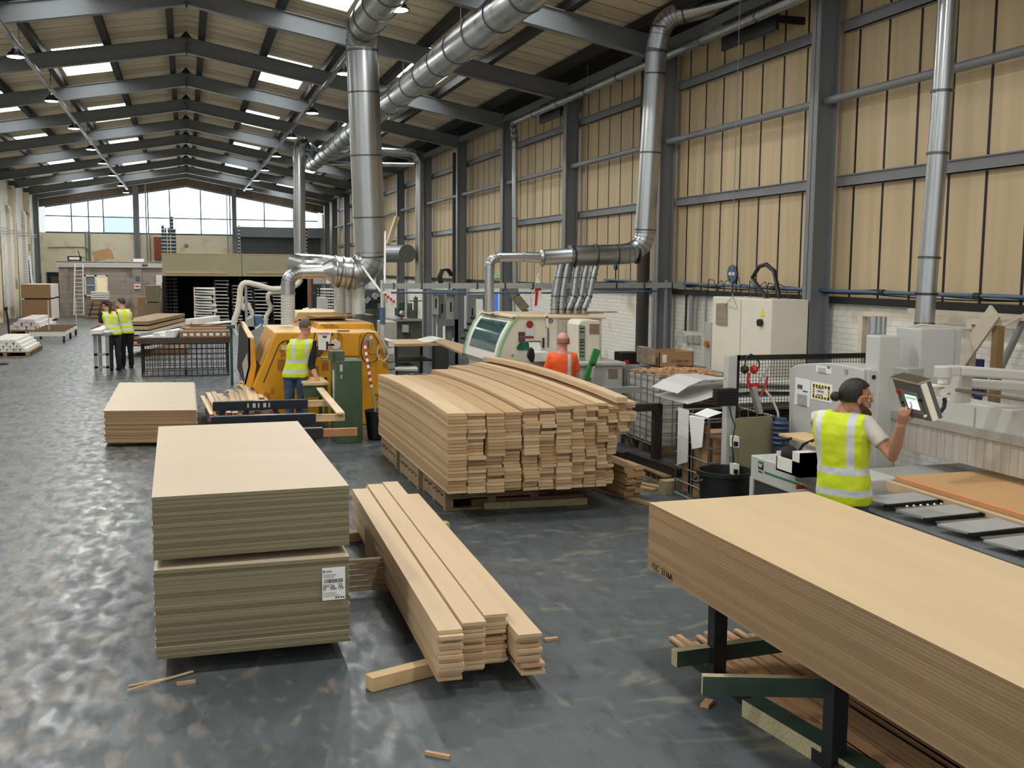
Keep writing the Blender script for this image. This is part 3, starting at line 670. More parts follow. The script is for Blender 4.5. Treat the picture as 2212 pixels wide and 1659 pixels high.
# ------------------------------------------------------------------ stacks of sheets
rnd = random.Random(11)
def sheet_stack(FL, ex, ey, z0, z1, th, mats, name, label, group, jit=.006, topmat=None, gaps=(), cat='board'):
    """every sheet is a thing; FL front-left corner, ex/ey edge vectors"""
    FL, ex, ey = Vector((*FL, 0)), Vector((*ex, 0)), Vector((*ey, 0)); n = round((z1-z0)/th); t = (z1-z0)/n
    for i in range(n):
        d = ex.normalized()*rnd.uniform(-jit, jit)+ey.normalized()*rnd.uniform(-jit, jit)
        top = i == n-1
        p = FL+d+Vector((0, 0, z0+i*t)); g = Vector((0, 0, t-.002))
        m = MB(); c = [p, p+ex, p+ex+ey, p+ey]
        m.add(c+[q+g for q in c], [(0, 3, 2, 1), (0, 1, 5, 4), (1, 2, 6, 5), (2, 3, 7, 6), (3, 0, 4, 7)]); m.mi = 1
        m.f.append((4, 5, 6, 7)); m.m.append(1)
        o = m.build(name, [mats[rnd.randrange(len(mats))], topmat or MDFTOP]); recenter(o)
        tag(o, label[0]+', '+ordw(n-i)+' from the top' if not top else label[1], cat, group)
GE = [GREENE, GREENE2, GREENE]; 
sheet_stack((-.235, 6.64), (1.214, .04), (-.03, 2.98), .74, 1.14, .0254, GE, 'fibreboard_sheet', ('green-cored sheet in the upper bundle of the near stack', 'topmost pinkish fibreboard sheet of the near left stack, its whole face bare'), 'green fibreboard sheets of the upper near bundle', .004)
sheet_stack((-.235, 6.60), (1.2, .0), (.0, 2.98), .12, .69, .0254, GE, 'fibreboard_sheet', ('green-cored sheet in the lower bundle of the near stack', 'top sheet of the lower near bundle, just under the bearers'), 'green fibreboard sheets of the lower near bundle', .005)
BEAR = mat('dark_softwood_bearer', rgb(120, 92, 66), .85, 0, .2, (2, 9, 9))
for i, y in enumerate((7.3, 8.2, 9.1)):
    m = MB(); m.box(-.1, .85, y, y+.09, .69, .739); tag(recenter(m.build('bearer', BEAR)), 'wood bearer between the two near bundles, %s from the front' % ['first', 'second', 'third'][i], 'batten', 'bearers between the near bundles')
    m = MB(); m.box(-.1, .85, y-.1, y, 0, .119); tag(recenter(m.build('bearer', BEAR)), 'floor bearer in the shadow under the near left stack, %s from the front' % ['first', 'second', 'third'][i], 'batten', 'floor bearers under the near stack')
# paper label with print on the lower bundle
lx0, lx1, lz0, lz1, ly = aty(696, 1260, 6.585).x, aty(746, 1260, 6.585).x, aty(720, 1296, 6.585).z, aty(720, 1226, 6.585).z, 6.587
pl = tag(MB().box(lx0, lx1, ly, ly+.003, lz0, lz1).build('paper_label', PAPER), 'white printed label stuck on the front of the lower near bundle', 'label')
W_, H_ = lx1-lx0, lz1-lz0; RZ = (math.pi/2, 0, 0)
def lt(s, x, z, sz, sx=1.0): text(s, sz, INK, 'print', pl, (lx0+W_*x, ly-.001, lz0+H_*z), RZ, sx=sx)
lt('Bruno', .02, .86, .022, 1.1); lt('20126', .03, .395, .030); lt('22', .68, .40, .030); lt('25', .03, .32, .021); lt('3050', .34, .32, .021); lt('1220', .68, .33, .019)
m = MB(); x = .09
while x < .9:
    w = rnd.choice((.008, .014, .022)); m.box(lx0+W_*x, lx0+W_*(x+w), ly-.001, ly, lz0+H_*.53, lz0+H_*.65); x += w+rnd.choice((.008, .014, .02))
for z in (.78, .74, .70, .22, .17, .12): m.box(lx0+W_*.04, lx0+W_*(.5+.3*rnd.random()), ly-.001, ly, lz0+H_*z, lz0+H_*(z+.008))
for x in (.56, .66, .78, .88): m.box(lx0+W_*x, lx0+W_*(x+.07), ly-.001, ly, lz0+H_*.05, lz0+H_*.09)
m.build('barcode', INK, pl)
# left low stack
EB = [MDFEDGE, MDFEDGE2]
sheet_stack((-1.15, 15.55), (1.245, -.22), (.0, 3.75), .06, .52, .0215, EB, 'fibreboard_sheet', ('raw fibreboard sheet in the low left stack', 'top fibreboard sheet of the low stack at the left, face bare'), 'sheets of the low left stack', .012)
m = MB(); m.box(-1.05, 0, 15.7, 15.8, 0, .059); m.box(-1.05, 0, 18.6, 18.7, 0, .059); tag(m.build('bearer', BEAR), 'floor bearers in the shadow under the low left stack', 'batten')
# big stack on trestles, bottom right
sheet_stack((2.835, 6.07), (.045, -3.95), (1.2, .02), .62, 1.05, .0185, EB, 'fibreboard_sheet', ('raw fibreboard sheet in the long trestle stack', 'top fibreboard sheet of the long trestle stack at bottom right'), 'sheets of the long trestle stack', .002, topmat=MDFTOP2)
tx = text('FSC  2116A', .06, INK, 'marker_writing', None, (0, 0, 0), (0, 0, 0)); 
M = Matrix.Translation(atx(1410, 1221, 2.838)+Vector((-.003, 0, -.02))) @ Matrix(((0, 0, -1, 0), (-1, 0, 0, 0), (0, 1, 0, 0), (0, 0, 0, 1)))
tx.matrix_world = M; tag(tx, 'black handwriting on the side of the long trestle stack', 'writing')
# trestles under it
def trestle(x0, x1, y, yb0, yb1, lab):
    r = thing('steel_trestle', lab, 'trestle', (x0, y, 0), group='steel trestles under the long stack')
    for x in (x0, x1):
        m = MB(); m.box(x-.045, x+.045, y-.045, y+.045, .05, .55); m.build('post', BLACKM, r, bevel=.004)
        m = MB(); m.box(x-.03, x+.03, y+yb0, y+yb1, .0, .07); m.build('foot', BLACKM, r)
    m = MB(); m.box(x0-.05, x1+.05, y-.04, y+.04, .55, .62); m.build('beam', BLACKM, r)
trestle(3.1, 3.85, 5.60, -.42, .28, 'black steel trestle under the far end of the long stack')
trestle(3.1, 3.85, 4.36, -.3, .42, 'black steel trestle under the near part of the long stack')
GRT = mat('green_faced_timber', rgb(52, 74, 58), .6, 0, .25, (4, 4, 8)); GRE = mat('sawn_ply_edge', rgb(176, 166, 128), .8, 0, .2, (4, 60, 60))
def gbeam(p, q, w, h, lab):
    m = MB(); m.bar(p, q, w, h); o = m.build('faced_beam', [GRT, GRE]); me = o.data
    for f in me.polygons:
        if abs(f.normal.z) > .9 or abs(f.normal.dot((Vector(q)-Vector(p)).normalized())) > .9: f.material_index = 1
    return tag(o, lab, 'beam', 'green faced beams under the long stack')
a = atz(1456, 1438, .12); b = atz(1690, 1408, .12)
gbeam((a.x, a.y, .17), (b.x+.25, b.y+.04, .17), .07, .10, 'green-faced beam poking out left under the far trestle')
a = atz(1516, 1497, .20); b = atz(1778, 1500, .20)
gbeam((a.x, a.y, .25), (b.x+.1, b.y-.05, .25), .05, .11, 'green-faced beam slung at an angle between the two trestles')
m = MB(); m.bar((3.06, 5.1, .05), (3.32, 3.2, .05), .14, .10); o = m.build('faced_beam', [GRT, GRE])
for f in o.data.polygons:
    if abs(f.normal.z) < .5: f.material_index = 1
tag(o, 'thick green-topped chipboard beam lying on the floor under the long stack', 'beam', 'green faced beams under the long stack')
# loose strips under the trestles
STRIP = mat('wood_strip', rgb(196, 154, 112), .7, 0, .12, (9, 2, 9)); 
for i in range(22):
    x = 3.2+.052*(i % 13)+rnd.uniform(-.02, .02); z = .02+.022*(i//13)+.0; y1 = rnd.uniform(5.9, 6.35); y0 = 3.0
    m = MB(); m.bar((x+rnd.uniform(-.03, .03), y0, z), (x-.06, y1, z), .036, .018)
    tag(recenter(m.build('wood_strip', STRIP)), 'narrow wood strip under the long stack, %s from the left in the %s layer' % (ordw(i % 13+1), ['bottom', 'top'][i//13]), 'wood strip', 'wood strips under the long stack')
# chips and offcuts
for i, (u, v, w, l, rz, lab) in enumerate(((1190, 1384, .03, .10, 1.5, 'small wood offcut on the floor right of the timber bundle'), (1527, 1523, .05, .10, .8, 'small wood offcut on the floor left of the near trestle'), (945, 1635, .02, .14, -.9, 'thin wood splinter on the floor at the bottom edge'), (1690, 1598, .02, .04, .3, 'tiny wood chip by the near trestle foot'),
        (402, 1478, .015, .11, 1.45, 'short wood sliver on the floor, rightmost below the near stack'))):
    p = atz(u, v); m = MB(); m.cbox((p.x, p.y, .011), (w, l, .02), rz=-rz); tag(m.build('offcut', STRIP), lab, 'offcut')
for i, (u0, v0, u1, v1) in enumerate(((278, 1484, 372, 1466), (275, 1497, 417, 1455))):
    a, b = atz(u0, v0), atz(u1, v1); a.z = b.z = .006+.009*i; m = MB(); m.bar(a, b, .012, .009); tag(m.build('wood_sliver', TIMBER), ['long thin wood sliver below the near stack, ending left', 'longest wood sliver below the near stack, crossing the other'][i], 'offcut')
# ------------------------------------------------------------------ timber bundle T
def plank(name, p, d, L, w, th, mt, label, cat, group, hog=0.0, seg=1, lean=0.0):
    """board from p (front-left-bottom) along unit d"""
    d = Vector((*d, 0)).normalized(); s = Vector((d.y, -d.x, 0)); m = MB(); rs = []
    for i in range(seg+1):
        t = i/seg; q = Vector(p)+d*L*t+Vector((0, 0, hog*(1-(2*t-1)**2)))
        rs.append([q, q+s*w, q+s*w+Vector((0, 0, th)), q+Vector((0, 0, th))])
    m.rings(rs); o = m.build(name, mt); recenter(o); return tag(o, label, cat, group)
TD = (.115, 4.15)
PB = [BOARD, BOARD, BOARDB]
for ci, (x, y0, z0, z1, ln) in enumerate(((1.374, 5.82, .1, .41, 4.12), (1.54, 5.93, .1, .415, 4.2), (1.70, 6.0, .1, .425, 4.15), (1.858, 5.80, .1, .36, 4.05))):
    n = round((z1-z0)/.0245); t = (z1-z0)/n
    for i in range(n):
        dx, dy = rnd.uniform(-.007, .007), rnd.uniform(-.03, .025)
        if ci == 3 and i < 3: dx += .025; 
        if ci == 2 and 4 < i < 8: dy += .03
        plank('long_plank', (x+dx, y0+dy, z0+i*t), TD, ln, .15, t-.0028, PB[rnd.randrange(3)] if i < n-1 else BOARD,
              ('plank in the %s column of the long floor bundle, %s from the top' % (['left', 'second', 'third', 'right'][ci], ordw(n-i))) if i < n-1 else 'top plank of the %s column of the long floor bundle' % ['left', 'second', 'third', 'right'][ci], 'plank', 'planks of the long floor bundle, %s column' % ['left', 'second', 'third', 'right'][ci])
m = MB(); m.bar((.995, 6.05, .047), (2.05, 6.42, .047), .09, .09); tag(m.build('timber_bearer', TIMBER, bevel=.004), 'rough pale square timber poking out left under the near end of the bundle', 'timber')
m = MB(); m.bar((1.2, 9.5, .047), (2.38, 9.68, .047), .09, .09); tag(m.build('timber_bearer', TIMBER, bevel=.004), 'timber bearer under the far end of the long floor bundle', 'timber')
# slatted crate standing between stack and bundle
r = thing('slatted_pallet', 'slatted wooden pallet stood behind the near stack beside the bundle', 'pallet', (1.3, 8.0, 0))
for i in range(6):
    m = MB(); m.box(1.03, 1.50, 7.9+.06*i*0, 7.94, .035+.045*i, .062+.045*i); m.build('slat', PALLET, r)
m = MB(); m.box(1.03, 1.06, 7.94, 8.9, .0, .3); m.box(1.44, 1.5, 7.94, 8.9, .0, .3); m.build('side_rail', PALLET, r)
# ------------------------------------------------------------------ big plank pile P
PE = [mat('plank_a', rgb(196, 166, 126), .65, 0, .05, (6, 1, 30)), mat('plank_b', rgb(180, 147, 106), .7, 0, .05, (6, 1, 30)), mat('plank_c', rgb(208, 180, 142), .6, 0, .08, (6, 1, 30))]
cols = [(2.445, .2, 1.118, 9.95, 3.95, 0), (2.65, .195, 1.112, 10.0, 3.85, 0), (2.85, .185, 1.108, 9.98, 3.85, 0), (3.04, .18, 1.11, 9.97, 3.85, 0), (3.23, .165, 1.15, 9.93, 4.2, 0), (3.40, .165, 1.15, 9.93, 4.2, 0), (3.57, .165, 1.165, 9.9, 4.6, 0),
        (3.74, .14, 1.165, 9.92, 4.6, 0), (3.885, .13, 1.175, 9.92, 4.7, 0), (4.02, .12, 1.18, 9.95, 4.8, 0)]
PD = (0.0, 1)
ordn = ['first', 'second', 'third', 'fourth', 'fifth', 'sixth', 'seventh', 'eighth', 'ninth', 'tenth', 'eleventh', 'twelfth', 'thirteenth']
def pileboard(ci, x, y, z, L, w, t, hog, top, nn=0):
    plank('board', (x, y, z), PD, L, w, t, PE[rnd.randrange(3)], ('topmost plank of the %s column of the big plank pile, counting from the left' % ordn[ci] if top else 'plank in the %s column from the left of the big pile, %s from the top' % (ordn[ci], ordw(nn))), 'plank', 'planks of the big pile, %s column' % ordn[ci], hog=hog, seg=6)
for ci, (x, w, zt, y0, L, _) in enumerate(cols):
    z0 = .30; n = round((zt-z0)/.034); t = (zt-z0)/n; dy = dx = 0
    for i in range(n):
        if rnd.random() < .55: dy = rnd.uniform(-.07, .05); dx = rnd.uniform(-.008, .008)
        y = y0+dy+rnd.uniform(-.008, .008)
        if i == n-1: y = y0-.03; dx = 0
        if ci == 0: y = y0+rnd.uniform(-.01, .02); dx = rnd.uniform(-.004, .004)
        pileboard(ci, x+dx, y, z0+i*t, L, w-.004, t-.0035, .045*i/n, i == n-1, n-i)
# right part: upper boards overhang to the right
for ci, x, w, z0, z1, y0, L in ((10, 4.145, .12, .3, .62, 10.05, 4.6), (10, 4.145, .11, .63, 1.14, 9.95, 4.9), (11, 4.26, .11, .84, 1.16, 9.93, 5.0), (12, 4.375, .12, .90, 1.17, 10.02, 5.0)):
    n = round((z1-z0)/.034); t = (z1-z0)/n; dy = 0
    for i in range(n):
        if rnd.random() < .5: dy = rnd.uniform(-.06, .06)
        pileboard(ci, x+rnd.uniform(-.01, .01), y0+dy, z0+i*t, L, w-.004, t-.0035, .045*z0, i == n-1 and z0 > .5, n-i+(15 if z0 < .5 else 0))
for i in range(2): plank('board', (4.22, 9.88, 1.175+.031*i), (.0, 1), 5.1, .125, .029, PE[2], 'warped plank riding on top of the big pile near its right edge, %s of two' % ['lower', 'upper'][i], 'plank', 'warped planks on the big pile', hog=.06, seg=8)
# supports under the pile
for i, (x0, y0, dd) in enumerate(((2.5, 12.9, 0), (2.5, 11.6, 0), (2.55, 10.5, 0))):
    r = thing('pallet', 'worn wooden pallet under the left side of the big plank pile, %s from the front' % ['third', 'second', 'first'][i], 'pallet', (x0, y0, 0), group='pallets under the big plank pile')
    for j in range(2):
        z = .148*j; m = MB()
        for x in (x0, x0+.95): m.box(x, x+.09, y0, y0+1.1, z+.022, z+.122)
        m.box(x0+.47, x0+.56, y0, y0+1.1, z+.022, z+.122); m.build('stringer', PALLET, r)
        m = MB()
        for q in range(3): m.box(x0, x0+1.04, y0+.5*q, y0+.5*q+.09, z, z+.02)
        for q in range(6): m.box(x0, x0+1.04, y0+.2*q, y0+.2*q+.09, z+.124, z+.144)
        m.build('deck_boards', PALLET, r)
p = atz(1010, 1097); q = atz(1265, 1086)
m = MB(); m.bar((2.85, 10.58, .05), (4.1, 10.5, .05), .09, .1); tag(m.build('timber_bearer', BEAR), 'dark timber bearer lying across the floor under the front of the pile', 'timber')
m = MB(); m.bar((2.97, 10.48, .035), (4.12, 10.42, .035), .05, .07); tag(m.build('chipboard_bearer', GRE), 'chipboard edged strip on the floor at the foot of the pile', 'timber')
m = MB(); m.bar((2.9, 10.75, .2), (4.2, 10.68, .2), .1, .19); tag(m.build('timber_bearer', BEAR), 'thick dark bearer close under the front planks of the pile', 'timber')
m = MB(); m.bar((2.9, 13.2, .2), (4.5, 13.2, .2), .1, .19);  m.bar((2.9, 13.2, .05), (4.5, 13.2, .05), .1, .1); tag(m.build('timber_bearer', BEAR), 'bearer under the far end of the pile', 'timber')
# small pile to the right and loose planks
for i in range(15):
    z = .03+.0235*i
    for j in range(2):
        plank('short_plank', (4.58+.12*j+rnd.uniform(-.015, .015), 10.42+rnd.uniform(-.05, .06)+.05*j, z), (-.10, 1), 1.9, .115, .022, PE[1], 'plank of the small floor pile, %s row, %s from the top' % (['left', 'right'][j], ordw(15-i)), 'plank', 'planks of the small floor pile')
plank('short_plank', (4.72, 10.15, .002), (-.28, 1), 1.4, .11, .022, PE[1], 'single plank flat on the floor in front of the small pile', 'plank', None)
for i, (u, v) in enumerate(((1408, 1062), (1440, 1060))):
    p = atz(u, v); plank('short_plank', (p.x, p.y, .002), (-.5, 1), 1.3, .1, .022, PE[1], 'loose floor plank beside the small pile, %s of two' % ['left', 'right'][i], 'plank', 'loose floor planks')
p = atz(1440, 1070); m = MB(); m.cbox((p.x+.1, p.y+.12, .075), (.22, .14, .15), rz=.1); tag(m.build('timber_block', GRE), 'stub of stacked ply near the wire cage foot', 'block')
# ------------------------------------------------------------------ helpers for shapes seen square-on
def ypoly(m, pts, y0, y1, smooth=False):
    """outline given in photo pixels on the plane y = y0, made solid back to y1"""
    P = [aty(u, v, y0) for u, v in pts]; return m.prism(P, (0, 0, 0), (0, y1-y0, 0))
def xpoly(m, pts, x0, x1):
    P = [atx(u, v, x0) for u, v in pts]; return m.prism(P, (0, 0, 0), (x1-x0, 0, 0))
def solid(name, mt, pts, y0, y1, parent=None, bevel=0, lab=None, cat=None, grp=None, ax='y'):
    m = MB(); (ypoly if ax == 'y' else xpoly)(m, pts, y0, y1); o = m.build(name, mt, parent, bevel=bevel)
    if lab: tag(o, lab, cat, grp)
    return o
def rect(u0, v0, u1, v1): return [(u0, v0), (u1, v0), (u1, v1), (u0, v1)]
def flo(u, v, y, n=1):      # same column of the picture carried down to the floor at depth y
    p = aty(u, v, y); return Vector((p.x, p.y, 0))
# ================================================================== amber moulding machine
YF = 16.75
am = thing('moulding_machine', 'big amber enclosed moulding machine with a louvred sloping hood and dusty top', 'machine', (2.1, YF, 0))
bl, br = aty(567, 880, YF), aty(850, 880, YF); bot = [Vector((br.x, YF, 0)), Vector((bl.x, YF, 0))]
prof = [aty(*p, YF) for p in ((596, 718), (818, 717), (842, 807))]+bot+[aty(*p, YF) for p in ((567, 862), (546, 836))]
m = MB(); m.prism(prof, (0, 0, 0), (0, 2.25, 0)); body = m.build('hood', [YEL, YELDUST], am, bevel=.02)
for f in body.data.polygons:
    if f.normal.z > .8: f.material_index = 1
# louvres on the sloping end
A, Bp = prof[0], prof[-1]; sl = (Bp-A); nrm = Vector((-sl.z, 0, sl.x)).normalized(); nrm = -nrm if nrm.x > 0 else nrm
m = MB()
for i in range(8):
    y = YF+.28+.215*i; p = A+sl*.16; q = A+sl*.62
    for r_ in (0,): m.bar(Vector((p.x, y, p.z))+nrm*.004, Vector((q.x, y, q.z))+nrm*.004, .075, .02, up=nrm)
m.build('louvre_slots', mat('amber_recess', rgb(126, 84, 20), .7, 0, .2), am)  # dark strips put the shade of the slots into colour
m = MB()
for i in range(8):
    y = YF+.235+.215*i; p = A+sl*.16; q = A+sl*.62; m.bar(Vector((p.x, y, p.z))+nrm*.012, Vector((q.x, y, q.z))+nrm*.012, .02, .02, up=nrm)
m.build('louvre_ribs', YELDUST, am)
DL = mat('black_seal', rgb(30, 26, 20), .6)
def yline(pts, y, r=.008, name='seal_line', mt=None, parent=am): 
    m = MB(); m.tube([aty(u, v, y) for u, v in pts], r, 6); return m.build(name, mt or DL, parent)
yline([(569, 827), (590, 775), (603, 745), (610, 738), (618, 736), (676, 735), (678, 733), (681, 718)], YF-.004)
yline([(731, 718), (731, 735), (724, 748)], YF-.004, .004); yline([(728, 715), (755, 715)], YF-.01, .01)
# raised rear hoods
m = MB(); P = [aty(*p, 17.6) for p in ((683, 717), (691, 699), (806, 698), (812, 716))]; m.prism(P, (0, 0, 0), (0, 1.5, 0)); o = m.build('rear_hood', [YEL, YELDUST], am, bevel=.015)
for f in o.data.polygons:
    if f.normal.z > .8: f.material_index = 1
m = MB(); P = [aty(*p, 18.75) for p in ((634, 693), (645, 675), (742, 674), (748, 692))]; m.prism(P, (0, 0, -.12), (0, 1.2, -.12)); m.prism(P, (0, 0, 0), (0, 1.2, 0)); m.build('dust_covered_hood', YELDUST, am)
m = MB()
for i, (u0, v0, u1, v1) in enumerate(((655, 672, 697, 684), (686, 671, 712, 689), (700, 672, 724, 686), (712, 673, 742, 686), (728, 690, 757, 697), (764, 690, 800, 697))):
    a, b = aty(u0, v0+2, 19.2), aty(u1, v1, 18.2); a.z = b.z = 1.69+.006*i; m.bar(a, b, .2 if i in (0, 1) else .12, .012)
tag(m.build('cardboard_sheet', CARD), 'torn brown card sheets lying on the dusty rear hoods of the amber machine', 'cardboard')
text('MAX 3 TIMES', .04, INK, 'marker_writing', am, aty(692, 704, 17.595)+Vector((0, -.002, 0)), (math.pi/2, 0, 0)); text('Optimum Feed', .04, INK, 'marker_writing', am, aty(699, 708, 17.595)+Vector((0, -.002, 0)), (math.pi/2, 0, 0))
# bulged panel, recesses, window, plates
P = [(734, 719), (782, 719), (776, 732), (776, 770), (740, 770), (740, 732)]; solid('bulged_panel', YEL, P, YF-.05, YF+.01, am, bevel=.015)
solid('viewing_window', mat('smoked_window', rgb(96, 84, 66), .15, 0, .4, (6, 6, 6)), [(671, 749), (692, 749), (694, 752), (694, 762), (690, 768), (671, 769)], YF-.012, YF+.01, am)
yline([(671, 748), (692, 748), (695, 752), (695, 763), (690, 769), (671, 770)], YF-.015, .006)
REC = mat('amber_shadow_panel', rgb(150, 98, 14), .6, 0, .15)  # darker amber stands in for shade in the recesses
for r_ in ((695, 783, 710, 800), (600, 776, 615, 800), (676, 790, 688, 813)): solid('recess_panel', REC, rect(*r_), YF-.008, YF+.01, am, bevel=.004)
for r_, mt in (((608, 746, 618, 756), GREYP), ((694, 770, 709, 773), mat('yellow_plate', rgb(236, 214, 90), .5)), ((694, 774, 710, 779), GREYD), ((664, 736, 676, 742), PAPER), ((742, 762, 752, 766), PAPER)): solid('plate', mt, rect(*r_), YF-.016, YF-.006, am)
solid('shadow_gap', VOID, rect(567, 868, 574, 905), YF-.01, YF+.01, am); solid('outfeed_gap', VOID, [(689, 818), (706, 815), (706, 825), (689, 826)], YF-.02, YF+.01, am)  # black patches put the shade of the base and outfeed gaps into colour
solid('button_socket', BLACK, rect(716, 720, 720, 724), YF-.02, YF, am)
# open side leaf with dark inner face
YL = 16.9
solid('side_leaf', YEL, [(536, 728), (549, 736), (554, 792), (545, 838), (525, 832), (537, 790)], YL, YL+.04, am, bevel=.01)
m = MB(); a, b, c, d = aty(536, 728, YL), aty(549, 729, YL), aty(528, 695, 19.3), aty(517, 693, 19.3); m.add([a, b, c, d, a-Vector((0, 0, .03)), b-Vector((0, 0, .03)), c-Vector((0, 0, .03)), d-Vector((0, 0, .03))], [(0, 1, 2, 3), (7, 6, 5, 4), (0, 4, 5, 1), (1, 5, 6, 2), (2, 6, 7, 3), (3, 7, 4, 0)]); m.build('leaf_top', YELDUST, am)
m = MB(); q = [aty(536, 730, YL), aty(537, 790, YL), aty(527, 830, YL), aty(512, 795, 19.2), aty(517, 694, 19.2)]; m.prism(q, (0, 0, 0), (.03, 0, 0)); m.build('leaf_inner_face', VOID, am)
solid('leaf_lining', mat('pale_lining', rgb(176, 170, 156), .7), [(523, 786), (534, 762), (536, 792), (529, 822)], YL-.01, YL, am)
# notice paper
pp = solid('notice_sheet', PAPER, [(686, 718), (715, 718), (710, 756), (688, 756)], YF-.07, YF-.064, None, lab='white notice sheet with red heading taped to the amber machine', cat='paper')
m = MB()
for i in range(7): u = 687+i*3.8; ypoly(m, [(u, 719), (u+2.6, 719), (u+2, 724), (u+.6, 723)], YF-.073, YF-.07)
m.build('red_heading', RED, pp)
solid('printed_photo', mat('grey_print', rgb(90, 90, 90), .7, 0, .5, (30, 30, 30)), rect(697, 725, 706, 730), YF-.072, YF-.07, pp)
# blade guard
m = MB(); c = aty(725, 744, 15.3); m.lathe([(.001, -.01), (.07, -.01), (.075, 0), (.07, .01), (.001, .01)], c=c, n=24, axis='Y'); tag(m.build('round_mirror', CHROME, smooth=True), 'small round steel mirror disc above the green control box', 'mirror')
MB().cyl(c, Vector((c.x-.02, c.y+.02, 1.35)), .012, n=8).build('mirror_stalk', BLACKM, bpy.data.objects['round_mirror'])
# regulator with hoses
rg = thing('air_regulator', 'silver twin air regulator with looping hoses on the right of the amber machine', 'regulator', aty(803, 735, YF-.1))
m = MB(); p = aty(798, 740, YF-.12); q = aty(803, 740, YF-.12)
for k in (0, 1): pc = aty(791+9*k, 738, YF-.12); m.cyl(pc, pc-Vector((0, 0, .09)), .03, n=14)
m.bar(aty(786, 731, YF-.12), aty(805, 731, YF-.12), .04, .05); m.build('regulator_bowls', GALV, rg, smooth=True)
pc = aty(801, 729, YF-.16); MB().cyl(pc, pc+Vector((0, -.02, 0)), .025, n=16).build('gauge', WHITE, rg)
m = MB(); 
m.tube([aty(u, v, YF-.08) for u, v in ((786, 728), (781, 745), (780, 765), (786, 780), (800, 784), (814, 778), (818, 760), (817, 738), (806, 720), (793, 719), (786, 728))], .009, 6)
m.tube([aty(u, v, YF-.06) for u, v in ((790, 760), (800, 766), (815, 764))], .006, 6); m.build('black_hose', BLACK, rg, smooth=True)
m = MB(); m.tube([aty(u, v, YF-.2) for u, v in ((812, 722), (826, 735), (836, 752), (840, 765), (836, 775), (828, 780), (818, 776), (815, 762), (818, 745))], .012, 8); m.build('grey_hose', GREYP, rg, smooth=True)
# broom handle with tape in the bin
bn = thing('bucket', 'black bucket standing between the green cabinet and the big plank pile', 'bucket', (2.68, 15.3, 0))
m = MB(); m.lathe([(.13, 0), (.15, .02), (.19, .42), (.2, .43), (.19, .44), (.175, .42), (.13, .03), (.001, .03)], c=(2.68, 15.3, 0), n=24); m.build('pail', BLACK, bn, smooth=True)
br_ = thing('broom', 'broom handle wound with red and white tape standing in the black bucket', 'broom', (2.68, 15.3, .05))
a, b = Vector((2.70, 15.3, .05)), aty(787, 738, 15.9); m = MB(); m.cyl(a, b, .014, n=8); m.build('handle', GREYD, br_)
m = MB(); dd = b-a
for i in range(14):
    p = a+dd*(.5+.035*i); m.mi = i % 2; m.cyl(p, p+dd*.034, .021, n=8)
m.build('striped_tape', [PAPER, RED], br_)
# ================================================================== green control cabinet
gc = thing('control_cabinet', 'tall dark green control cabinet beside the man feeding the amber machine', 'cabinet', (2.2, 15.2, 0))
x0, x1 = 2.03, 2.415; m = MB(); m.box(x0, x1, 15.05, 15.62, 0, 1.205); m.build('cabinet_body', GREENM, gc, bevel=.008)
m = MB(); m.box(x0-.006, x0, 15.2, 15.34, .55, 1.05); m.build('side_strip', CREAMW, gc)
m = MB(); m.box(x0+.06, x0+.1, 15.046, 15.05, 1.05, 1.15); m.box(x0+.07, x0+.09, 15.046, 15.05, .95, 1.0); m.build('paint_scuff', GREYP, gc)
m = MB(); a = aty(712, 775, 15.2); b = aty(742, 752, 15.2); m.box(a.x, b.x, 15.1, 15.4, 1.206, 1.34); cb = m.build('control_box', GREENM, gc, bevel=.006)
m = MB()
for i in range(4): m.cyl((a.x+.05, 15.1, 1.23+.028*i), (a.x+.05, 15.09, 1.23+.028*i), .01, n=8)
m.build('button', BLACK, cb)
m = MB(); m.bar((a.x-.02, 15.3, 1.47), (a.x-.02, 15.3, 1.35), .03, .03); m.bar((a.x-.02, 15.3, 1.42), (a.x+.08, 15.3, 1.42), .02, .03); tag(m.build('lamp_bracket', BLACK), 'small black bracket standing on the green control box', 'bracket')
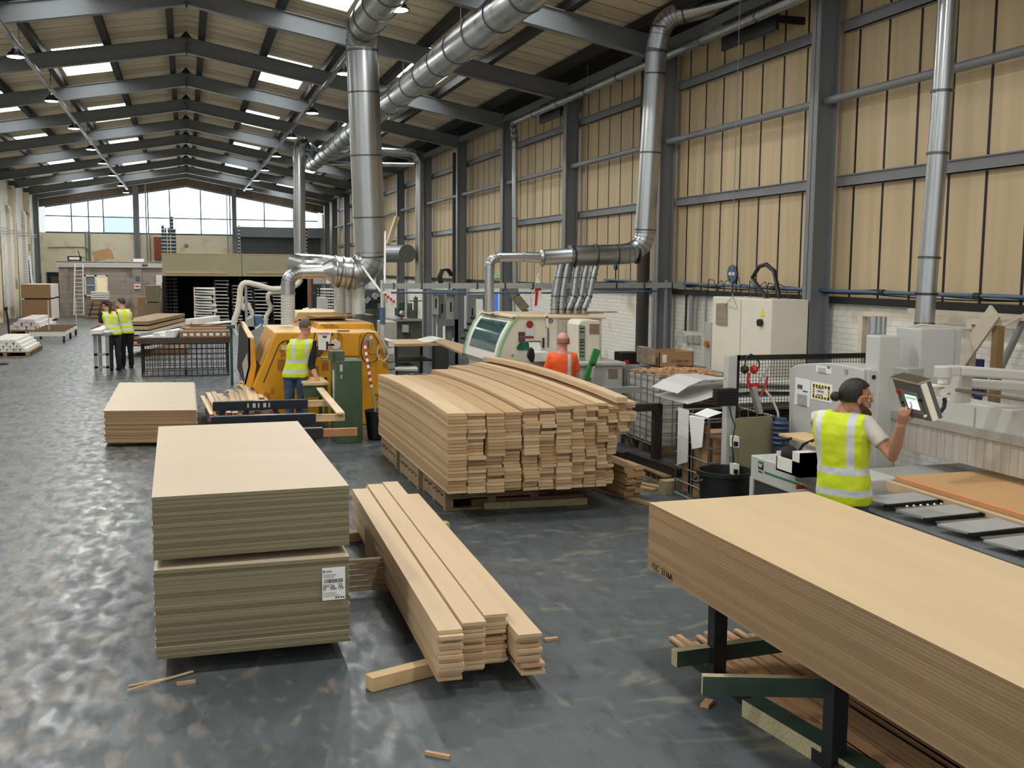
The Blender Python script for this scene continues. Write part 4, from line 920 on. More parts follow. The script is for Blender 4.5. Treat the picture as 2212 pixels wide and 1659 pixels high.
# ================================================================== roller feed bench in front of him
BS = mat('dark_blue_steel', rgb(44, 47, 54), .32, .3, .12)
for i, (u0, v0, u1, v1, y, tu, tv) in enumerate(((459, 868, 664, 862, 14.45, 718, 859), (455, 900, 681, 892, 13.0, 744, 887), (566, 930, 697, 921, 11.85, 771, 917))):
    z = .68; a, b = aty(u0, v0, y), aty(u1, v1, y); c = aty(tu, tv, y)
    r = thing('feed_trestle', 'dark steel trestle with a timber extension, %s of three in front of the amber machine' % ['farthest', 'middle', 'nearest'][i], 'trestle', ((a.x+b.x)/2, y, 0), group='feed trestles')
    zt_ = (a.z+b.z)/2; m = MB(); m.box(a.x, b.x, y-.05, y+.05, zt_-.125, zt_); m.build('top_beam', BS, r, bevel=.006)
    m = MB(); m.box(b.x, c.x, y-.035, y+.035, zt_-.105, zt_-.02); m.build('timber_extension', TIMBER if i < 2 else mat('red_timber', rgb(176, 122, 84), .7, 0, .1), r)
    L = b.x-a.x
    for x in (a.x+.12, b.x-.12):
        m = MB(); m.box(x-.04, x+.04, y-.04, y+.04, 0, zt_-.125); m.box(x-.05, x+.05, y-.35, y+.35, 0, .05); m.build('leg', BS, r)
    m = MB(); m.bar((a.x+.15, y, .12), (a.x+.45, y, zt_-.12), .06, .06); m.bar((b.x-.15, y, .12), (b.x-.45, y, zt_-.12), .06, .06); m.build('brace', BS, r)
    if i == 0:
        m = MB(); g0, g1 = aty(529, 873, y-.052), aty(565, 871, y-.052)
        for k in range(5): x = a.x+.45+.07*k; m.box(x, x+.02+.02*(k % 2), y-.053, y-.05, zt_-.09, zt_-.03)
        m.build('chipped_marking', GREYP, r)
# infeed table with wooden top
tb = thing('infeed_table', 'wood topped infeed table between the man and the green cabinet', 'table', (1.85, 15.75, 0))
m = MB(); m.box(1.62, 2.0, 15.55, 16.4, .80, .84); m.build('table_top', TIMBER, tb, bevel=.004)
m = MB(); m.box(1.64, 1.98, 15.6, 16.35, .62, .80); m.build('apron', GREENM, tb)
for x in (1.66, 1.96):
    for y in (15.62, 16.33): MB().box(x-.025, x+.025, y-.025, y+.025, 0, .62).build('leg', GREENM, tb)
m = MB(); m.box(1.66, 1.96, 15.62, 16.33, .15, .18); m.build('lower_shelf', BLACKM, tb)
# ================================================================== plank bundle left of the machine
r = thing('pallet', 'dark pallet carrying bowed thin planks left of the amber machine', 'pallet', (.66, 17.6, 0))
m = MB()
for y in (16.5, 17.5, 18.5): m.box(.3, 1.1, y-.05, y+.05, .0, .1)
m.build('bearers', PALLET, r)
m = MB(); m.box(.26, 1.14, 16.35, 18.8, .1, .2); m.build('deck', mat('dark_pallet_wood', rgb(70, 52, 40), .8, 0, .2), r)
rnd2 = random.Random(5)
PL = mat('pale_thin_plank', rgb(222, 196, 160), .6, 0, .06, (8, 2, 8)); PLD = mat('walnut_end_plank', rgb(126, 86, 62), .7, 0, .15, (8, 2, 20))
gx = [(.30, .30, 0), (.37, .34, 0), (.45, .34, .0), (.53, .32, .1), (.62, .36, .18), (.70, .36, .16), (.78, .38, .12), (.87, .50, .16), (.95, .50, .15), (1.03, .52, .05), (1.1, .5, .02)]
for ci, (x, zt_, hog) in enumerate(gx):
    n = int((zt_-.2)/.035)+1
    for i in range(n):
        z = .2+.034*i; mt = PL
        d = (rnd2.uniform(-.05, .02), 1); w = .075
        o = plank('thin_plank', (x+rnd2.uniform(-.012, .012), 16.4+rnd2.uniform(-.1, .05), z), d, 2.5, w, .026, PL, 'thin bowed plank left of the amber machine, %s column, %s up' % (ordw(ci+1), ordw(i+1)), 'plank', 'thin planks left of the amber machine', hog=hog*(i/n), seg=7)
        o.data.materials.append(PLD)
        for f in o.data.polygons:
            if f.normal.y < -.7: f.material_index = 1
for i in range(5): plank('short_plank', (.98+.03*i, 16.25, .2+.035*i), (.1, 1), 1.6, .12, .03, PALLET, 'short red-brown plank right of the thin planks, %s up' % ordw(i+1), 'plank', 'short planks by the thin plank bundle')
# ================================================================== white moulding machine
wm = thing('moulding_machine', 'white and pale green enclosed moulding machine with a curved window hood', 'machine', (5.2, 16, 0))
MF = 15.0; hp = ((1122, 684), (1112, 694), (1103, 706), (1094, 722), (1086, 740), (1080, 760), (1075, 785))
hood = [aty(u, v, MF) for u, v in hp]
right = aty(1226, 690, MF)
m = MB(); P = hood+[aty(1084, 800, MF), Vector((aty(1100, 820, MF).x, MF, 0)), Vector((aty(1300, 800, MF).x, MF, 0)), aty(1300, 690, MF), aty(1180, 686, MF)]
m.prism(P, (0, 0, 0), (0, 1.95, 0)); m.build('enclosure', [CREAMW], wm)
# hood skin raised on the curve, with window
def hpt(t, off=0.0):
    f = t*(len(hood)-1); i = min(len(hood)-2, int(f)); p = hood[i].lerp(hood[i+1], f-i); d = (hood[i+1]-hood[i]).normalized(); n = Vector((-d.z, 0, d.x)); n = -n if n.x > 0 else n
    return p+n*off
def hskin(name, t0, t1, y0, y1, off, th, mt, steps=10):
    m = MB(); rs = []
    for k in range(steps+1):
        t = t0+(t1-t0)*k/steps; a = hpt(t, off); b = hpt(t, off+th); rs.append([Vector((a.x, y0, a.z)), Vector((b.x, y0, b.z)), Vector((b.x, y1, b.z)), Vector((a.x, y1, a.z))])
    m.rings(rs); return m.build(name, mt, wm, smooth=True)
hskin('hood_skin', 0, 1, MF+.08, MF+1.87, .0, .02, WHITE)
hskin('hood_trim', 0, 1, MF-.03, MF+.08, .0, .03, GREENP); hskin('hood_trim', 0, 1, MF+1.87, MF+1.98, .0, .03, GREENP)
hskin('hood_window', .25, .86, MF+.22, MF+1.68, .022, .004, mat('dark_hood_glass', rgb(52, 86, 84), .08, .0, .3, (2, 1, 4), spec=1.0))
text('Mulltin Bergmen', .13, mat('mid_green_print', rgb(110, 160, 116), .5), 'machine_lettering', wm, hpt(.2, .035)+Vector((0, 1.6, 0)), Matrix(((0, 0, -1, 0), (-1, 0, 0, 0), (0, 1, 0, 0), (0, 0, 0, 1))).to_4x4() @ Matrix.Rotation(-.6, 4, 'X'), sx=.75)
m = MB()
for t in (.3, .45, .6, .75): p = hpt(t, .05); m.cyl((p.x, MF+1.98, p.z), (p.x-.05, MF+2.02, p.z), .03, n=8)
m.build('clamp_knob', BLACK, wm)
m = MB(); q = [aty(1075, 785, MF), aty(1084, 800, MF), aty(1100, 830, MF)]; 
solid('roof_board', mat('dusty_board', rgb(206, 186, 150), .8, 0, .08), [(1108, 683), (1310, 686), (1310, 689), (1106, 686)], MF-.04, MF+1.9, wm)
m = MB(); 
for i in range(4): a = aty(1112+i*40, 670+i*2, 17); m.box(a.x, a.x+.55, 15.6+.2*i, 15.75+.2*i, 1.80+.01*i, 1.815+.01*i)
tag(m.build('loose_strips', STRIP), 'loose wood strips lying on the roof of the white moulding machine', 'wood strip')
RF = MF-.01
def sign(name, r_, mt, parent=wm, y=RF): return solid(name, mt, rect(*r_), y-.006, y, parent)
sg = sign('safety_notice', (1135, 699, 1154, 737), mat('pale_notice', rgb(206, 206, 204), .5, 0, .12, (60, 60, 60)))
c = aty(1144.5, 701, RF-.008); MB().lathe([(.001, 0), (.058, 0), (.058, .004), (.001, .004)], c=c, n=20, axis='Y').build('red_badge', mat('dark_red', rgb(140, 40, 44), .5), wm).scale = (1, 1, 1)
sign('red_arrow_strip', (1135, 726, 1153, 731), mat('dark_red', rgb(140, 40, 44), .5), y=RF-.007)
for v in (717, 728): sign('warning_picture', (1120, v, 1134, v+10), mat('maroon_print', rgb(96, 62, 62), .6, 0, .5, (50, 50, 50)))
solid('green_hatch', mat('green_glass', rgb(36, 110, 86), .2, 0, .3, (8, 8, 8)), [(1116, 751), (1124, 738), (1145, 738), (1145, 756), (1118, 756)], RF-.01, RF, wm)
solid('control_recess', BLACKM, rect(1144, 737, 1168, 741), RF-.03, RF, wm); solid('hanging_sheet', PAPER, [(1142, 739), (1166, 739), (1170, 760), (1145, 758)], RF-.06, RF-.05, wm)
solid('control_shelf', WHITE, [(1152, 761), (1184, 760), (1190, 781), (1156, 782)], RF-.25, RF, wm, bevel=.01)
solid('blue_level_strip', mat('dull_blue_strip', rgb(96, 104, 140), .4), rect(1183, 710, 1186, 750), RF-.012, RF, wm)
solid('latch', BLACK, rect(1173, 730, 1176, 751), RF-.03, RF, wm)
solid('corner_plate', CREAMW, [(1179, 706), (1179, 680), (1182, 675), (1184, 680), (1186, 708)], RF-.03, RF, wm)
c = aty(1190, 693, RF-.005); MB().lathe([(.001, 0), (.034, 0), (.034, .004), (.001, .004)], c=c, n=20, axis='Y').build('blue_round_sign', BLUEP, wm); text('5', .05, PAPER, 'sign_digit', wm, c+Vector((-.015, -.002, -.018)), (math.pi/2, 0, 0))
text('*', .1, BLACK, 'machine_mark', wm, aty(1104, 775, RF-.002), (math.pi/2, 0, 0)); solid('yellow_plate', mat('yellow_plate', rgb(236, 214, 90), .5), rect(1110, 777, 1121, 783), RF-.004, RF, wm)
solid('black_pad', BLACK, [(1140, 770), (1143, 756), (1149, 750), (1154, 756), (1156, 770), (1153, 784), (1147, 782)], RF-.45, RF-.38, wm, bevel=.01)
# plastic curtain on its right part
m = MB(); 
for i in range(12): u = 1206+i*3.6; ypoly(m, [(u, 690), (u+3.8, 690), (u+3.8, 760), (u, 762)], RF-.03-.012*(i % 2), RF-.005)
m.build('plastic_sheet', mat('grubby_plastic', rgb(190, 184, 168), .5, 0, .1, (4, 4, 1)), wm)
# control tower
ct = thing('control_tower', 'tall cream control tower with green button panel behind the man in orange', 'cabinet', (6.0, 14.4, 0))
CY = 14.3
m = MB(); ypoly(m, [(1250, 792), (1250, 702), (1254, 694), (1262, 691), (1296, 692), (1296, 792)], CY, CY+.5); m.build('tower_body', CREAMW, ct, bevel=.02)
solid('button_panel', mat('sage_panel', rgb(132, 146, 124), .5), [(1251, 701), (1264, 704), (1264, 788), (1251, 780)], CY-.015, CY, ct)
solid('vent_grille', mat('brown_grille', rgb(140, 118, 100), .6, 0, .2, (1, 1, 90)), rect(1274, 700, 1295, 722), CY-.01, CY, ct)
m = MB()
for v in (708, 716, 733, 738, 745, 752, 760, 768): ypoly(m, rect(1253, v, 1262, v+2.2), CY-.022, CY-.015)
m.build('button_rows', BLACK, ct); m = MB(); pz = Vector((aty(1273, 800, CY).x, CY+.25, 0)); m.box(pz.x-.2, pz.x+.2, CY+.05, CY+.45, 0, aty(1273, 791, CY).z); m.build('plinth', GREYD, ct)
# grey end box and green lever
eb = thing('outfeed_box', 'grey outfeed housing with a vent right of the control tower', 'machine', (6.6, 14.0, 0))
a, b = aty(1300, 790, 14.0), aty(1345, 796, 14.0); m = MB(); m.box(a.x-.5, b.x, 14.0, 14.9, 0, a.z); m.build('housing', GREYP, eb, bevel=.015); m = MB(); m.box(a.x-.55, b.x+.03, 13.95, 14.95, a.z, a.z+.05); m.build('worktop', GREYP, eb, bevel=.01)
solid('vent_grille', mat('brown_grille', rgb(140, 118, 100), .6), rect(1315, 797, 1334, 817), 13.985, 14.0, eb)
solid('green_lever_panel', GREENB, [(1284, 752), (1298, 757), (1296, 764), (1276, 822), (1262, 823), (1264, 812)], 13.75, 13.8, None, bevel=.01, lab='bright green tilted guard panel right of the man in orange', cat='panel')
pr = bpy.data.objects['green_lever_panel']; m = MB(); m.bar(aty(1283, 790, 13.73), aty(1277, 816, 13.73), .05, .02); m.build('handle', GREYP, pr); m = MB(); q = aty(1272, 815, 13.78); m.box(q.x-.03, q.x+.03, 13.76, 13.8, 0, q.z); m.build('support_post', GREYD, pr); m = MB(); q = aty(1281, 787, 13.74); m.ball(q, .03); m.build('knob', BLACK, pr, smooth=True)
# ================================================================== cream electrical cabinet
KX = 7.42; a = atx(1540, 640, KX); b = atx(1668, 645, KX)
kc = thing('electrical_cabinet', 'big cream electrical cabinet against the wall left of the near column', 'cabinet', (7.7, 13.2, 0))
m = MB(); m.box(KX, 7.98, b.y, a.y, 0, a.z); m.build('cabinet_body', mat('cream_cabinet', rgb(226, 221, 204), .45, 0, .03), kc, bevel=.012)
xpoly_ = MB(); xpoly(xpoly_, [(1547, 655), (1569, 655), (1569, 703), (1546, 701)], KX-.02, KX); xpoly_.build('vent_grille', mat('ribbed_vent', rgb(150, 138, 118), .6, 0, .25, (1, 1, 70)), kc)
m = MB(); q = atx(1600, 700, KX); m.box(KX-.004, KX, q.y-.004, q.y+.004, .05, a.z-.03); m.build('door_seam', GREYD, kc)
q = atx(1645, 697, KX); m = MB(); m.cyl((KX, q.y, q.z), (KX-.05, q.y, q.z), .05, n=12); m.build('isolator_knob', BLACK, kc)
q = atx(1647, 675, KX-.004); m = MB(); m.prism([(KX-.004, q.y-.06, q.z-.05), (KX-.004, q.y+.06, q.z-.05), (KX-.004, q.y, q.z+.06)], (0, 0, 0), (-.003, 0, 0)); m.build('warning_triangle', mat('warning_yellow', rgb(240, 210, 40), .5), kc)
m = MB(); m.tube([Vector((7.75, 12.9, a.z)), atx(1625, 600, 7.75), atx(1640, 576, 7.75), atx(1655, 571, 7.75), atx(1672, 585, 7.75), atx(1684, 640, 7.75)+Vector((0, 0, -.02))], .03, 10)
tag(m.build('black_hose', BLACK, smooth=True), 'thick black hose arching over the top of the cream electrical cabinet', 'hose')
m = MB(); rr = random.Random(3)
for i in range(9):
    y = 12.4+.25*i; m.tube([(7.8, y, 2.16), (7.78, y+.1, 2.3+rr.random()*.15), (7.8, y+.3, 2.32+rr.random()*.1), (7.85, y+.42, 2.16)], .007, 5)
tag(m.build('loose_cables', BLACK, smooth=True), 'tangle of thin black cables on top of the cream electrical cabinet', 'cable')
# wire coat hanger, wall sockets, wall signs
m = MB(); m.tube([atx(u, v, KX-.03) for u, v in ((1565, 660), (1580, 643), (1582, 633), (1584, 643), (1592, 665), (1570, 661))], .005, 5); tag(m.build('wire_hanger', GREYD), 'thin wire hanger dangling over the cream cabinet vent', 'hanger')
for i, (u, v, mt, dn, lab) in enumerate(((1583, 592, BLUEP, 0, 'blue round safety glasses sign on the wall boards above the cream cabinet'),)):
    c = atx(u, v, 8.4); m = MB(); m.lathe([(.001, 0), (.15, 0), (.15, .01), (.001, .01)], c=(c.x-.02, c.y, c.z), n=28, axis='X'); o = tag(m.build('safety_sign', BLUEP), lab, 'sign')
    m = MB()
    for s in (-1, 1): m.box(c.x-.025, c.x-.02, c.y+s*.055-.035, c.y+s*.055+.035, c.z-.02, c.z+.03)
    m.box(c.x-.025, c.x-.02, c.y-.07, c.y+.07, c.z-.2, c.z-.17); m.build('goggles_symbol', PAPER, o)
sk = thing('wall_sockets', 'row of grey wall sockets with cables on the white wall right of a column', 'socket', atx(1495, 733, 8.37))
for i in range(3): q = atx(1485+11*i, 733, 8.37); m = MB(); m.box(8.32, 8.4, q.y-.06, q.y+.06, q.z-.07, q.z+.07); m.build('socket', GREYP, sk, bevel=.006)
q = atx(1530, 750, 8.3); m = MB(); m.box(8.28, 8.4, q.y-.12, q.y+.12, q.z-.4, q.z+.42); o = tag(m.build('isolator_switch', GREYP, bevel=.008), 'tall grey isolator box with red and yellow switch beside the cream cabinet', 'switch')
q = atx(1529, 743, 8.27); MB().cyl((8.28, q.y, q.z), (8.22, q.y, q.z), .05, n=12).build('rotary_knob', mat('orange_knob', rgb(214, 120, 30), .5), o)
for i, u in enumerate((1483, 1495, 1507, 1526)):
    a = atx(u, 625, 8.34); b = atx(u, 725, 8.34); m = MB(); m.cyl(a, Vector((8.34, a.y, b.z+.08)), .02 if i != 1 else .04, n=8); tag(m.build('conduit_drop', GREYD if i != 0 else BLACK), '%s vertical conduit dropping to the wall sockets' % ['first', 'second', 'third', 'fourth'][i], 'pipe')
# dark post behind duct C is built with the ducts; wall gauge
c = atx(1328, 577, 8.2); m = MB(); m.lathe([(.001, 0), (.06, 0), (.06, .04), (.001, .04)], c=c, n=20, axis='X'); m.cyl((c.x+.02, c.y, c.z-.05), (c.x+.02, c.y, 2.3), .012, n=6); tag(m.build('pressure_gauge', BLACK), 'small round pressure gauge on the air line below the level duct header', 'gauge')
# flag
m = MB(); a = aty(1164, 590, 16.9); b = aty(1148, 640, 16.9); m.cyl(a, b, .008, n=6); fl = tag(m.build('flag', WHITE), 'small white flag with a red cross hanging from the blue air line', 'flag')
m = MB(); ypoly(m, [(1163, 600), (1167, 612), (1171, 640), (1166, 655), (1158, 663), (1151, 658), (1156, 632), (1160, 612)], 16.85, 16.86); m.build('flag_cloth', PAPER, fl)
m = MB(); ypoly(m, [(1157, 621), (1169, 618), (1170, 626), (1155, 630)], 16.842, 16.85); ypoly(m, [(1157, 630), (1163, 629), (1160, 660), (1155, 661)], 16.842, 16.85); m.build('red_cross', RED, fl)
m = MB(); ypoly(m, [(826, 632), (833, 628), (856, 650), (850, 655)], 17.2, 17.21); o = tag(m.build('tape_tail', PAPER), 'red and white tape end dangling beside the grey post', 'tape'); m = MB()
for i in range(4): ypoly(m, [(830+6*i, 634+5*i), (834+6*i, 633+5*i), (836+6*i, 639+5*i), (832+6*i, 640+5*i)], 17.19, 17.2)
m.build('red_marks', RED, o)
m = MB(); m.tube([aty(782, 575, 18), aty(800, 600, 17.8), aty(830, 640, 17.4)], .02, 6, flat=(0, 1, 0)); m.tube([aty(832, 500, 18), aty(831, 620, 17.4), aty(836, 655, 17.4)], .018, 6); tag(m.build('lifting_strap', PAPER), 'white strap slung round the foot of the thick drop duct', 'strap')
# ================================================================== fence with hung tools
FY_ = 9.4
fn = thing('mesh_fence', 'black framed wire mesh fence with a pale grey post behind the saw', 'fence', (6, FY_, 0))
pa, pb = aty(1570, 768, FY_), aty(1589, 768, FY_); m = MB(); m.box(pa.x, pb.x, FY_-.04, FY_+.06, 0, pa.z); m.build('grey_post', GREYP, fn, bevel=.004)
rr_ = aty(1878, 766, FY_); m = MB(); m.box(pb.x, rr_.x, FY_-.02, FY_+.02, pa.z-.05, pa.z); m.box(pb.x, pb.x+.04, FY_-.02, FY_+.02, .2, pa.z); m.box(pb.x, rr_.x, FY_-.02, FY_+.02, .2, .24); m.box(rr_.x-.04, rr_.x, FY_-.02, FY_+.02, .0, pa.z); m.build('black_frame', BLACKM, fn)
m = MB(); x = pb.x+.04
while x < rr_.x: m.box(x-.002, x+.002, FY_-.002, FY_+.002, .24, pa.z-.05); x += .034
z = .24
while z < pa.z-.05: m.box(pb.x, rr_.x, FY_-.002, FY_+.002, z-.002, z+.002); z += .034
o = m.build('wire_mesh', BLACKM, fn); o['kind'] = 'stuff'
m = MB(); m.mi = 0
hd_ = thing('ear_defenders', 'red and black ear defenders hanging on the mesh fence', 'ear defenders', aty(1620, 798, FY_-.1))
for (u, v, mt) in ((1609, 798, BLACK), (1629, 798, RED)):
    c = aty(u, v, FY_-.1); m = MB(); m.lathe([(.001, -.03), (.035, -.03), (.045, 0), (.03, .03), (.001, .03)], c=c, n=20, axis='X'); m.build('ear_cup', mt, hd_, smooth=True)
m = MB(); m.tube([aty(u, v, FY_-.1) for u, v in ((1609, 790), (1612, 772), (1622, 765), (1634, 772), (1641, 787), (1636, 800))], .008, 6); m.build('headband', BLACK, hd_, smooth=True)
gn = thing('strapping_tool', 'red and grey strapping tool hanging from the mesh fence with its hose', 'tool', aty(1628, 840, FY_-.12))
m = MB(); m.bar(aty(1625, 835, FY_-.12), aty(1641, 893, FY_-.12), .09, .05); m.build('tool_body', GREYD, gn, bevel=.01)
m = MB(); m.tube([aty(u, v, FY_-.12) for u, v in ((1618, 805), (1615, 822), (1622, 834), (1636, 832))], .016, 8); m.bar(aty(1620, 835, FY_-.13), aty(1637, 833, FY_-.13), .03, .06); m.tube([aty(u, v, FY_-.12) for u, v in ((1643, 855), (1655, 830), (1658, 812))], .013, 8); m.build('red_handle', RED, gn, smooth=True)
m = MB(); m.tube([aty(u, v, FY_-.12) for u, v in ((1640, 824), (1652, 808), (1658, 795), (1664, 790))], .014, 8); m.build('grey_lever', GREYD, gn, smooth=True)
m = MB(); m.tube([aty(u, v, FY_-.14) for u, v in ((1655, 845), (1668, 862), (1680, 890), (1684, 930), (1685, 950))], .013, 8); m.build('air_hose', HOSEW, gn, smooth=True)
# olive panel, socket boxes
solid('olive_panel', mat('olive_board', rgb(128, 124, 94), .6, 0, .06), [(1592, 905), (1668, 899), (1690, 1080), (1592, 1082)], 9.2, 9.25, None, lab='olive green board standing between the fence post and the grey desk', cat='board')
for i, v in enumerate((955, 1015)): 
    o = solid('socket_box', WHITE, rect(1586, v-12, 1597, v+12), 9.1, 9.19, None, lab='white socket box on the fence post, %s of two' % ['upper', 'lower'][i], cat='socket'); solid('plug', BLACK, rect(1589, v, 1595, v+9), 9.06, 9.1, o)
m = MB(); m.tube([aty(u, v, 9.1) for u, v in ((1575, 878), (1582, 905), (1588, 920), (1582, 950), (1584, 1000))], .006, 6); tag(m.build('black_cable', BLACK), 'thin black cable running down the grey fence post', 'cable')
m = MB(); c = aty(1686, 935, 9.1)
for k in range(5): m.lathe([(.07, -.12+.05*k), (.09, -.10+.05*k), (.07, -.08+.05*k)], c=c, n=18)
m.cyl(c-Vector((0, 0, .9)), c+Vector((0, 0, .15)), .06, n=18); tag(m.build('hose_reel', mat('slate_blue', rgb(52, 66, 92), .5), smooth=True), 'blue air hose reel behind the white box', 'reel')
# ================================================================== panel saw
pw = thing('panel_saw', 'light grey beam panel saw with curtain strips and plated tables at the right', 'machine', (5.6, 7, 0))
DX = 4.87; t0, t1 = atx(1622, 982, DX), atx(1775, 1030, DX); zt_ = t0.z
m = MB(); m.box(DX, 5.5, 7.0, t0.y, zt_-.22, zt_); m.build('desk_top', GREYP, pw, bevel=.012)
m = MB(); m.box(DX+.01, 5.45, 7.03, t0.y-.06, 0, zt_-.22); m.build('desk_cabinet', mat('charcoal_panel', rgb(50, 52, 54), .5), pw)
m = MB(); m.box(DX-.004, DX+.05, t0.y-.06, t0.y, 0, zt_-.2); m.build('desk_end', GREYP, pw)
m = MB(); q0, q1 = atx(1651, 1020, DX-.003), atx(1727, 1046, DX-.003); m.hexa([(DX-.004, q0.y, q0.z-.008), (DX, q0.y, q0.z-.008), (DX, q1.y, q0.z-.008), (DX-.004, q1.y, q0.z-.008), (DX-.004, q0.y, q0.z+.008), (DX, q0.y, q0.z+.008), (DX, q1.y, q0.z+.008), (DX-.004, q1.y, q0.z+.008)]); m.build('green_stripe', mat('brand_green', rgb(24, 110, 84), .5), pw)
m = MB(); q0, q1 = atx(1639, 995, DX), atx(1649, 1016, DX); m.box(DX-.004, DX, q1.y, q0.y, q1.z, (q0.z+q1.z)/2+.005); m.build('logo_black', INK, pw); m = MB(); m.box(DX-.004, DX, q1.y, q0.y, (q0.z+q1.z)/2+.005, q0.z); m.build('logo_green', mat('brand_green', rgb(24, 110, 84), .5), pw)
MR = Matrix(((0, 0, -1, 0), (-1, 0, 0, 0), (0, 1, 0, 0), (0, 0, 0, 1)))
text('W', .055, PAPER, 'logo_letter', pw, Vector((DX-.005, q0.y-.008, (q0.z+q1.z)/2-.022)), MR); text('WEINIG', .022, INK, 'logo_word', pw, Vector((DX-.003, q0.y, q1.z-.03)), MR)
q = atx(1728, 1052, DX-.06); m = MB(); m.cyl((DX-.09, q.y, q.z), (DX-.03, q.y, q.z), .018, n=12); m.build('red_knob', RED, pw, smooth=True); m = MB(); m.bar((DX-.03, q.y+.1, q.z+.05), (DX-.03, q.y-.3, q.z+.05), .03, .03); m.bar((DX-.03, q.y-.02, q.z), (DX-.03, q.y-.2, q.z), .02, .02); m.build('chrome_rail', CHROME, pw)
# arched housing
HX = 5.85; arc = [(1705, 985), (1705, 797), (1714, 791), (1728, 787), (1745, 785), (1770, 784), (1800, 785), (1830, 790), (1865, 798), (1865, 990)]
m = MB(); P = [atx(u, v, HX) for u, v in arc]; P[0].z = P[-1].z = .3; m.prism(P, (0, 0, 0), (.32, 0, 0)); m.build('arched_housing', GREYP, pw, bevel=.01)
ye = P[-1].y; c = aty(1877, 815, ye-.012); m = MB(); m.box(HX+.002, HX+.33, ye-.012, ye, .6, atx(1865, 800, HX).z); m.build('housing_end', GREYP, pw)
m = MB(); m.lathe([(.001, 0), (.02, 0), (.02, .01), (.001, .01)], c=(HX+.06, ye-.02, c.z), n=14, axis='Y'); m.build('round_port', BLACK, pw)
def hsign(name, u0, v0, u1, v1, mt, off=.004):
    a, b = atx(u0, v0, HX), atx(u1, v1, HX); m = MB(); m.box(HX-off, HX-off+.003, b.y, a.y, b.z, a.z); return m.build(name, mt, pw)
hsign('instruction_notice', 1719, 815, 1749, 880, PAPER); hsign('service_label', 1764, 789, 1796, 808, PAPER); hsign('distance_notice', 1753, 823, 1797, 871, PAPER)
hsign('notice_photo', 1724, 830, 1734, 841, mat('grey_print', rgb(90, 90, 90), .7), .006); hsign('notice_blue', 1735, 843, 1745, 848, BLUEP, .006); hsign('notice_red', 1727, 873, 1741, 877, RED, .006)
m = MB()
for i in range(12): v = 850+2.1*i; a, b = atx(1723, v, HX), atx(1744, v+2+.9, HX); m.box(HX-.0065, HX-.004, b.y, a.y, a.z-.006, a.z-.002)
for i in range(6): v = 793+2.3*i; a, b = atx(1768, v, HX), atx(1785, v, HX); m.box(HX-.0065, HX-.004, b.y, a.y, a.z-.004, a.z-.001)
m.build('small_print', mat('grey_ink', rgb(120, 120, 124), .7), pw)
# black and yellow border of the distance notice
m = MB(); a, b = atx(1758, 829, HX), atx(1792, 865, HX); n_ = 11
for i in range(n_):
    for (y0, y1, z0, z1) in ((a.y+(b.y-a.y)*i/n_, a.y+(b.y-a.y)*(i+1)/n_, a.z-.022, a.z), (a.y+(b.y-a.y)*i/n_, a.y+(b.y-a.y)*(i+1)/n_, b.z, b.z+.022), (a.y, a.y-.02, b.z+(a.z-b.z)*i/n_, b.z+(a.z-b.z)*(i+1)/n_), (b.y+.02, b.y, b.z+(a.z-b.z)*i/n_, b.z+(a.z-b.z)*(i+1)/n_)):
        m.mi = i % 2; m.box(HX-.008, HX-.004, min(y0, y1), max(y0, y1), z0, z1)
m.build('hazard_border', [INK, mat('warning_yellow', rgb(240, 210, 40), .5)], pw)
for s_, sz, v, mt, u in (('KEEP DISTANCE OF', .014, 838, INK, 1764), ('2 METRES', .028, 846, RED, 1765), ('FROM MACHINE', .014, 853, INK, 1765), ('IN AUTO', .014, 859, INK, 1770)):
    text(s_, sz, mt, 'notice_print', pw, atx(u, v, HX)+Vector((-.006, 0, 0)), MR)
hsign('service_qr_frame', 1788, 791, 1794, 797, mat('grey_ink', rgb(120, 120, 124), .7), .006); hsign('latch_plate', 1826, 797, 1831, 808, GREYD, .01)
# beam, curtain, posts
XB = 6.15
b0, b1 = atx(1900, 888, XB), atx(2240, 958, XB)
m = MB(); zb = b0.z; m.box(XB-.05, XB+.02, 2.6, b0.y, zb-.035, zb+.035); m.build('lower_rail', mat('brushed_rail', rgb(176, 174, 164), .35, .4, .05), pw)
m = MB(); zt2 = atx(2075, 866, XB).z; m.box(XB-.02, XB+.22, 2.6, b0.y+.05, zb+.03, zt2); m.build('pressure_beam', GREYP, pw, bevel=.008)
m = MB(); q = atx(2106, 890, XB-.022); m.box(XB-.024, XB-.02, q.y-.008, q.y+.008, zb+.04, zt2-.03); m.build('beam_joint', GREYD, pw)
zc0 = .97; m = MB(); y = b0.y-.05; i = 0
while y > 3.0: m.box(XB-.03+.003*(i % 2), XB-.026+.003*(i % 2), y-.047, y, zc0, zb-.03); y -= .046; i += 1
o = m.build('curtain_strips', mat('grubby_curtain', rgb(176, 168, 156), .5, 0, .12, (5, 30, 1)), pw); o['kind'] = 'stuff'
m = MB(); a, b = aty(1893, 730, 8.0), aty(1937, 735, 8.0); m.box(a.x, b.x, 7.95, 8.15, .7, a.z+.02); m.build('left_upright', GREYP, pw, bevel=.012)
m = MB()
for k in range(3): q = aty(1893+10*k, 700, 8.2); m.cyl((q.x, 8.25, 1.6), (q.x, 8.25, aty(1893, 684, 8.25).z), .04, n=16)
m.build('air_cylinder', GALV, pw, smooth=True)
m = MB(); a, b = aty(1990, 710, 8.0), aty(2065, 712, 8.0); c = aty(1986, 855, 8.0); m.box(a.x, b.x, 8.0, 8.35, c.z, a.z); c2 = aty(2083, 715, 8.0); m.box(b.x, c2.x, 8.03, 8.34, c.z, a.z-.01); m.build('drive_housing', GREYP, pw, bevel=.012)
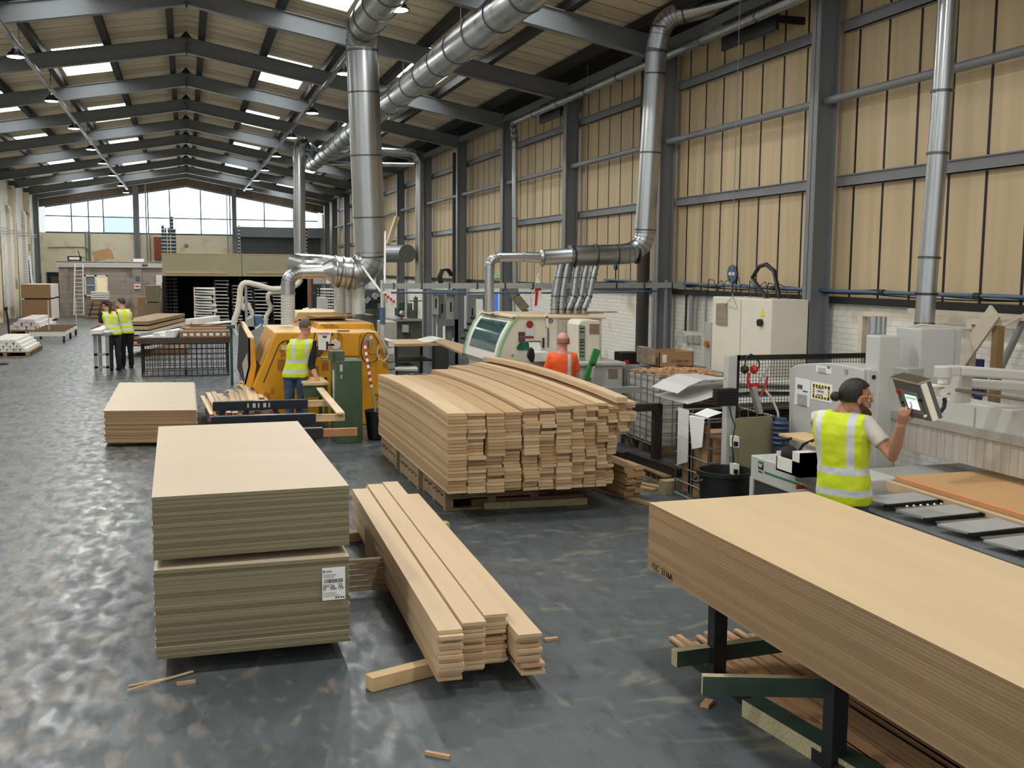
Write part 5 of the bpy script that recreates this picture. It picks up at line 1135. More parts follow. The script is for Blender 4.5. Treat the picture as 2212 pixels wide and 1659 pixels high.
m = MB(); a, b = aty(1953, 795, 7.6), aty(1988, 812, 7.6); m.box(a.x, b.x, 7.55, 7.75, b.z, a.z); m.build('motor_block', GREYD, pw, bevel=.01)
m = MB(); a, b = aty(2059, 809, 6.6), aty(2078, 867, 6.6); m.box(a.x, b.x, 6.5, 6.62, b.z, a.z); m.build('arm_post', GREYP, pw, bevel=.004)
# tables
TZ = .86
m = MB(); m.box(4.75, 5.32, 2.4, 6.95, .55, .80); m.build('table_body', mat('mid_steel_grey', rgb(116, 120, 122), .45, .2, .06), pw)
wq = atx(1933, 1028, 5.42); wb_ = atx(1937, 1046, 5.42); m = MB(); m.box(5.37, 7.6, 2.4, 7.6, .5, wb_.z-.004); m.build('rear_table', GREYD, pw)
m = MB(); m.box(5.0, 5.3, 2.4, 6.95, .0, .55); m.build('table_plinth', BLACKM, pw)
for i in range(9):
    y = 6.62-.43*i; m = MB(); zz = TZ
    m.hexa([(4.86, y-.30, zz-.02), (5.34, y-.26, zz-.02), (5.34, y, zz-.02), (4.80, y-.04, zz-.02), (4.86, y-.30, zz), (5.34, y-.26, zz), (5.34, y, zz), (4.80, y-.04, zz)])
    o = m.build('table_plate', mat('grey_table_plate', rgb(168, 169, 168), .42, .1, .04), pw, bevel=.003); m = MB(); m.hexa([(4.84, y-.318, zz-.026), (5.35, y-.278, zz-.026), (5.35, y-.25, zz-.026), (4.83, y-.29, zz-.026), (4.84, y-.318, zz-.002), (5.35, y-.278, zz-.002), (5.35, y-.258, zz-.002), (4.83, y-.298, zz-.002)]); m.box(5.335, 5.35, y-.3, y, zz-.026, zz-.002); m.build('rubber_edge', BLACK, o)
    m = MB(); m.box(4.9, 5.33, y-.395, y-.335, zz-.03, zz-.02); tr_ = m.build('roller_track', GALV, o)
    if i in (0, 3, 5):
        m = MB()
        for k in range(6): m.ball((4.98+.06*k, y-.365, zz-.014), .014, 8, 6)
        m.build('steel_rollers', CHROME, tr_, smooth=True)
m = MB(); m.box(5.35, 5.40, 2.4, wq.y+.1, .78, .872); m.build('wood_fence', MDFTOP2, pw)
wp = tag(MB().box(5.42, 7.2, 3.0, wq.y, wb_.z, wq.z).build('board_pack', [mat('workpiece_board', rgb(196, 154, 104), .5, 0, .06, (6, .5, 1))]), 'pack of brown boards lying on the saw bed behind the plated tables', 'board')
m = MB(); m.box(5.418, 5.421, 3.0, wq.y-.05, wq.z-.0045, wq.z-.0015); m.build('red_laser_line', mat('laser_red', rgb(255, 110, 90), .5, emit=(1, .15, .1), es=.7), wp)
# swing arm and control pendant
ar = thing('control_pendant', 'grey swing-arm control pendant with a lit touch screen', 'control panel', aty(2060, 800, 6.5))
AY = 6.45
m = MB(); m.bar(aty(2068, 800, AY), aty(2240, 813, AY-.1), .12, .075); m.build('swing_arm', GREYP, ar, bevel=.015)
m = MB(); m.bar(aty(2070, 826, AY+.25), aty(2240, 838, AY+.1), .1, .075); m.build('lower_arm', GREYP, ar, bevel=.015)
m = MB(); q = aty(2037, 802, AY); m.cyl((q.x, AY, q.z-.05), (q.x, AY, q.z+.04), .065, n=24); m.bar(q, aty(2066, 800, AY), .11, .075); m.build('pivot_head', GREYP, ar, bevel=.01)
m = MB(); m.cyl((q.x, AY, q.z-.09), (q.x, AY, q.z-.05), .035, n=16); m.bar(aty(2010, 833, AY), aty(2052, 832, AY), .08, .015); m.bar(aty(2025, 850, AY), aty(2048, 836, AY), .06, .05); m.build('pendant_bracket', WHITE, ar)
m = MB(); m.tube([aty(u, v, AY+.05) for u, v in ((2031, 890), (2039, 880), (2041, 868), (2040, 860))], .016, 10); m.build('cable_loop', BLACK, ar, smooth=True)
# pendant box: a tilted slab; corners of the near face
c0, c1, c2, c3 = aty(1926, 815, 6.0), aty(1986, 829, 5.75), aty(2013, 911, 5.68), aty(1953, 898, 5.93)
nn = (c1-c0).cross(c3-c0).normalized(); nn = -nn if nn.y > 0 else nn; bk = -nn*.10
m = MB(); m.hexa([c0, c1, c2, c3, c0+bk, c1+bk, c2+bk, c3+bk]); m.build('pendant_case', mat('dark_grey_case', rgb(84, 84, 84), .45, 0, .05), ar, bevel=.006)
def pq(s, t, off=0.0): return c0.lerp(c1, s).lerp(c3.lerp(c2, s), t)+nn*off
def pfac(name, s0, t0, s1, t1, mt, off=.003, th=.003, parent=ar):
    m = MB(); m.hexa([pq(s0, t0, off), pq(s1, t0, off), pq(s1, t1, off), pq(s0, t1, off), pq(s0, t0, off+th), pq(s1, t0, off+th), pq(s1, t1, off+th), pq(s0, t1, off+th)]); return m.build(name, mt, parent)
m = MB(); m.bar(pq(0, 0, .0)+bk*.5, pq(1, 0, .0)+bk*.5, .12, .015, up=nn.cross((c1-c0).normalized())); m.build('case_top_lip', CHROME, ar)
m = MB(); a, b, c, d = pq(1, .03, -.005), pq(1, .99, -.005), pq(1, .99, -.055), pq(1, .03, -.055); e = (c1-c0).normalized()*.006; m.hexa([a, b, c, d, a+e, b+e, c+e, d+e]); m.build('cream_side_strip', CREAMW, ar)
pfac('keypad_plate', .2, .27, .83, .86, mat('keypad_grey', rgb(104, 104, 100), .5, 0, .03))
sc = pfac('touch_screen', .33, .38, .74, .74, mat('screen_glow', rgb(200, 208, 214), .3, 0, .0, emit=(.78, .84, .9), es=.75), .006)
pfac('screen_bar', .36, .42, .72, .48, mat('screen_green', rgb(110, 180, 120), .3, emit=(.35, .7, .4), es=.5), .0095, .001, sc); pfac('screen_block', .45, .55, .5, .68, mat('screen_grey', rgb(120, 120, 124), .3, emit=(.3, .3, .32), es=.5), .0095, .001, sc)
p = pq(.13, .33, .0); m = MB(); m.cyl(p, p+nn*.02, .013, n=14); m.build('stop_button', RED, ar, smooth=True)
for s_, t_, mt in ((.86, .87, WHITE), (.86, .45, BLACK), (.16, .62, BLACK)): p = pq(s_, t_, .0); m = MB(); m.cyl(p, p+nn*.015, .01, n=12); m.build('button', mt, ar, smooth=True)
# hoses over the saw, timber frame behind
m = MB(); m.tube([aty(u, v, 8.6) for u, v in ((1930, 740), (1940, 722), (1960, 708), (1990, 702), (2060, 709), (2120, 712), (2170, 703), (2230, 670))], .016, 8); tag(m.build('cream_hose', HOSEW, smooth=True), 'cream hose sagging from the tall duct across the saw to the right edge', 'hose')
m = MB(); m.tube([aty(u, v, 8.15) for u, v in ((1880, 796), (1875, 780), (1876, 768), (1882, 757))], .012, 8); tag(m.build('blue_hose', BLUEP, smooth=True), 'blue hose curling up beside the left upright of the saw', 'hose')
tf = thing('timber_stand', 'rough painted timber frame with a diagonal brace standing behind the saw', 'frame', (7.6, 9, 0))
WT = mat('whitewashed_timber', rgb(204, 192, 170), .8, 0, .1, (3, 3, 12)); FX = 7.5
fa, fb, fc = atx(1866, 672, FX), atx(2150, 676, FX), None
m = MB(); m.box(FX, FX+.09, fb.y, fa.y, fa.z-.06, fa.z); m.build('top_rail', WT, tf); m = MB(); m.box(FX+.6, FX+.69, fb.y, fa.y, fa.z-.03, fa.z+.03); m.build('rear_rail', WT, tf)
for u in (1858, 2092, 2150): q = atx(u, 700, FX); m = MB(); m.box(FX, FX+.08, q.y-.04, q.y+.04, 0, fa.z-.06); m.build('upright', WT if u != 2150 else mat('brown_timber', rgb(140, 112, 74), .8), tf)
q0, q1 = atx(2150, 672, FX-.03), atx(2040, 830, FX-.03); m = MB(); m.bar(q0, Vector((FX-.03, q1.y, q1.z)), .03, .17, up=(0, .5, 1)); m.build('diagonal_brace', WT, tf)
m = MB(); q0 = atx(1870, 740, FX); m.box(FX+.02, FX+.05, q0.y-.9, q0.y, q0.z-.04, q0.z+.04); m.build('mid_rail', TIMBER, tf)
m = MB(); a, b = aty(2078, 818, 8.0), aty(2132, 856, 8.0); m.box(a.x, b.x, 8.0, 8.4, b.z, a.z); o = tag(m.build('plastic_crate', BLUEC), 'dark blue plastic crate behind the swing arm of the saw', 'crate')
m = MB()
for k in range(5): q = aty(2082+10*k, 842, 7.995); m.box(q.x, q.x+.02, 7.993, 8.0, q.z-.05, q.z+.0)
m.build('crate_slots', BLACK, o)
m = MB(); a, b = aty(2104, 777, 8.6), aty(2126, 795, 8.6); m.box(a.x, b.x, 8.6, 8.8, b.z-.9, a.z); tag(m.build('blue_tub', BLUEC), 'small dark blue tub showing above the swing arm', 'tub')
m = MB(); m.cyl(aty(2064, 842, 6.5), aty(2240, 868, 6.3), .013, n=10); tag(m.build('steel_bar', mat('bronze_bar', rgb(138, 124, 108), .4, .5, .05)), 'thin round steel bar running right below the swing arm', 'bar')
m = MB(); m.bar(atx(2212, 690, 8.2), atx(2160, 800, 8.2), .05, .05); tag(m.build('leaning_pole', GREYD), 'grey pole leaning on the white wall at the right edge', 'pole')
# things on the desk
wb = thing('white_box', 'open white melamine box holding a black headset on the grey desk', 'box', (5.1, 7.6, zt_))
bq = atz(1676, 1015, zt_); bx0, bx1, by0, by1 = bq.x, bq.x+.28, bq.y-.36, bq.y; h0 = zt_+.002
m = MB(); m.box(bx0, bx1, by0, by0+.015, h0, h0+.2); m.box(bx0, bx1, by1-.015, by1, h0, h0+.16); m.box(bx0, bx0+.015, by0, by1, h0, h0+.12); m.box(bx1-.015, bx1, by0, by1, h0, h0+.2); m.box(bx0, bx1, by0, by1, h0, h0+.015); m.box(bx0, bx1, by0, by0+.12, h0, h0+.2); m.build('box_walls', WHITE, wb)
m = MB(); sq = atz(1682, 936, h0+.27); m.box(sq.x, sq.x+.26, sq.y-.62, sq.y, h0+.25, h0+.27); tag(m.build('cream_shelf_board', TIMBER), 'cream board bridging above the white box on the desk', 'shelf'); MB().box(sq.x+.2, sq.x+.26, sq.y-.6, sq.y-.5, h0-.002, h0+.25).build('support', GREYD, bpy.data.objects['cream_shelf_board'])
m = MB(); m.ball((bx0+.1, by0+.33, h0+.13), (.07, .1, .08), 14, 10); m.tube([(bx0+.08, by0+.33, h0+.15), (bx0+.06, by0+.38, h0+.25), (bx0+.1, by0+.3, h0+.27)], .012, 8); m.tube([(bx0+.12, by0+.24, h0+.15), (bx0+.14, by0+.18, h0+.24), (bx0+.17, by0+.08, h0+.29)], .012, 8); tag(m.build('headset', DARKCL, smooth=True), 'black headset lying in the white box on the desk', 'headset')
cq = atz(1738, 1012, zt_)
cl = thing('clipboard', 'brown clipboard with paper and a chrome clip on the grey desk', 'clipboard', (5.0, 6.98, zt_))
m = MB(); m.cbox((cq.x, cq.y, zt_+.004), (.22, .32, .006), rz=.5); m.build('board', CARD, cl); m = MB(); m.cbox((cq.x+.01, cq.y-.01, zt_+.009), (.2, .28, .003), rz=.5); m.build('paper', PAPER, cl); m = MB(); m.cbox((cq.x-.06, cq.y+.12, zt_+.02), (.1, .03, .02), rz=.5); m.build('clip', CHROME, cl)
# ================================================================== wire cage bins, bins, sheets
def cage(name, lab, x0, x1, y0, y1, z0, z1, nh=5, nv=6, mt=None, r=.009):
    t = thing(name, lab, 'cage', ((x0+x1)/2, (y0+y1)/2, 0)); mt = mt or mat('cage_steel', rgb(132, 130, 122), .45, .4, .1)
    m = MB()
    for i in range(nh+1):
        z = z0+(z1-z0)*i/nh; 
        for a, b in (((x0, y0), (x1, y0)), ((x1, y0), (x1, y1)), ((x1, y1), (x0, y1)), ((x0, y1), (x0, y0))): m.cyl((*a, z), (*b, z), r*(1.4 if i in (0, nh) else 1), n=6)
    for i in range(nv+1):
        x = x0+(x1-x0)*i/nv; y = y0+(y1-y0)*i/nv
        for p in ((x, y0), (x, y1), (x0, y), (x1, y)): m.cyl((*p, z0), (*p, z1), r, n=6)
    m.build('cage_bars', mt, t); return t
c1 = atz(1346, 788, 1.12); c2 = atz(1425, 806, 1.12)
t = cage('wire_cage_bin', 'large wire cage bin lined with plastic and heaped with wood offcuts', 6.08, 7.25, 12.75, 14.0, .15, 1.1)
m = MB(); m.box(6.13, 7.2, 12.8, 13.95, .16, 1.06); m.build('plastic_liner', mat('cloudy_plastic', rgb(200, 197, 188), .35, 0, .16, (3, 3, 2), bump=.5), t)
m = MB()
for y in (12.8, 13.35, 13.85): m.box(6.1, 7.2, y, y+.1, 0, .14)
m.build('pallet_base', PALLET, t)
rr = random.Random(8); m = MB()
for i in range(110):
    x, y = rr.uniform(6.2, 7.1), rr.uniform(12.9, 13.85); z = 1.05+.09*math.exp(-((x-6.6)**2+(y-13.3)**2)*3)+rr.uniform(0, .03)
    m.cbox((x, y, z), (rr.uniform(.03, .06), rr.uniform(.1, .28), .018), rz=rr.uniform(0, 3.1), rx=rr.uniform(-.2, .2))
o = tag(m.build('wood_offcuts', [STRIP]), 'heap of small wood offcuts filling the plastic lined wire cage bin', 'offcuts', kind='stuff')
t = cage('wire_cage_bin', 'wire cage bin stuffed with cardboard and paper beside the grey fence post', 5.12, 5.9, 9.55, 10.3, .1, 1.02, 6, 4)
m = MB(); 
for i in range(5): m.box(5.14+.02*i, 5.16+.02*i, 9.6+.12*i, 9.72+.14*i, .12, .95-.04*i)
m.box(5.2, 5.85, 9.6, 10.25, .12, .8); m.build('folded_cardboard', CARD, t)
m = MB(); ypts = [(5.105, 9.98), (5.105, 10.2)]
m.hexa([(5.095, 9.97, .5), (5.10, 9.97, .5), (5.10, 10.22, .42), (5.095, 10.22, .42), (5.095, 9.97, 1.06), (5.10, 9.97, 1.06), (5.10, 10.22, 1.06), (5.095, 10.22, 1.06)])
tag(m.build('paper_roll_end', mat('printed_paper', rgb(224, 224, 222), .7, 0, .06, (2, 2, 40))), 'long white printed paper strip hanging over the cage side', 'paper')
m = MB(); m.add([(5.09, 9.95, 1.0), (5.09, 9.6, 1.02), (5.08, 9.62, .72), (5.08, 9.85, .66), (5.3, 9.95, 1.08), (5.3, 9.6, 1.08)], [(0, 1, 2, 3), (0, 4, 5, 1), (3, 2, 1, 0)]); tag(m.build('crumpled_paper', PAPER), 'crumpled white paper spilling over the cage rim by the post', 'paper')
# black bin
db = thing('dust_bin', 'round black plastic dustbin in front of the cage behind the trestle stack', 'bin', (5.02, 9.05, 0))
c = Vector((5.02, 9.02, 0)); m = MB(); m.lathe([(.19, 0), (.21, .02), (.255, .55), (.28, .56), (.28, .60), (.25, .60), (.2, .05), (.001, .05)], c=c, n=32); m.build('bin_body', BLACK, db, smooth=True)
m = MB(); m.tube([(c.x-.27, c.y-.06, .52), (c.x-.33, c.y-.05, .50), (c.x-.33, c.y+.05, .50), (c.x-.27, c.y+.06, .52)], .014, 8); m.build('handle', BLACK, db, smooth=True)
# curled white laminate sheets
def sheet(lab, pts, y0, y1, th=.006, mt=WHITE, grp='white laminate sheets'):
    m = MB(); rs = []
    for (x, z, dy) in pts: rs.append([Vector((x, y0+dy, z)), Vector((x, y1+dy, z)), Vector((x, y1+dy, z+th)), Vector((x, y0+dy, z+th))])
    m.rings(rs); o = tag(m.build('laminate_sheet', mt, smooth=False), lab, 'sheet', grp); return o
LAM = mat('white_laminate', rgb(212, 212, 208), .35, 0, .03)
sheet('curled white laminate sheet, its pale edge lifting highest over the cage', [(5.42, 1.12, .0), (5.55, 1.20, .0), (5.75, 1.27, .0), (6.0, 1.27, 0), (6.3, 1.22, 0), (7.4, 1.17, 0)], 10.9, 11.6, mt=LAM)
sheet('white laminate sheet drooping below the curled one', [(5.45, 1.02, 0), (5.65, 1.06, 0), (5.9, 1.13, 0), (6.3, 1.15, 0), (7.4, 1.10, 0)], 10.7, 11.6, mt=LAM)
for i in range(4): sheet('flat sheet in the pile seen through the mesh fence, %s from the top' % ordw(i+1), [(5.9, 1.06-.03*i, 0), (7.5, 1.06-.03*i, 0)], 10.3+.03*i, 11.8, th=.02, mt=LAM if i % 2 == 0 else BOARDB, grp='flat sheets behind the mesh')
m = MB(); m.box(5.9, 7.5, 10.3, 11.7, .0, .9); tag(m.build('sheet_support', BLACKM), 'dark trolley carrying the flat sheets behind the mesh fence', 'trolley')
m = MB(); a, b = aty(1545, 840, 9.3), aty(1589, 875, 9.3)
for k in range(6): z = b.z+(a.z-b.z)*k/6; m.box(a.x, b.x, 9.25-.0, 9.36, z, z+.012)
m.box(a.x+.01, b.x-.01, 9.27, 9.36, b.z, a.z); tag(m.build('black_vent_box', BLACK), 'black ribbed plastic box fixed left of the grey fence post', 'box')
# dark stand, pallet and beams
ds = thing('steel_stand', 'dark steel T-stand between the plank pile and the plastic lined cage', 'trestle', (5.5, 11.7, 0)); DS = mat('brown_black_steel', rgb(58, 52, 48), .5, .2, .1)
m = MB(); m.box(5.47, 5.57, 11.6, 11.7, .1, .82); m.build('post', DS, ds); m = MB(); m.bar((5.42, 12.2, .17), (5.52, 10.95, .17), .12, .1); m.build('foot', DS, ds); m = MB(); m.box(5.05, 5.57, 11.6, 11.7, .82, .91); m.build('top_bar', DS, ds)
m = MB(); m.bar((5.1, 13, .93), (5.85, 12.9, .93), .1, .08); m.cyl((5.3, 12.95, 0), (5.3, 12.95, .89), .03, n=8); tag(m.build('grey_beam', GREYD), 'level grey-brown beam showing behind the T-stand', 'beam')
r = thing('pallet', 'small pallet lying under the foot of the dark T-stand', 'pallet', (5.48, 11.5, 0)); m = MB()
for k in range(6): m.box(5.36, 5.58, 11.1+.16*k, 11.16+.16*k, .02, .1)
m.build('blocks', PALLET, r); m = MB(); m.box(5.34, 5.6, 11.05, 12.1, 0, .02); m.box(5.34, 5.6, 11.05, 12.1, .1, .118); m.build('deck_boards', PALLET, r)
m = MB(); m.bar((4.95, 12.3, .25), (5.15, 11.75, .25), .1, .09); tag(m.build('box_section', DS), 'short dark box section poking out right of the big plank pile', 'beam'); m = MB(); m.box(4.9, 5.0, 12.2, 12.35, 0, .2); m.build('block_support', BEAR, bpy.data.objects['box_section'])
# cardboard box and case on the wall side
cbx = thing('cardboard_box', 'open brown cardboard box with flaps up in front of a wall column', 'box', (6.95, 14.4, 1.1)); y0 = 14.2
a, b = aty(1424, 785, y0), aty(1497, 786, y0); tz = aty(1460, 760, y0).z; m = MB(); x0, x1 = a.x, b.x; zb_ = a.z-.06
m.box(x0, x1, y0, y0+.01, zb_, tz); m.box(x0, x1, y0+.6, y0+.61, zb_, tz); m.box(x0, x0+.01, y0, y0+.6, zb_, tz); m.box(x1-.01, x1, y0, y0+.6, zb_, tz); m.box(x0, x1, y0, y0+.6, zb_, zb_+.01); m.build('carton', CARD, cbx)
m = MB(); m.box(x0+.05, x0+.12, y0-.003, y0, tz-.16, tz-.04); m.build('label', PAPER, cbx); text('COVERS FOR ...', .05, INK, 'box_print', cbx, Vector((x0+.2, y0-.002, tz-.16)), (math.pi/2, 0, 0)); text('BOX 2', .05, INK, 'box_print', cbx, Vector((x0+.3, y0-.002, tz-.22)), (math.pi/2, 0, 0))
m = MB(); m.box(x0-.3, x1+.2, y0-.05, y0+.7, 0, zb_-.002); tag(m.build('workbench', GREYD), 'grey bench under the open cardboard box by the wall', 'bench')
o = solid('wrapped_parcel', mat('shiny_wrap', rgb(160, 146, 130), .2, .2, .3, (9, 9, 9)), [(1396, 787), (1396, 752), (1404, 750), (1416, 756), (1416, 788)], 14.15, 14.5, None, lab='plastic wrapped parcel left of the open cardboard box', cat='parcel')
a, b = aty(1343, 762, 14.8), aty(1382, 788, 14.8); m = MB(); m.box(a.x, b.x, 14.8, 15.1, b.z, a.z); o = tag(m.build('tool_case', BLACK, bevel=.01), 'black and red tool case at the foot of the brown downpipe', 'case'); MB().box(a.x+.03, a.x+.12, 14.79, 14.8, b.z, b.z+.08).build('red_clip', RED, o)
MB().box(a.x-.1, b.x+.1, 14.75, 15.2, 0, b.z-.002).build('bench', GREYD, o)
# ------------------------------------------------------------------ people
CLT = bpy.data.textures.new('cloth_folds', 'CLOUDS'); CLT.noise_scale = .11; CLT.noise_depth = 2
def vest_mat(name, C, S, bands, brace=None, col=rgb(208, 226, 36)):
    m = bpy.data.materials.new(name); m.use_nodes = True; t = m.node_tree; L = t.links.new; b = t.nodes['Principled BSDF']; b.inputs['Roughness'].default_value = .65
    tc = _n(t, 'ShaderNodeTexCoord'); sp = _n(t, 'ShaderNodeSeparateXYZ'); L(tc.outputs['Object'], sp.inputs[0])
    def M(op, a, c=None):
        n = _n(t, 'ShaderNodeMath', operation=op)
        for i, v in enumerate((a, c)):
            if v is None: continue
            if isinstance(v, (int, float)): n.inputs[i].default_value = v
            else: L(v, n.inputs[i])
        return n.outputs[0]
    z = sp.outputs[2]; mask = None
    for z0, w in bands:
        k = M('LESS_THAN', M('ABSOLUTE', M('SUBTRACT', z, z0)), w/2); mask = k if mask is None else M('MAXIMUM', mask, k)
    if brace:
        dot = _n(t, 'ShaderNodeVectorMath', operation='SUBTRACT'); L(tc.outputs['Object'], dot.inputs[0]); dot.inputs[1].default_value = C
        d2 = _n(t, 'ShaderNodeVectorMath', operation='DOT_PRODUCT'); L(dot.outputs[0], d2.inputs[0]); d2.inputs[1].default_value = S
        s = d2.outputs['Value']
        for c0, w, zmin in brace:
            # braces slant inwards a little as they climb to the shoulder
            ss = M('SUBTRACT', s, c0); k = M('MULTIPLY', M('LESS_THAN', M('ABSOLUTE', ss), w/2), M('GREATER_THAN', z, zmin)); mask = k if mask is None else M('MAXIMUM', mask, k)
    mx = _n(t, 'ShaderNodeMix', data_type='RGBA'); L(mask, mx.inputs[0]); mx.inputs[6].default_value = (*col, 1); mx.inputs[7].default_value = (*rgb(206, 210, 214), 1)
    L(mx.outputs[2], b.inputs['Base Color']); return m
def remesh(o, vox, disp=0.0, smooth=3):
    r = o.modifiers.new('r', 'REMESH'); r.mode = 'VOXEL'; r.voxel_size = vox; r.use_smooth_shade = True
    s = o.modifiers.new('s', 'SMOOTH'); s.iterations = smooth; s.factor = .5
    if disp:
        d = o.modifiers.new('d', 'DISPLACE'); d.texture = CLT; d.strength = disp; d.mid_level = .5; d.texture_coords = 'GLOBAL'
    return o
def tring(C, s, f, hw, hd, n=20, e=2.4):
    out = []
    for k in range(n):
        a = 2*math.pi*k/n; c, q = math.cos(a), math.sin(a)
        out.append(C + s*hw*math.copysign(abs(c)**(2/e), c) + f*hd*math.copysign(abs(q)**(2/e), q))
    return out
TOR = [(-.16, .10, .085), (-.08, .155, .115), (.02, .168, .122), (.18, .158, .116), (.38, .146, .106), (.58, .160, .116), (.76, .178, .122), (.88, .172, .108), (.95, .135, .085), (1.0, .08, .065)]
def torso(m, P, N, s, f, off=0.0, t0=-1, t1=2, wmul=1.0, build=1.0, top=None):
    rs = []
    for t, hw, hd in TOR:
        if t < t0-1e-6 or t > t1+1e-6: continue
        c = P.lerp(N, t) if t >= 0 else P+(N-P)*t
        rs.append(tring(c, s, f, hw*wmul*build+off, hd*build+off))
    return m.rings(rs)
def hand(m, w, d, pn, curl, spread=.16, sc=1.0, thumb=1):
    """palm and five fingers; w wrist, d direction of the hand, pn palm normal (towards the palm side)"""
    w, d, pn = Vector(w), Vector(d).normalized(), Vector(pn).normalized(); pn = (pn-d*pn.dot(d)).normalized(); sd = d.cross(pn)*thumb
    m.tube([w-d*.02, w+d*.03*sc, w+d*.07*sc, w+d*.088*sc], [(.026*sc, .02*sc), (.036*sc, .017*sc), (.042*sc, .016*sc), (.038*sc, .013*sc)], 12, flat=sd)
    for i, (o, L) in enumerate(((.030, .072), (.010, .080), (-.010, .074), (-.029, .058))):
        c = curl[i]; b = w+d*.085*sc+sd*o*sc; dd = (d+sd*spread*o/.03*.5).normalized(); pts = [b]; a = c*.5
        for L_, r in ((.45, 0), (.32, 0), (.23, 0)):
            v = (dd*math.cos(a)+pn*math.sin(a)); pts.append(pts[-1]+v*L*L_*sc); a += c
        m.tube([pts[0]-dd*.02]+pts, [.0095*sc, .0095*sc, .009*sc, .008*sc, .0068*sc], 10)
    b = w+d*.025*sc+sd*.03*sc; v1 = (sd*.75+d*.6+pn*.35).normalized(); v2 = (sd*.3+d*.8+pn*.5).normalized()
    m.tube([b-sd*.015, b+v1*.03*sc, b+v1*.045*sc+v2*.018*sc, b+v1*.045*sc+v2*.042*sc], [.012*sc, .0115*sc, .010*sc, .008*sc], 10)
HS = 1.1
def head(m, c, up, f, s):
    """skull, jaw, nose, ears; c centre of the head"""
    def P(a, b, z): return c+(s*a+f*b+up*z)*HS
    def el(cc, a, b, z, n=18, k=12):
        a, b, z = a*HS, b*HS, z*HS
        rs = []
        for i in range(k+1):
            t = math.pi*i/k; q = max(1e-3, math.sin(t)); zz = -math.cos(t)
            rs.append([cc+s*a*q*math.cos(2*math.pi*j/n)+f*b*q*math.sin(2*math.pi*j/n)+up*z*zz for j in range(n)])
        m.rings(rs)
    el(P(0, -.008, .03), .076, .096, .092); el(P(0, .022, -.045), .058, .066, .072); el(P(0, .055, -.085), .03, .03, .026)
    m.tube([P(0, .086, .025), P(0, .106, -.012), P(0, .112, -.022), P(0, .09, -.032)], [.008, .012, .013, .008], 10)
    m.tube([P(-.03, .082, -.005+.035), P(0, .094, .036), P(.03, .082, .03)], .009, 8)
    m.tube([P(-.022, .083, -.058), P(0, .094, -.058), P(.022, .083, -.058)], .007, 8)
    for q in (-1, 1):
        el(P(q*.078, -.008, -.005), .009, .019, .032, 10, 8)
def face(c, up, f, s, root, iris):
    def P(a, b, z): return c+(s*a+f*b+up*z)*HS
    for q in (-1, 1):
        m = MB(); m.ball(P(q*.03, .078, .012), .0115, 12, 8); e = m.build('eye', PAPER, root, smooth=True); m = MB(); m.ball(P(q*.03, .0845, .012), .006, 10, 6); m.build('iris', iris, e, smooth=True)
    m = MB(); m.tube([P(-.022, .092, -.058), P(0, .101, -.058), P(.022, .092, -.058)], .0035, 6); m.build('mouth', mat('lip', rgb(150, 86, 76), .5), root, smooth=True)
def haircap(c, up, f, s, root, mt, pred, k=1.05, name='hair', disp=0.0, n=40, r=24):
    k *= HS; m = MB(); cc = c+(up*.03-f*.008)*HS; vs = []
    for i in range(r+1):
        t = math.pi*i/r; q = math.sin(t); z = math.cos(t)
        for j in range(n):
            a = 2*math.pi*j/n; vs.append((q*math.cos(a), q*math.sin(a), z))
    fs = []
    for i in range(r):
        for j in range(n):
            l = (j+1) % n; quad = (i*n+j, i*n+l, (i+1)*n+l, (i+1)*n+j)
            x, y, z = [sum(vs[q][d] for q in quad)/4 for d in range(3)]
            if pred(x, y, z): fs.append(quad)
    used = sorted({i for q in fs for i in q}); mp = {u: i for i, u in enumerate(used)}
    m.add([cc+s*vs[u][0]*.076*k+f*vs[u][1]*.096*k+up*vs[u][2]*.092*k for u in used], [tuple(mp[i] for i in q) for q in fs])
    o = m.build(name, mt, root, smooth=True); so = o.modifiers.new('t', 'SOLIDIFY'); so.thickness = .008; so.offset = 0; return o
AR = 1.0
def arm(m, S, E, Wr, r=(.052, .045, .04, .038, .026), n=14): m.tube([S, S.lerp(E, .45), E, E.lerp(Wr, .35), Wr], [q*AR for q in r], n)
def leg(m, H, K, A, r=(.088, .072, .055, .054, .038), n=16): m.tube([H, H.lerp(K, .5), K, K.lerp(A, .35), A], list(r), n)
def shoe(A, f, root, mt=BLACK):
    m = MB(); f = Vector((f.x, f.y, 0)).normalized(); z = Vector((0, 0, 1)); b = Vector((A.x, A.y, 0)); s = f.cross(z)
    rs = [tring(b-f*.075+z*.045, s, z, .03, .042), tring(b-f*.03+z*.05, s, z, .038, .05), tring(b+f*.06+z*.042, s, z, .043, .042), tring(b+f*.14+z*.03, s, z, .045, .03), tring(b+f*.19+z*.022, s, z, .028, .02)]
    m.rings(rs); m.build('shoe', mt, root, smooth=True)
def V(*a): return Vector(a)
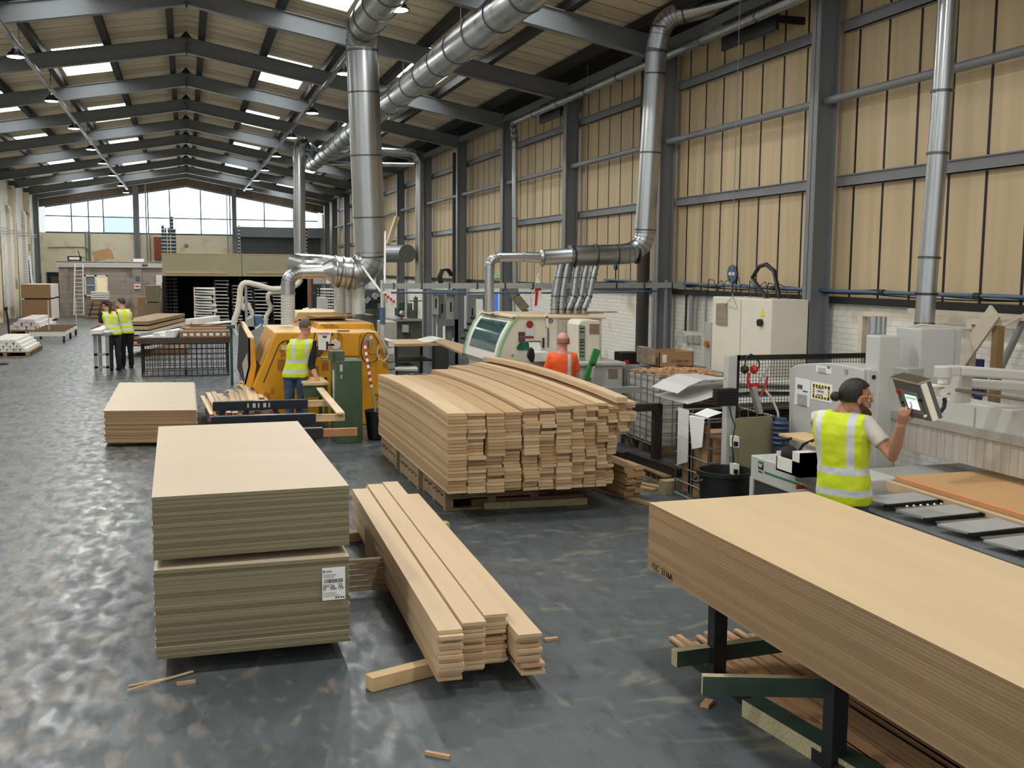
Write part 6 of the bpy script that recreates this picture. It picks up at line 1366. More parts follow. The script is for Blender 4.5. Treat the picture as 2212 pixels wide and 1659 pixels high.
def figure(label, P, N, hc, f, hf, Ls, Rs, armL, armR, legs, skin, vox, shirt=None, trousers=None, vest=None, sleeve=.0, hands=None, build=1.0, hem=-.08, longs=0, group=None, shoes=True, hup=None, vestoff=.022):
    s = f.cross(V(0, 0, 1)).normalized(); hs = hf.cross(V(0, 0, 1)).normalized(); up = hup or V(0, 0, 1); hf = (hf-up*hf.dot(up)).normalized(); hs = hf.cross(up).normalized()
    root = thing('person', label, 'person', (P.x, P.y, 0))
    m = MB(); torso(m, P, N, s, f, -.006, build=build); m.tube([N-V(0, 0, .04), N.lerp(hc, .45), hc-up*.04], [.07*build, .056, .054], 16); head(m, hc, up, hf, hs)
    for S, (E, W) in ((Ls, armL), (Rs, armR)): m.tube([N.lerp(S, .5)-V(0, 0, .03), S], [.06, .056], 12); arm(m, S, E, W)
    for h in (hands or ()): hand(m, **h)
    for H, K, A in legs: leg(m, H, K, A)
    remesh(m.build('body', skin, root), vox)
    if trousers:
        m = MB(); torso(m, P, N, s, f, .004, t1=.2, build=build)
        for H, K, A in legs: m.tube([H+V(0, 0, .02), H.lerp(K, .5), K, K.lerp(A, .5), A+V(0, 0, .0)], [.10, .086, .072, .066, .062], 16)
        remesh(m.build('trousers', trousers, root), max(vox, .009), .02)
    if shoes:
        for (H, K, A) in legs: shoe(A, f, root)
    if shirt:
        m = MB(); torso(m, P, N, s, f, .010, t0=-.1, t1=.97, build=build)
        for S, (E, W) in ((Ls, armL), (Rs, armR)):
            end = S.lerp(E, sleeve) if sleeve <= 1 else E.lerp(W, sleeve-1)
            pts = [N.lerp(S, .45)-V(0, 0, .035), S, S.lerp(E, min(sleeve, 1)*.5), (S.lerp(E, min(sleeve, 1)))]
            rr = [.07, .068, .062, .062 if sleeve < .9 else .054]
            if sleeve > 1: pts.append(end); rr.append(.045)
            m.tube(pts, rr, 14)
        remesh(m.build('shirt', shirt, root), max(vox, .009), .014)
    if vest:
        m = MB(); torso(m, P, N, s, f, vestoff, t0=hem, t1=1.0, build=build)
        for S in (Ls, Rs): m.tube([N.lerp(S, .35)-V(0, 0, .045), N.lerp(S, .97)-V(0, 0, .02)], [(.085, .088), (.076, .084)], 14)
        m.tube([N-V(0, 0, .05), N+V(0, 0, .0)], [.098, .082], 16)
        remesh(m.build('hi_vis_vest', vest, root), max(vox, .009), .018, 2)
    return root, s, hs
IR = mat('brown_iris', rgb(50, 34, 24), .2)
# ---- 1 the man at the panel saw: back to us, head turned right, right hand on the screen
f = V(.80, .60, 0).normalized(); s = f.cross(V(0, 0, 1)).normalized()
P = aty(1824, 1062, 6.42); P.x -= .0; P.z = .92; N = aty(1818, 889, 6.42)
hc = aty(1849, 860, 6.36); Rs = N+s*.18+V(0, 0, -.07); Ls = N-s*.17+V(0, 0, -.065)
E = aty(1929, 985, 6.08); Wr = aty(1947, 915, 5.92); tip = aty(1957, 880, 5.84)
AR = 1.18
El = Ls+V(0, 0, -.25)+f*.12+s*.02; Wl = El+f*.22+V(0, 0, -.06)+s*.06
hips = [(P+s*.09*q, P+s*.10*q+V(0, 0, -.44)+f*.02, V((P+s*.11*q).x, (P+s*.11*q).y, .08)) for q in (-1, 1)]
vm = vest_mat('saw_man_vest', N, s, [(1.12, .05), (.965, .05)], [(.11, .052, 1.12), (-.13, .052, 1.12)])
hd = (tip-Wr).normalized(); pn = (f*.8-s*.3).normalized()
r1, s1, hs1 = figure('dark haired man with a top knot and safety glasses touching the saw screen', P, N, hc, f, V(.96, -.22, 0), Ls, Rs, (El, Wl), (E, Wr), hips, SKIN2, .0065,
    shirt=GREYCL, trousers=DENIM, vest=vm, sleeve=.62, hands=[dict(w=Wr, d=hd, pn=pn, curl=[.25, 1.0, 1.15, 1.2], thumb=-1), dict(w=Wl, d=f, pn=V(0, 0, -1), curl=[.5, .5, .6, .6])], build=1.06)
up = V(0, 0, 1); hf = V(.96, -.22, 0).normalized()
face(hc, up, hf, hf.cross(up), r1, IR)
haircap(hc, up, hf, hf.cross(up), r1, HAIRB, lambda x, y, z: z > .28+.35*max(0, y) or (y < -.05 and z > -.55 and abs(x) < 1) or (y < .12 and z > .05), 1.09)
m = MB(); b = hc-hf*.152+up*.012; m.ball(b, (.038, .038, .036), 14, 10); m.tube([hc-hf*.09+up*.015, b], [.03, .022], 10); m.build('top_knot', HAIRB, r1, smooth=True)
m = MB(); hs = hf.cross(up)
def beardP(a, b, z): return hc+(hs*a+hf*b+up*z)*HS
for q in (-1, 1): m.tube([beardP(q*.066, .0, -.02), beardP(q*.064, .022, -.055), beardP(q*.05, .055, -.085), beardP(q*.02, .085, -.105)], [.012, .022, .026, .022], 10)
m.ball(beardP(0, .082, -.095), (.026, .026, .024), 12, 8); m.tube([beardP(-.028, .088, -.045), beardP(0, .1, -.043), beardP(.028, .088, -.045)], .006, 8); remesh(m.build('beard', mat('dark_brown_beard', rgb(70, 46, 32), .8, 0, .2, (60, 60, 60)), r1), .006)
gl = MB(); 
for q in (-1, 1): gl.tube([beardP(q*.068, .08, .02), beardP(q*.082, .03, .022), beardP(q*.083, -.015, .015)], .004, 6)
g = gl.build('glasses_temples', mat('orange_temple', rgb(232, 160, 48), .4), r1, smooth=True)
m = MB(); rs = []
for i in range(9): a = -1.0+.25*i; p = beardP(.078*math.sin(a), .03+.078*math.cos(a), .014); rs.append([p+up*.02, p-up*.02, p-up*.02-hf*.002, p+up*.02-hf*.002])
m.rings(rs); m.build('glasses_lens', mat('clear_lens', rgb(235, 238, 240), .05, 0, 0, trans=.95), r1, smooth=True)
m = MB(); torso(m, P, N, s, f, .024, t0=-.02, t1=-.02, build=1.06) if 0 else None
AR = 1.05
# ---- 2 the man feeding the amber machine
f = V(.30, .95, 0).normalized(); s = f.cross(V(0, 0, 1)).normalized(); y0 = 16.0
P = aty(638, 814, y0); P.z = .93; N = aty(652, 733, y0)+V(0, 0, .0); N.z = 1.46; hc = aty(660, 711, y0-.02); hc.z = 1.635
Rs = N+s*.18+V(0, 0, -.06); Ls = N-s*.18+V(0, 0, -.06)
E = aty(673, 790, y0-.10); Wr = aty(688, 826, y0-.22); El = Ls+V(0, 0, -.26)+f*.08; Wl = aty(671, 822, y0+.15)
hips = [(P+s*.09*q, P+s*.10*q+V(0, 0, -.44)+f*.02, V((P+s*.11*q).x, (P+s*.11*q).y, .08)) for q in (-1, 1)]
vm = vest_mat('feeding_man_vest', N, s, [(1.13, .05), (.985, .05)], [(.10, .05, 1.13), (-.10, .05, 1.13)])
GL = mat('orange_palmed_glove', rgb(196, 110, 70), .7, 0, .2, (30, 30, 30))
r2, _, _ = figure('short haired man in a yellow vest and jeans feeding a strip to the amber machine', P, N, hc, f, V(.62, .78, -.28), Ls, Rs, (El, Wl), (E, Wr), hips, SKIN, .009, shirt=DARKCL, trousers=DENIM, vest=vm, sleeve=1.25,
    build=1.05, hup=V(.1, .3, 1).normalized())
for w, d in ((Wr, V(.12, -.35, -.75)), (Wl, V(.5, 0, -.6))):
    m = MB(); hand(m, w, d, V(-.5, -.3, 0), [.7, .75, .8, .8]); remesh(m.build('glove', GL, r2), .007)
up = V(.1, .3, 1).normalized(); hf = V(.62, .78, -.28); hf = (hf-up*hf.dot(up)).normalized(); face(hc, up, hf, hf.cross(up), r2, IR)
haircap(hc, up, hf, hf.cross(up), r2, HAIRG, lambda x, y, z: z > .45 or (y < .15 and z > -.1) or (y < -.4 and z > -.5), 1.03)
# the strip in his hands
m = MB(); a, b = aty(690, 838, 15.6), aty(736, 893, 12.9); m.bar(a, b, .10, .022); tag(m.build('wood_strip', PL), 'pale wood strip being fed by the gloved man over the dark trestles', 'wood strip')
# ---- 3 the bald man in orange
f = V(.15, .99, 0).normalized(); s = f.cross(V(0, 0, 1)).normalized(); y0 = 13.3
N = aty(1215, 760, y0); P = V(N.x, N.y, .93); hc = aty(1216, 739, y0); Rs = N+s*.155+V(0, 0, -.065); Ls = N-s*.155+V(0, 0, -.065)
E = Rs+V(.07, .05, -.27); Wr = E+V(.0, .2, -.14); El = Ls+V(-.05, .08, -.27); Wl = El+V(.1, .22, -.06)
hips = [(P+s*.09*q, P+s*.10*q+V(0, 0, -.44), V((P+s*.11*q).x, (P+s*.11*q).y, .08)) for q in (-1, 1)]
vm = vest_mat('orange_tee', N, s, [(1.06, .05)], [(.075, .05, 1.0)], rgb(255, 100, 38))
r3, _, _ = figure('bald man in an orange reflective T-shirt with his back to us by the white machine', P, N, hc, f, f, Ls, Rs, (El, Wl), (E, Wr), hips, mat('pink_skin', rgb(214, 150, 132), .45, 0, .05), .009, shirt=vm, trousers=DARKCL, sleeve=.72,
    hands=[dict(w=Wr, d=V(0, .7, -.4), pn=V(0, 0, -1), curl=[.5]*4), dict(w=Wl, d=V(.2, .7, -.2), pn=V(0, 0, -1), curl=[.5]*4)], build=1.02)
face(hc, V(0, 0, 1), f, s, r3, IR); haircap(hc, V(0, 0, 1), f, s, r3, mat('grey_stubble', rgb(150, 118, 104), .8, 0, .1), lambda x, y, z: y < .2 and -.5 < z < .22 and (abs(x) > .3 or y < -.3), 1.012)
m = MB(); m.lathe([(.062, 0), (.066, .02), (.06, .035), (.056, .03), (.058, 0)], c=N-V(0, 0, .035), n=20); m.build('grey_collar', REFL, r3, smooth=True)
# ---- 4, 5 the pair at the far left bench
for i in range(2):
    y0 = 27.0 if i == 0 else 27.5; xs = (246, 273)[i]; f = (V(-.35, .94, 0) if i == 0 else V(-.25, .97, 0)).normalized(); s = f.cross(V(0, 0, 1)).normalized()
    p = aty(xs, 720, y0); P = V(p.x, p.y, .92); q = aty((238, 268)[i], 690, y0); N = V(q.x, q.y, 1.42 if i == 0 else 1.46)+f*.10; hc = N+V(-.03, 0, .165)+f*.06
    Ls = N-s*.16+V(0, 0, -.05); Rs = N+s*.16+V(0, 0, -.05); El = Ls+V(-.05, .05, -.25); Wl = El+f*.22+V(-.08, 0, -.08); E = Rs+V(.02, .05, -.26); Wr = E+f*.2-s*.08+V(0, 0, -.05)
    hips = [(P+s*.085*k, P+s*.09*k+V(0, 0, -.43)+f*.03, V((P+s*.10*k).x, (P+s*.10*k).y, .07)) for k in (-1, 1)]
    vm = vest_mat('pair_vest_%d' % i, N, s, [(1.10, .055), (.98, .055)], [(.09, .05, 1.1), (-.09, .05, 1.1)])
    r, _, _ = figure(['woman with a dark ponytail and black T-shirt under a yellow vest at the far bench', 'dark haired man with red sleeves under a yellow vest at the far bench'][i], P, N, hc, f, V(-.75, .6, -.35) if i else V(-.6, .75, -.3), Ls, Rs, (El, Wl), (E, Wr), hips, SKIN, .011,
        shirt=[DARKCL, REDCL][i], trousers=[mat('black_jeans', rgb(48, 50, 54), .8), DARKCL][i], vest=vm, sleeve=.8, hands=[dict(w=Wl, d=f, pn=V(0, 0, -1), curl=[.5]*4), dict(w=Wr, d=f, pn=V(0, 0, -1), curl=[.5]*4)], build=.98+.03*i, hup=V(0, .25, 1).normalized())
    up = V(0, .25, 1).normalized(); hf = V(-.75, .6, -.35) if i else V(-.6, .75, -.3); hf = (hf-up*hf.dot(up)).normalized(); face(hc, up, hf, hf.cross(up), r, IR)
    haircap(hc, up, hf, hf.cross(up), r, HAIRBR if i else HAIRB, lambda x, y, z: z > .35 or (y < .1 and z > -.3) or (y < -.4 and z > -.6), 1.07)
    if i == 0:
        m = MB(); b = hc-hf*.09+up*.02; m.tube([b, b-hf*.06-up*.02, b-hf*.06-up*.14, b-hf*.04-up*.26], [.03, .036, .034, .015], 12); m.build('ponytail', HAIRBR, r, smooth=True)
# ------------------------------------------------------------------ far end: office cabin
OY = 56.2; ox0, ox1 = aty(127, 600, OY).x, 2.5; zf1, zf0 = aty(127, 565, OY).z, aty(127, 577, OY).z
oc = thing('office_cabin', 'grey blockwork office cabin with a pale fascia at the far end of the hall', 'cabin', ((ox0+ox1)/2, OY, 0))
m = MB(); m.box(ox0, ox1, OY, 63.5, 0, zf0+.1); m.build('block_walls', BLOCKM, oc)
m = MB(); m.box(ox0-.1, ox1, OY-.15, OY, zf0, zf1); m.box(ox0-.1, ox1, OY-.15, 63.5, zf1-.03, zf1+.02); m.build('fascia', mat('pale_fascia', rgb(196, 194, 188), .6, 0, .05), oc)
m = MB(); 
for u0, u1 in ((127, 147), (286, 306)): a, b = aty(u0, 600, OY-.06), aty(u1, 600, OY-.06); MB().box(a.x, b.x, OY-.08, OY, 0, zf0).build('block_pier', BLOCKM, oc)
a, b = aty(182, 594, OY), aty(234, 640, OY); m = MB(); w = .07
for r_ in ((a.x, b.x, a.z-w, a.z), (a.x, b.x, b.z, b.z+w), (a.x, a.x+w, b.z, a.z), (b.x-w, b.x, b.z, a.z), ((a.x+b.x)/2-.06, (a.x+b.x)/2+.04, b.z, a.z), (a.x, (a.x+b.x)/2, (a.z+b.z)/2, (a.z+b.z)/2+.03)): m.box(r_[0], r_[1], OY-.1, OY-.02, r_[2], r_[3])
wf = m.build('window_frame', WHITE, oc)
m = MB(); m.box(a.x+w, (a.x+b.x)/2-.06, OY-.05, OY-.01, b.z+w, a.z-w); m.build('left_pane', mat('grey_pane', rgb(120, 128, 126), .2, 0, .1), wf); m = MB(); m.box((a.x+b.x)/2+.04, b.x-w, OY-.05, OY-.01, b.z+w, a.z-w); m.build('lit_pane', mat('cream_lit_pane', rgb(222, 206, 166), .3, 0, .1, emit=(.8, .66, .42), es=.35), wf)
a, b = aty(337, 594, OY), aty(352, 622, OY); m = MB(); m.box(a.x, b.x+.5, OY-.1, OY, b.z, a.z); m.build('second_window', WHITE, oc)
for r_, mt, nm in (((293, 597, 301, 605), BLUEP, 'blue_notice'), ((290, 614, 303, 624), PAPER, 'white_red_notice'), ((307, 569, 319, 575), mat('tan_notice', rgb(160, 140, 90), .6), 'small_notice')): solid(nm, mt, rect(*r_), OY-.17, OY-.155 if nm == 'small_notice' else OY-.08, oc)
solid('red_print', RED, rect(292, 617, 301, 620), OY-.18, OY-.17, oc); solid('blue_print', BLUEC, rect(307, 572, 319, 575), OY-.18, OY-.172, oc)
# ladder
ld_ = thing('ladder', 'white aluminium ladder leaning on the office cabin fascia', 'ladder', aty(170, 682, OY-.6)); LY0, LY1 = OY-.95, OY-.25
m = MB()
for u0, u1 in ((162, 160), (179, 181)): a = aty(u0, 570, LY1); b = aty(u1, 682, LY0); m.bar(a, b, .05, .1)
m.build('stiles', PRIMED, ld_); m = MB()
for i in range(13):
    t = (i+.7)/13; a = aty(162, 570, LY1).lerp(aty(160, 682, LY0), t); b = aty(179, 570, LY1).lerp(aty(181, 682, LY0), t); m.cyl(a, b, .02, n=6)
m.build('rungs', PRIMED, ld_)
# things on the cabin roof
m = MB(); c = aty(221, 556, OY+1); m.cbox((c.x, c.y, zf1+.36), (.85, .6, .5), ry=-.22); m.cbox((c.x+.45, c.y, zf1+.38), (.18, .55, .45), ry=-.3); tag(m.build('cardboard_box', CARD), 'large cardboard box lying tilted on the office cabin roof', 'box')
m = MB(); a, b = aty(146, 565, OY+.5), aty(176, 553, OY+.5); m.box(a.x, b.x, OY+.5, OY+.6, zf1+.03, b.z); m.build; o = tag(m.build('scrap_frame', BLACKM), 'dark scrap frame with white panel on the office cabin roof left end', 'frame'); m = MB(); m.box(a.x+.08, a.x+.55, OY+.48, OY+.5, zf1+.1, b.z-.06); m.build('white_panel', PAPER, o)
m = MB(); m.tube([aty(u, v, OY+.6) for u, v in ((168, 541), (172, 552), (171, 560), (180, 556), (192, 562))], .025, 6); tag(m.build('bent_bracket', mat('green_bracket', rgb(70, 96, 60), .6)), 'thin bent green bracket sticking up on the office cabin roof', 'bracket')
m = MB(); a, b = aty(288, 564, OY+.3), aty(310, 559, OY+.3); m.box(a.x, b.x, OY+.3, OY+.8, zf1+.02, b.z); tag(m.build('white_tray', PAPER), 'white tray lying on the cabin roof near the rusty cabinet', 'tray')
m = MB(); a, b = aty(333, 560, 65.3), aty(348, 512, 65.3); m.box(a.x, b.x, 65.4, 66.2, a.z, b.z); tag(m.build('rusty_cabinet', mat('rust_red', rgb(140, 76, 46), .7, 0, .2)), 'rusty red wall cabinet beside the perforated uprights at the far end', 'cabinet')
# stacked pallets, carton, boards before the cabin
r = thing('pallet', 'stack of pallets with striped load in front of the office cabin', 'pallet', aty(215, 682, 54)); m = MB(); a, b = aty(183, 680, 54), aty(252, 680, 54)
for k in range(4): m.box(a.x+.1*(k % 2), b.x-.1*(k % 2), 54, 55, .02+.22*k, .18+.22*k)
m.build('pallet_boards', PALLET, r); m = MB(); 
for k in range(4): m.box(a.x+.3, a.x+1.1, 54.1, 54.8, .92+.1*k, .99+.1*k)
m.build('white_boards', PRIMED, r)
m = MB()
for k in range(4): m.bar((a.x+.2+.4*k, 53.98, .1), (a.x+.4+.4*k, 53.98, .8), .02, .05)
m.build('stripes', BLACKM, r)
solid('tall_carton', CARD, rect(298, 642, 313, 689), 53.5, 54.2, None, lab='tall brown carton standing before the cabin beside the green boards', cat='box')
OLB = mat('olive_boards', rgb(134, 128, 96), .7, 0, .05)
for i, (v0, v1) in enumerate(((617, 652), (654, 694))): solid('board_stack', OLB, [(313, v0), (346, v0), (344, v1), (316, v1)], 51.5, 53, None, lab='%s block of olive boards beside the drying store' % ['upper', 'lower'][i], cat='boards', grp='olive board blocks')
m = MB()
for i in range(5): m.bar(aty(347+i*1.2, 690, 50+.2*i), aty(351+i, 610+4*i, 50.3+.2*i), .06, .05)
tag(m.build('slat_bundle', BEAR), 'dark slats leaning on the left side of the drying store', 'slats')
# tall MDF stack by the door
MX = aty(48, 690, 50.5); NX = aty(112, 695, 50.5)
for i, (z0, z1) in enumerate(((.1, 1.0), (1.08, 1.68))):
    m = MB(); m.box(MX.x, NX.x, 50.5, 53.5, z0, z1); o = tag(m.build('board_pack', [mat('brown_board_pack', rgb(150, 118, 82), .8, 0, .05, (1, 1, 40)), mat('white_pack_side', rgb(226, 218, 208), .7, 0, .04, (1, 12, 1))]), '%s pack of brown boards with white faced side by the far left door' % ['lower', 'upper'][i], 'boards', 'board packs by the far left door')
    for f in o.data.polygons:
        if f.normal.x > .8 or f.normal.z > .8: f.material_index = 1
m = MB()
for y in (50.7, 52, 53.2): m.box(MX.x+.1, NX.x-.1, y, y+.1, 0, .1); m.box(MX.x+.1, NX.x-.1, y, y+.1, 1.0, 1.08)
tag(m.build('bearer', BEAR), 'bearers between and under the packs by the far left door', 'batten')
# leaning sheets on the left wall
m = MB(); m.bar(aty(73, 643, 53), aty(63, 552, 53.5), .04, .35, up=(0, 1, 0)); tag(m.build('leaning_sheet', mat('bluish_white_sheet', rgb(222, 226, 236), .5)), 'tall bluish white sheet leaning on the left wall', 'sheet')
for i, (u0, u1) in enumerate(((70, 62), (91, 87), (97, 95))): m = MB(); m.bar(V(aty(u0, 643, 54).x, 54, 0), aty(u1, 592-30*(i == 0), 55), .05, .05); tag(m.build('leaning_pole', BLACKM if i < 2 else GREYD), '%s thin pole leaning on the far left wall' % ['first', 'second', 'third'][i], 'pole')
# ------------------------------------------------------------------ drying store with green fascia
SY = 47.0; a, b = aty(349, 548, SY), aty(670, 552, SY); zb0 = aty(349, 596, SY).z
st = thing('drying_store', 'dark drying store under a long olive green fascia in the middle distance', 'store', ((a.x+b.x)/2, SY, 0))
OLF = mat('olive_fascia', rgb(160, 157, 124), .7, 0, .07, (.8, 1, 1)); mid = aty(522, 570, SY).x
m = MB(); m.box(a.x, mid-.01, SY-.04, SY, zb0, a.z); m.build('fascia_board', OLF, st); m = MB(); m.box(mid+.01, b.x, SY-.04, SY, zb0+.0, a.z+.0); m.build('fascia_board', OLF, st)
m = MB(); m.box(a.x, b.x, SY, SY+4, a.z-.06, a.z-.02); m.box(a.x, b.x, SY+4, SY+4.05, 0, a.z-.06); m.box(b.x-.03, b.x, SY, SY+4, 0, a.z-.06); m.box(a.x, a.x+.03, SY, SY+4, 0, a.z-.06); m.build('dark_lining', VOID, st)  # near-black lining carries the shade inside the store
for u0, u1 in ((357, 491), (534, 640)): p, q = aty(u0, 588, SY), aty(u1, 594, SY); m = MB(); m.box(p.x, q.x, SY-.07, SY-.04, p.z-.05, p.z+.06); m.build('wood_batten', BOARDB, st)
m = MB(); m.box(a.x, b.x, SY-.06, SY+.02, a.z, a.z+.03); m.build('top_batten', TIMBER, st)
m = MB(); m.box(a.x, a.x+.14, SY-.02, SY+.1, 0, zb0); m.box(b.x-.14, b.x, SY-.02, SY+.1, 0, zb0); m.build('posts', VOID, st)
rnd3 = random.Random(4)
def tray_rack(u0, u1, v0, v1, y, n, lab, d=1.2, frame=None, ragged=.03):
    t = thing('drying_rack', lab, 'rack', aty((u0+u1)/2, v1, y)); p, q = aty(u0, v0, y), aty(u1, v1, y)
    m = MB()
    for x in (p.x, q.x): m.box(x-.03, x+.03, y, y+.06, max(0, q.z-.2), p.z+.05); m.box(x-.03, x+.03, y+d-.06, y+d, 0, p.z+.05)
    m.build('rack_frame', frame or BLACKM, t)
    for i in range(n):
        z = q.z+(p.z-q.z)*i/(n-1); m = MB(); x0, x1 = p.x+rnd3.uniform(-ragged, ragged), q.x+rnd3.uniform(-ragged, ragged)*2
        m.hexa([(x0, y-.02, z), (x1, y-.02, z-rnd3.uniform(0, ragged)), (x1, y+d, z), (x0, y+d, z), (x0, y-.02, z+.035), (x1, y-.02, z+.03), (x1, y+d, z+.035), (x0, y+d, z+.035)]); m.build('tray_of_mouldings', PRIMED, t)
tray_rack(420, 465, 624, 700, 44.5, 14, 'drying rack loaded with ragged white trays, nearest in front of the store', 1.2, mat('rack_white_red', rgb(196, 176, 172), .6), .07)
tray_rack(464, 494, 607, 698, 47.6, 13, 'drying rack just behind the nearest ragged one, inside the store')
tray_rack(502, 521, 618, 690, 47.8, 11, 'narrow drying rack in the middle of the store')
tray_rack(530, 545, 616, 690, 48.0, 12, 'narrow drying rack right of the middle one in the store', .9)
tray_rack(549, 580, 611, 690, 47.6, 11, 'wide drying rack behind the cream hoses')
tray_rack(590, 616, 619, 690, 47.6, 11, 'drying rack at the right, beside the clear ribbed hose')
# perforated uprights standing above the store
UPM = striped('perforated_post', rgb(30, 34, 36), 2, .16, .06, rgb(150, 160, 166), .6)
for i, (u, v, w) in enumerate(((351, 486, .12), (357, 492, .1), (364, 492, .1), (371, 468, .12), (377, 494, .1), (516, 487, .09), (661, 495, .1))):
    p = aty(u, v, SY+3); m = MB(); m.box(p.x-w/2, p.x+w/2, SY+3, SY+3.1, 0, p.z); tag(m.build('rack_upright', UPM), 'dark perforated rack upright rising above the drying store, %s from the left' % ['first', 'second', 'third', 'fourth', 'fifth', 'sixth', 'seventh'][i], 'upright', 'perforated uprights above the store')
# ------------------------------------------------------------------ left side floor goods
def mould_pile(lab, grp, x0, x1, y0, y1, z0, rows, w, h, mt=PRIMED, skew=0.0, jit=.04, name='moulding_bundle'):
    n = int((x1-x0)/w)
    for k in range(rows):
        for i in range(n-k):
            x = x0+w*(i+.5*k)+rnd3.uniform(-.01, .01); dy = rnd3.uniform(-jit, jit); z = z0+k*h; m = MB()
            P = [(x, y0+dy, z), (x+w*.94, y0+dy, z), (x+w*.94+skew, y1+dy, z), (x+skew, y1+dy, z)]
            m.hexa(P+[(p[0]+(.012 if j in (0, 3) else -.012), p[1], z+h*.94) for j, p in enumerate(P)]); tag(recenter(m.build(name, mt)), lab+', %s row up, %s from the left' % (ordw(k+1), ordw(i+1)), 'moulding', grp)
def pallet(lab, x0, x1, y0, y1, h=.14):
    r = thing('pallet', lab, 'pallet', ((x0+x1)/2, y0, 0)); m = MB(); n = max(4, int((y1-y0)/.35))
    for x in (x0, (x0+x1)/2-.05, x1-.1): 
        for k in range(n): m.box(x, x+.1, y0+(y1-y0-.1)*k/(n-1), y0+(y1-y0-.1)*k/(n-1)+.1, .02, h-.02)
    m.build('blocks', PALLET, r); m = MB(); m.box(x0, x1, y0, y1, h-.02, h); m.box(x0, x1, y0, y0+.1, 0, .02); m.box(x0, x1, y1-.1, y1, 0, .02); m.build('deck', PALLET, r)
p0, p1 = atz(-40, 771), atz(62, 771); pe = atz(103, 740, .1)
pallet('pallet of white primed mouldings on the floor at the left edge', p0.x, p1.x+.02, 31.6, 34.4)
mould_pile('white moulding on the left edge pallet', 'mouldings on the left edge pallet', p0.x, p1.x, 31.6, 34.4, .142, 4, .17, .085, skew=-.0)
# flat cart
a, b = atz(84, 725), atz(150, 739); ct_ = thing('flat_cart', 'low slatted cart with castors in the left middle distance', 'cart', (-4.0, 37.5, 0))
cx0, cx1, cy0, cy1 = atz(80, 733).x, atz(150, 735).x, 37.2, 41.2
m = MB()
for i in range(6): y = cy0+(cy1-cy0)*i/5; MB().box(cx0, cx1, y-.08, y+.08, .34, .38).build('deck_slat', BEAR, ct_)
m = MB(); m.box(cx1-.05, cx1, cy0, cy1, .24, .34); m.box(cx0, cx0+.05, cy0, cy1, .24, .34); m.box(cx0, cx1, cy0-.1, cy0-.05, .22, .36); m.build('side_frame', PRIMED, ct_)
for x in (cx0+.1, cx1-.05):
    for y in (cy0, (cy0+cy1)/2, cy1-.1): m = MB(); m.cyl((x-.03, y, .1), (x+.03, y, .1), .1, n=14); m.box(x-.02, x+.02, y-.03, y+.03, .1, .24); m.build('castor', BLACK, ct_)
m = MB(); 
for x, y in ((cx1-.03, cy1), (cx0+.5, cy0+.9)): m.cyl((x, y, .3), (x, y, 1.35), .02, n=6)
m.build('upright_pole', GREYP, ct_)
# boards with white faces behind the cart
pallet('pallet under the white faced boards beyond the flat cart', atz(46, 712).x, atz(118, 712).x, 41.8, 45)
mould_pile('white faced board beyond the flat cart', 'white faced boards beyond the cart', atz(46, 712).x, atz(140, 712).x-.3, 42, 46, .16, 3, .3, .13, mt=mat('white_faced_board', rgb(214, 206, 202), .6, 0, .08, (4, 1, 4)), skew=-.0, name='faced_board')
mould_pile('white strip in the far left heap', 'white strips at the far left', -8+.4, -6.9, 37.5, 41.5, .02, 4, .24, .12, mt=mat('white_faced_board', rgb(214, 206, 202), .6), skew=.5, name='faced_board')
# pallet truck
pt = thing('pallet_truck', 'pallet truck with a black upright handle at the left edge', 'pallet truck', aty(18, 722, 36)); m = MB(); a, b = aty(20, 722, 36), aty(13, 668, 36); m.tube([Vector((a.x, 36, .2)), aty(17, 690, 36), b], [.03, .035, .03], 8); m.tube([b+V(-.05, 0, 0), b+V(.05, 0, .04)], .05, 8); m.build('handle', BLACK, pt, smooth=True)
m = MB(); m.box(a.x-.35, a.x+.1, 36, 36.4, .05, .3); m.build('pump', RED, pt); m = MB(); m.box(a.x-.4, a.x-.25, 36.4, 37.5, .04, .09); m.box(a.x, a.x+.15, 36.4, 37.5, .04, .09); m.build('forks', BLACKM, pt)
p = atz(8, 787); m = MB(); m.box(p.x-.6, p.x+.1, p.y-.1, p.y+.1, 0, .03); tag(m.build('floor_plate', BLACKM), 'flat dark plate on the floor at the left edge', 'plate')
# bench of the pair
bn = thing('work_bench', 'narrow steel bench with a ladder-like end where the pair in vests work', 'bench', atz(218, 812)); bx0, bx1 = aty(203, 760, 26).x, aty(235, 760, 26).x; bz = aty(210, 726, 26).z
for x in (bx0+.03, bx1-.03):
    for y in (26.05, 27.35): MB().box(x-.04, x+.04, y-.03, y+.03, 0, bz).build('leg', GREYD, bn)
m = MB()
for z in (.15, .45): m.box(bx0, bx1, 26.02, 26.08, z, z+.05)
m.box(bx0-.03, bx1+.03, 26, 27.4, bz, bz+.06); m.build('rails', GREYD, bn)
m = MB(); m.hexa([(bx0-.04, 25.8, bz+.062), (bx0+.2, 25.8, bz+.062), (bx0+.3, 28, bz+.062), (bx0+.1, 28, bz+.062), (bx0-.04, 25.8, bz+.15), (bx0+.2, 25.8, bz+.15), (bx0+.3, 28, bz+.15), (bx0+.1, 28, bz+.15)]); tag(m.build('white_moulding', PRIMED), 'white moulding length lying on the bench by the pair', 'moulding')
m = MB(); rr = random.Random(2)
for i in range(16): m.cbox((bx0+.25+.15*rr.random(), 25.95+.15*rr.random(), bz+.07+.05*rr.random()), (.12, .02, .015), rz=rr.random()*3, rx=rr.random())
tag(m.build('paper_shavings', PAPER), 'white shavings heaped at the near end of the pair bench', 'shavings', kind='stuff')
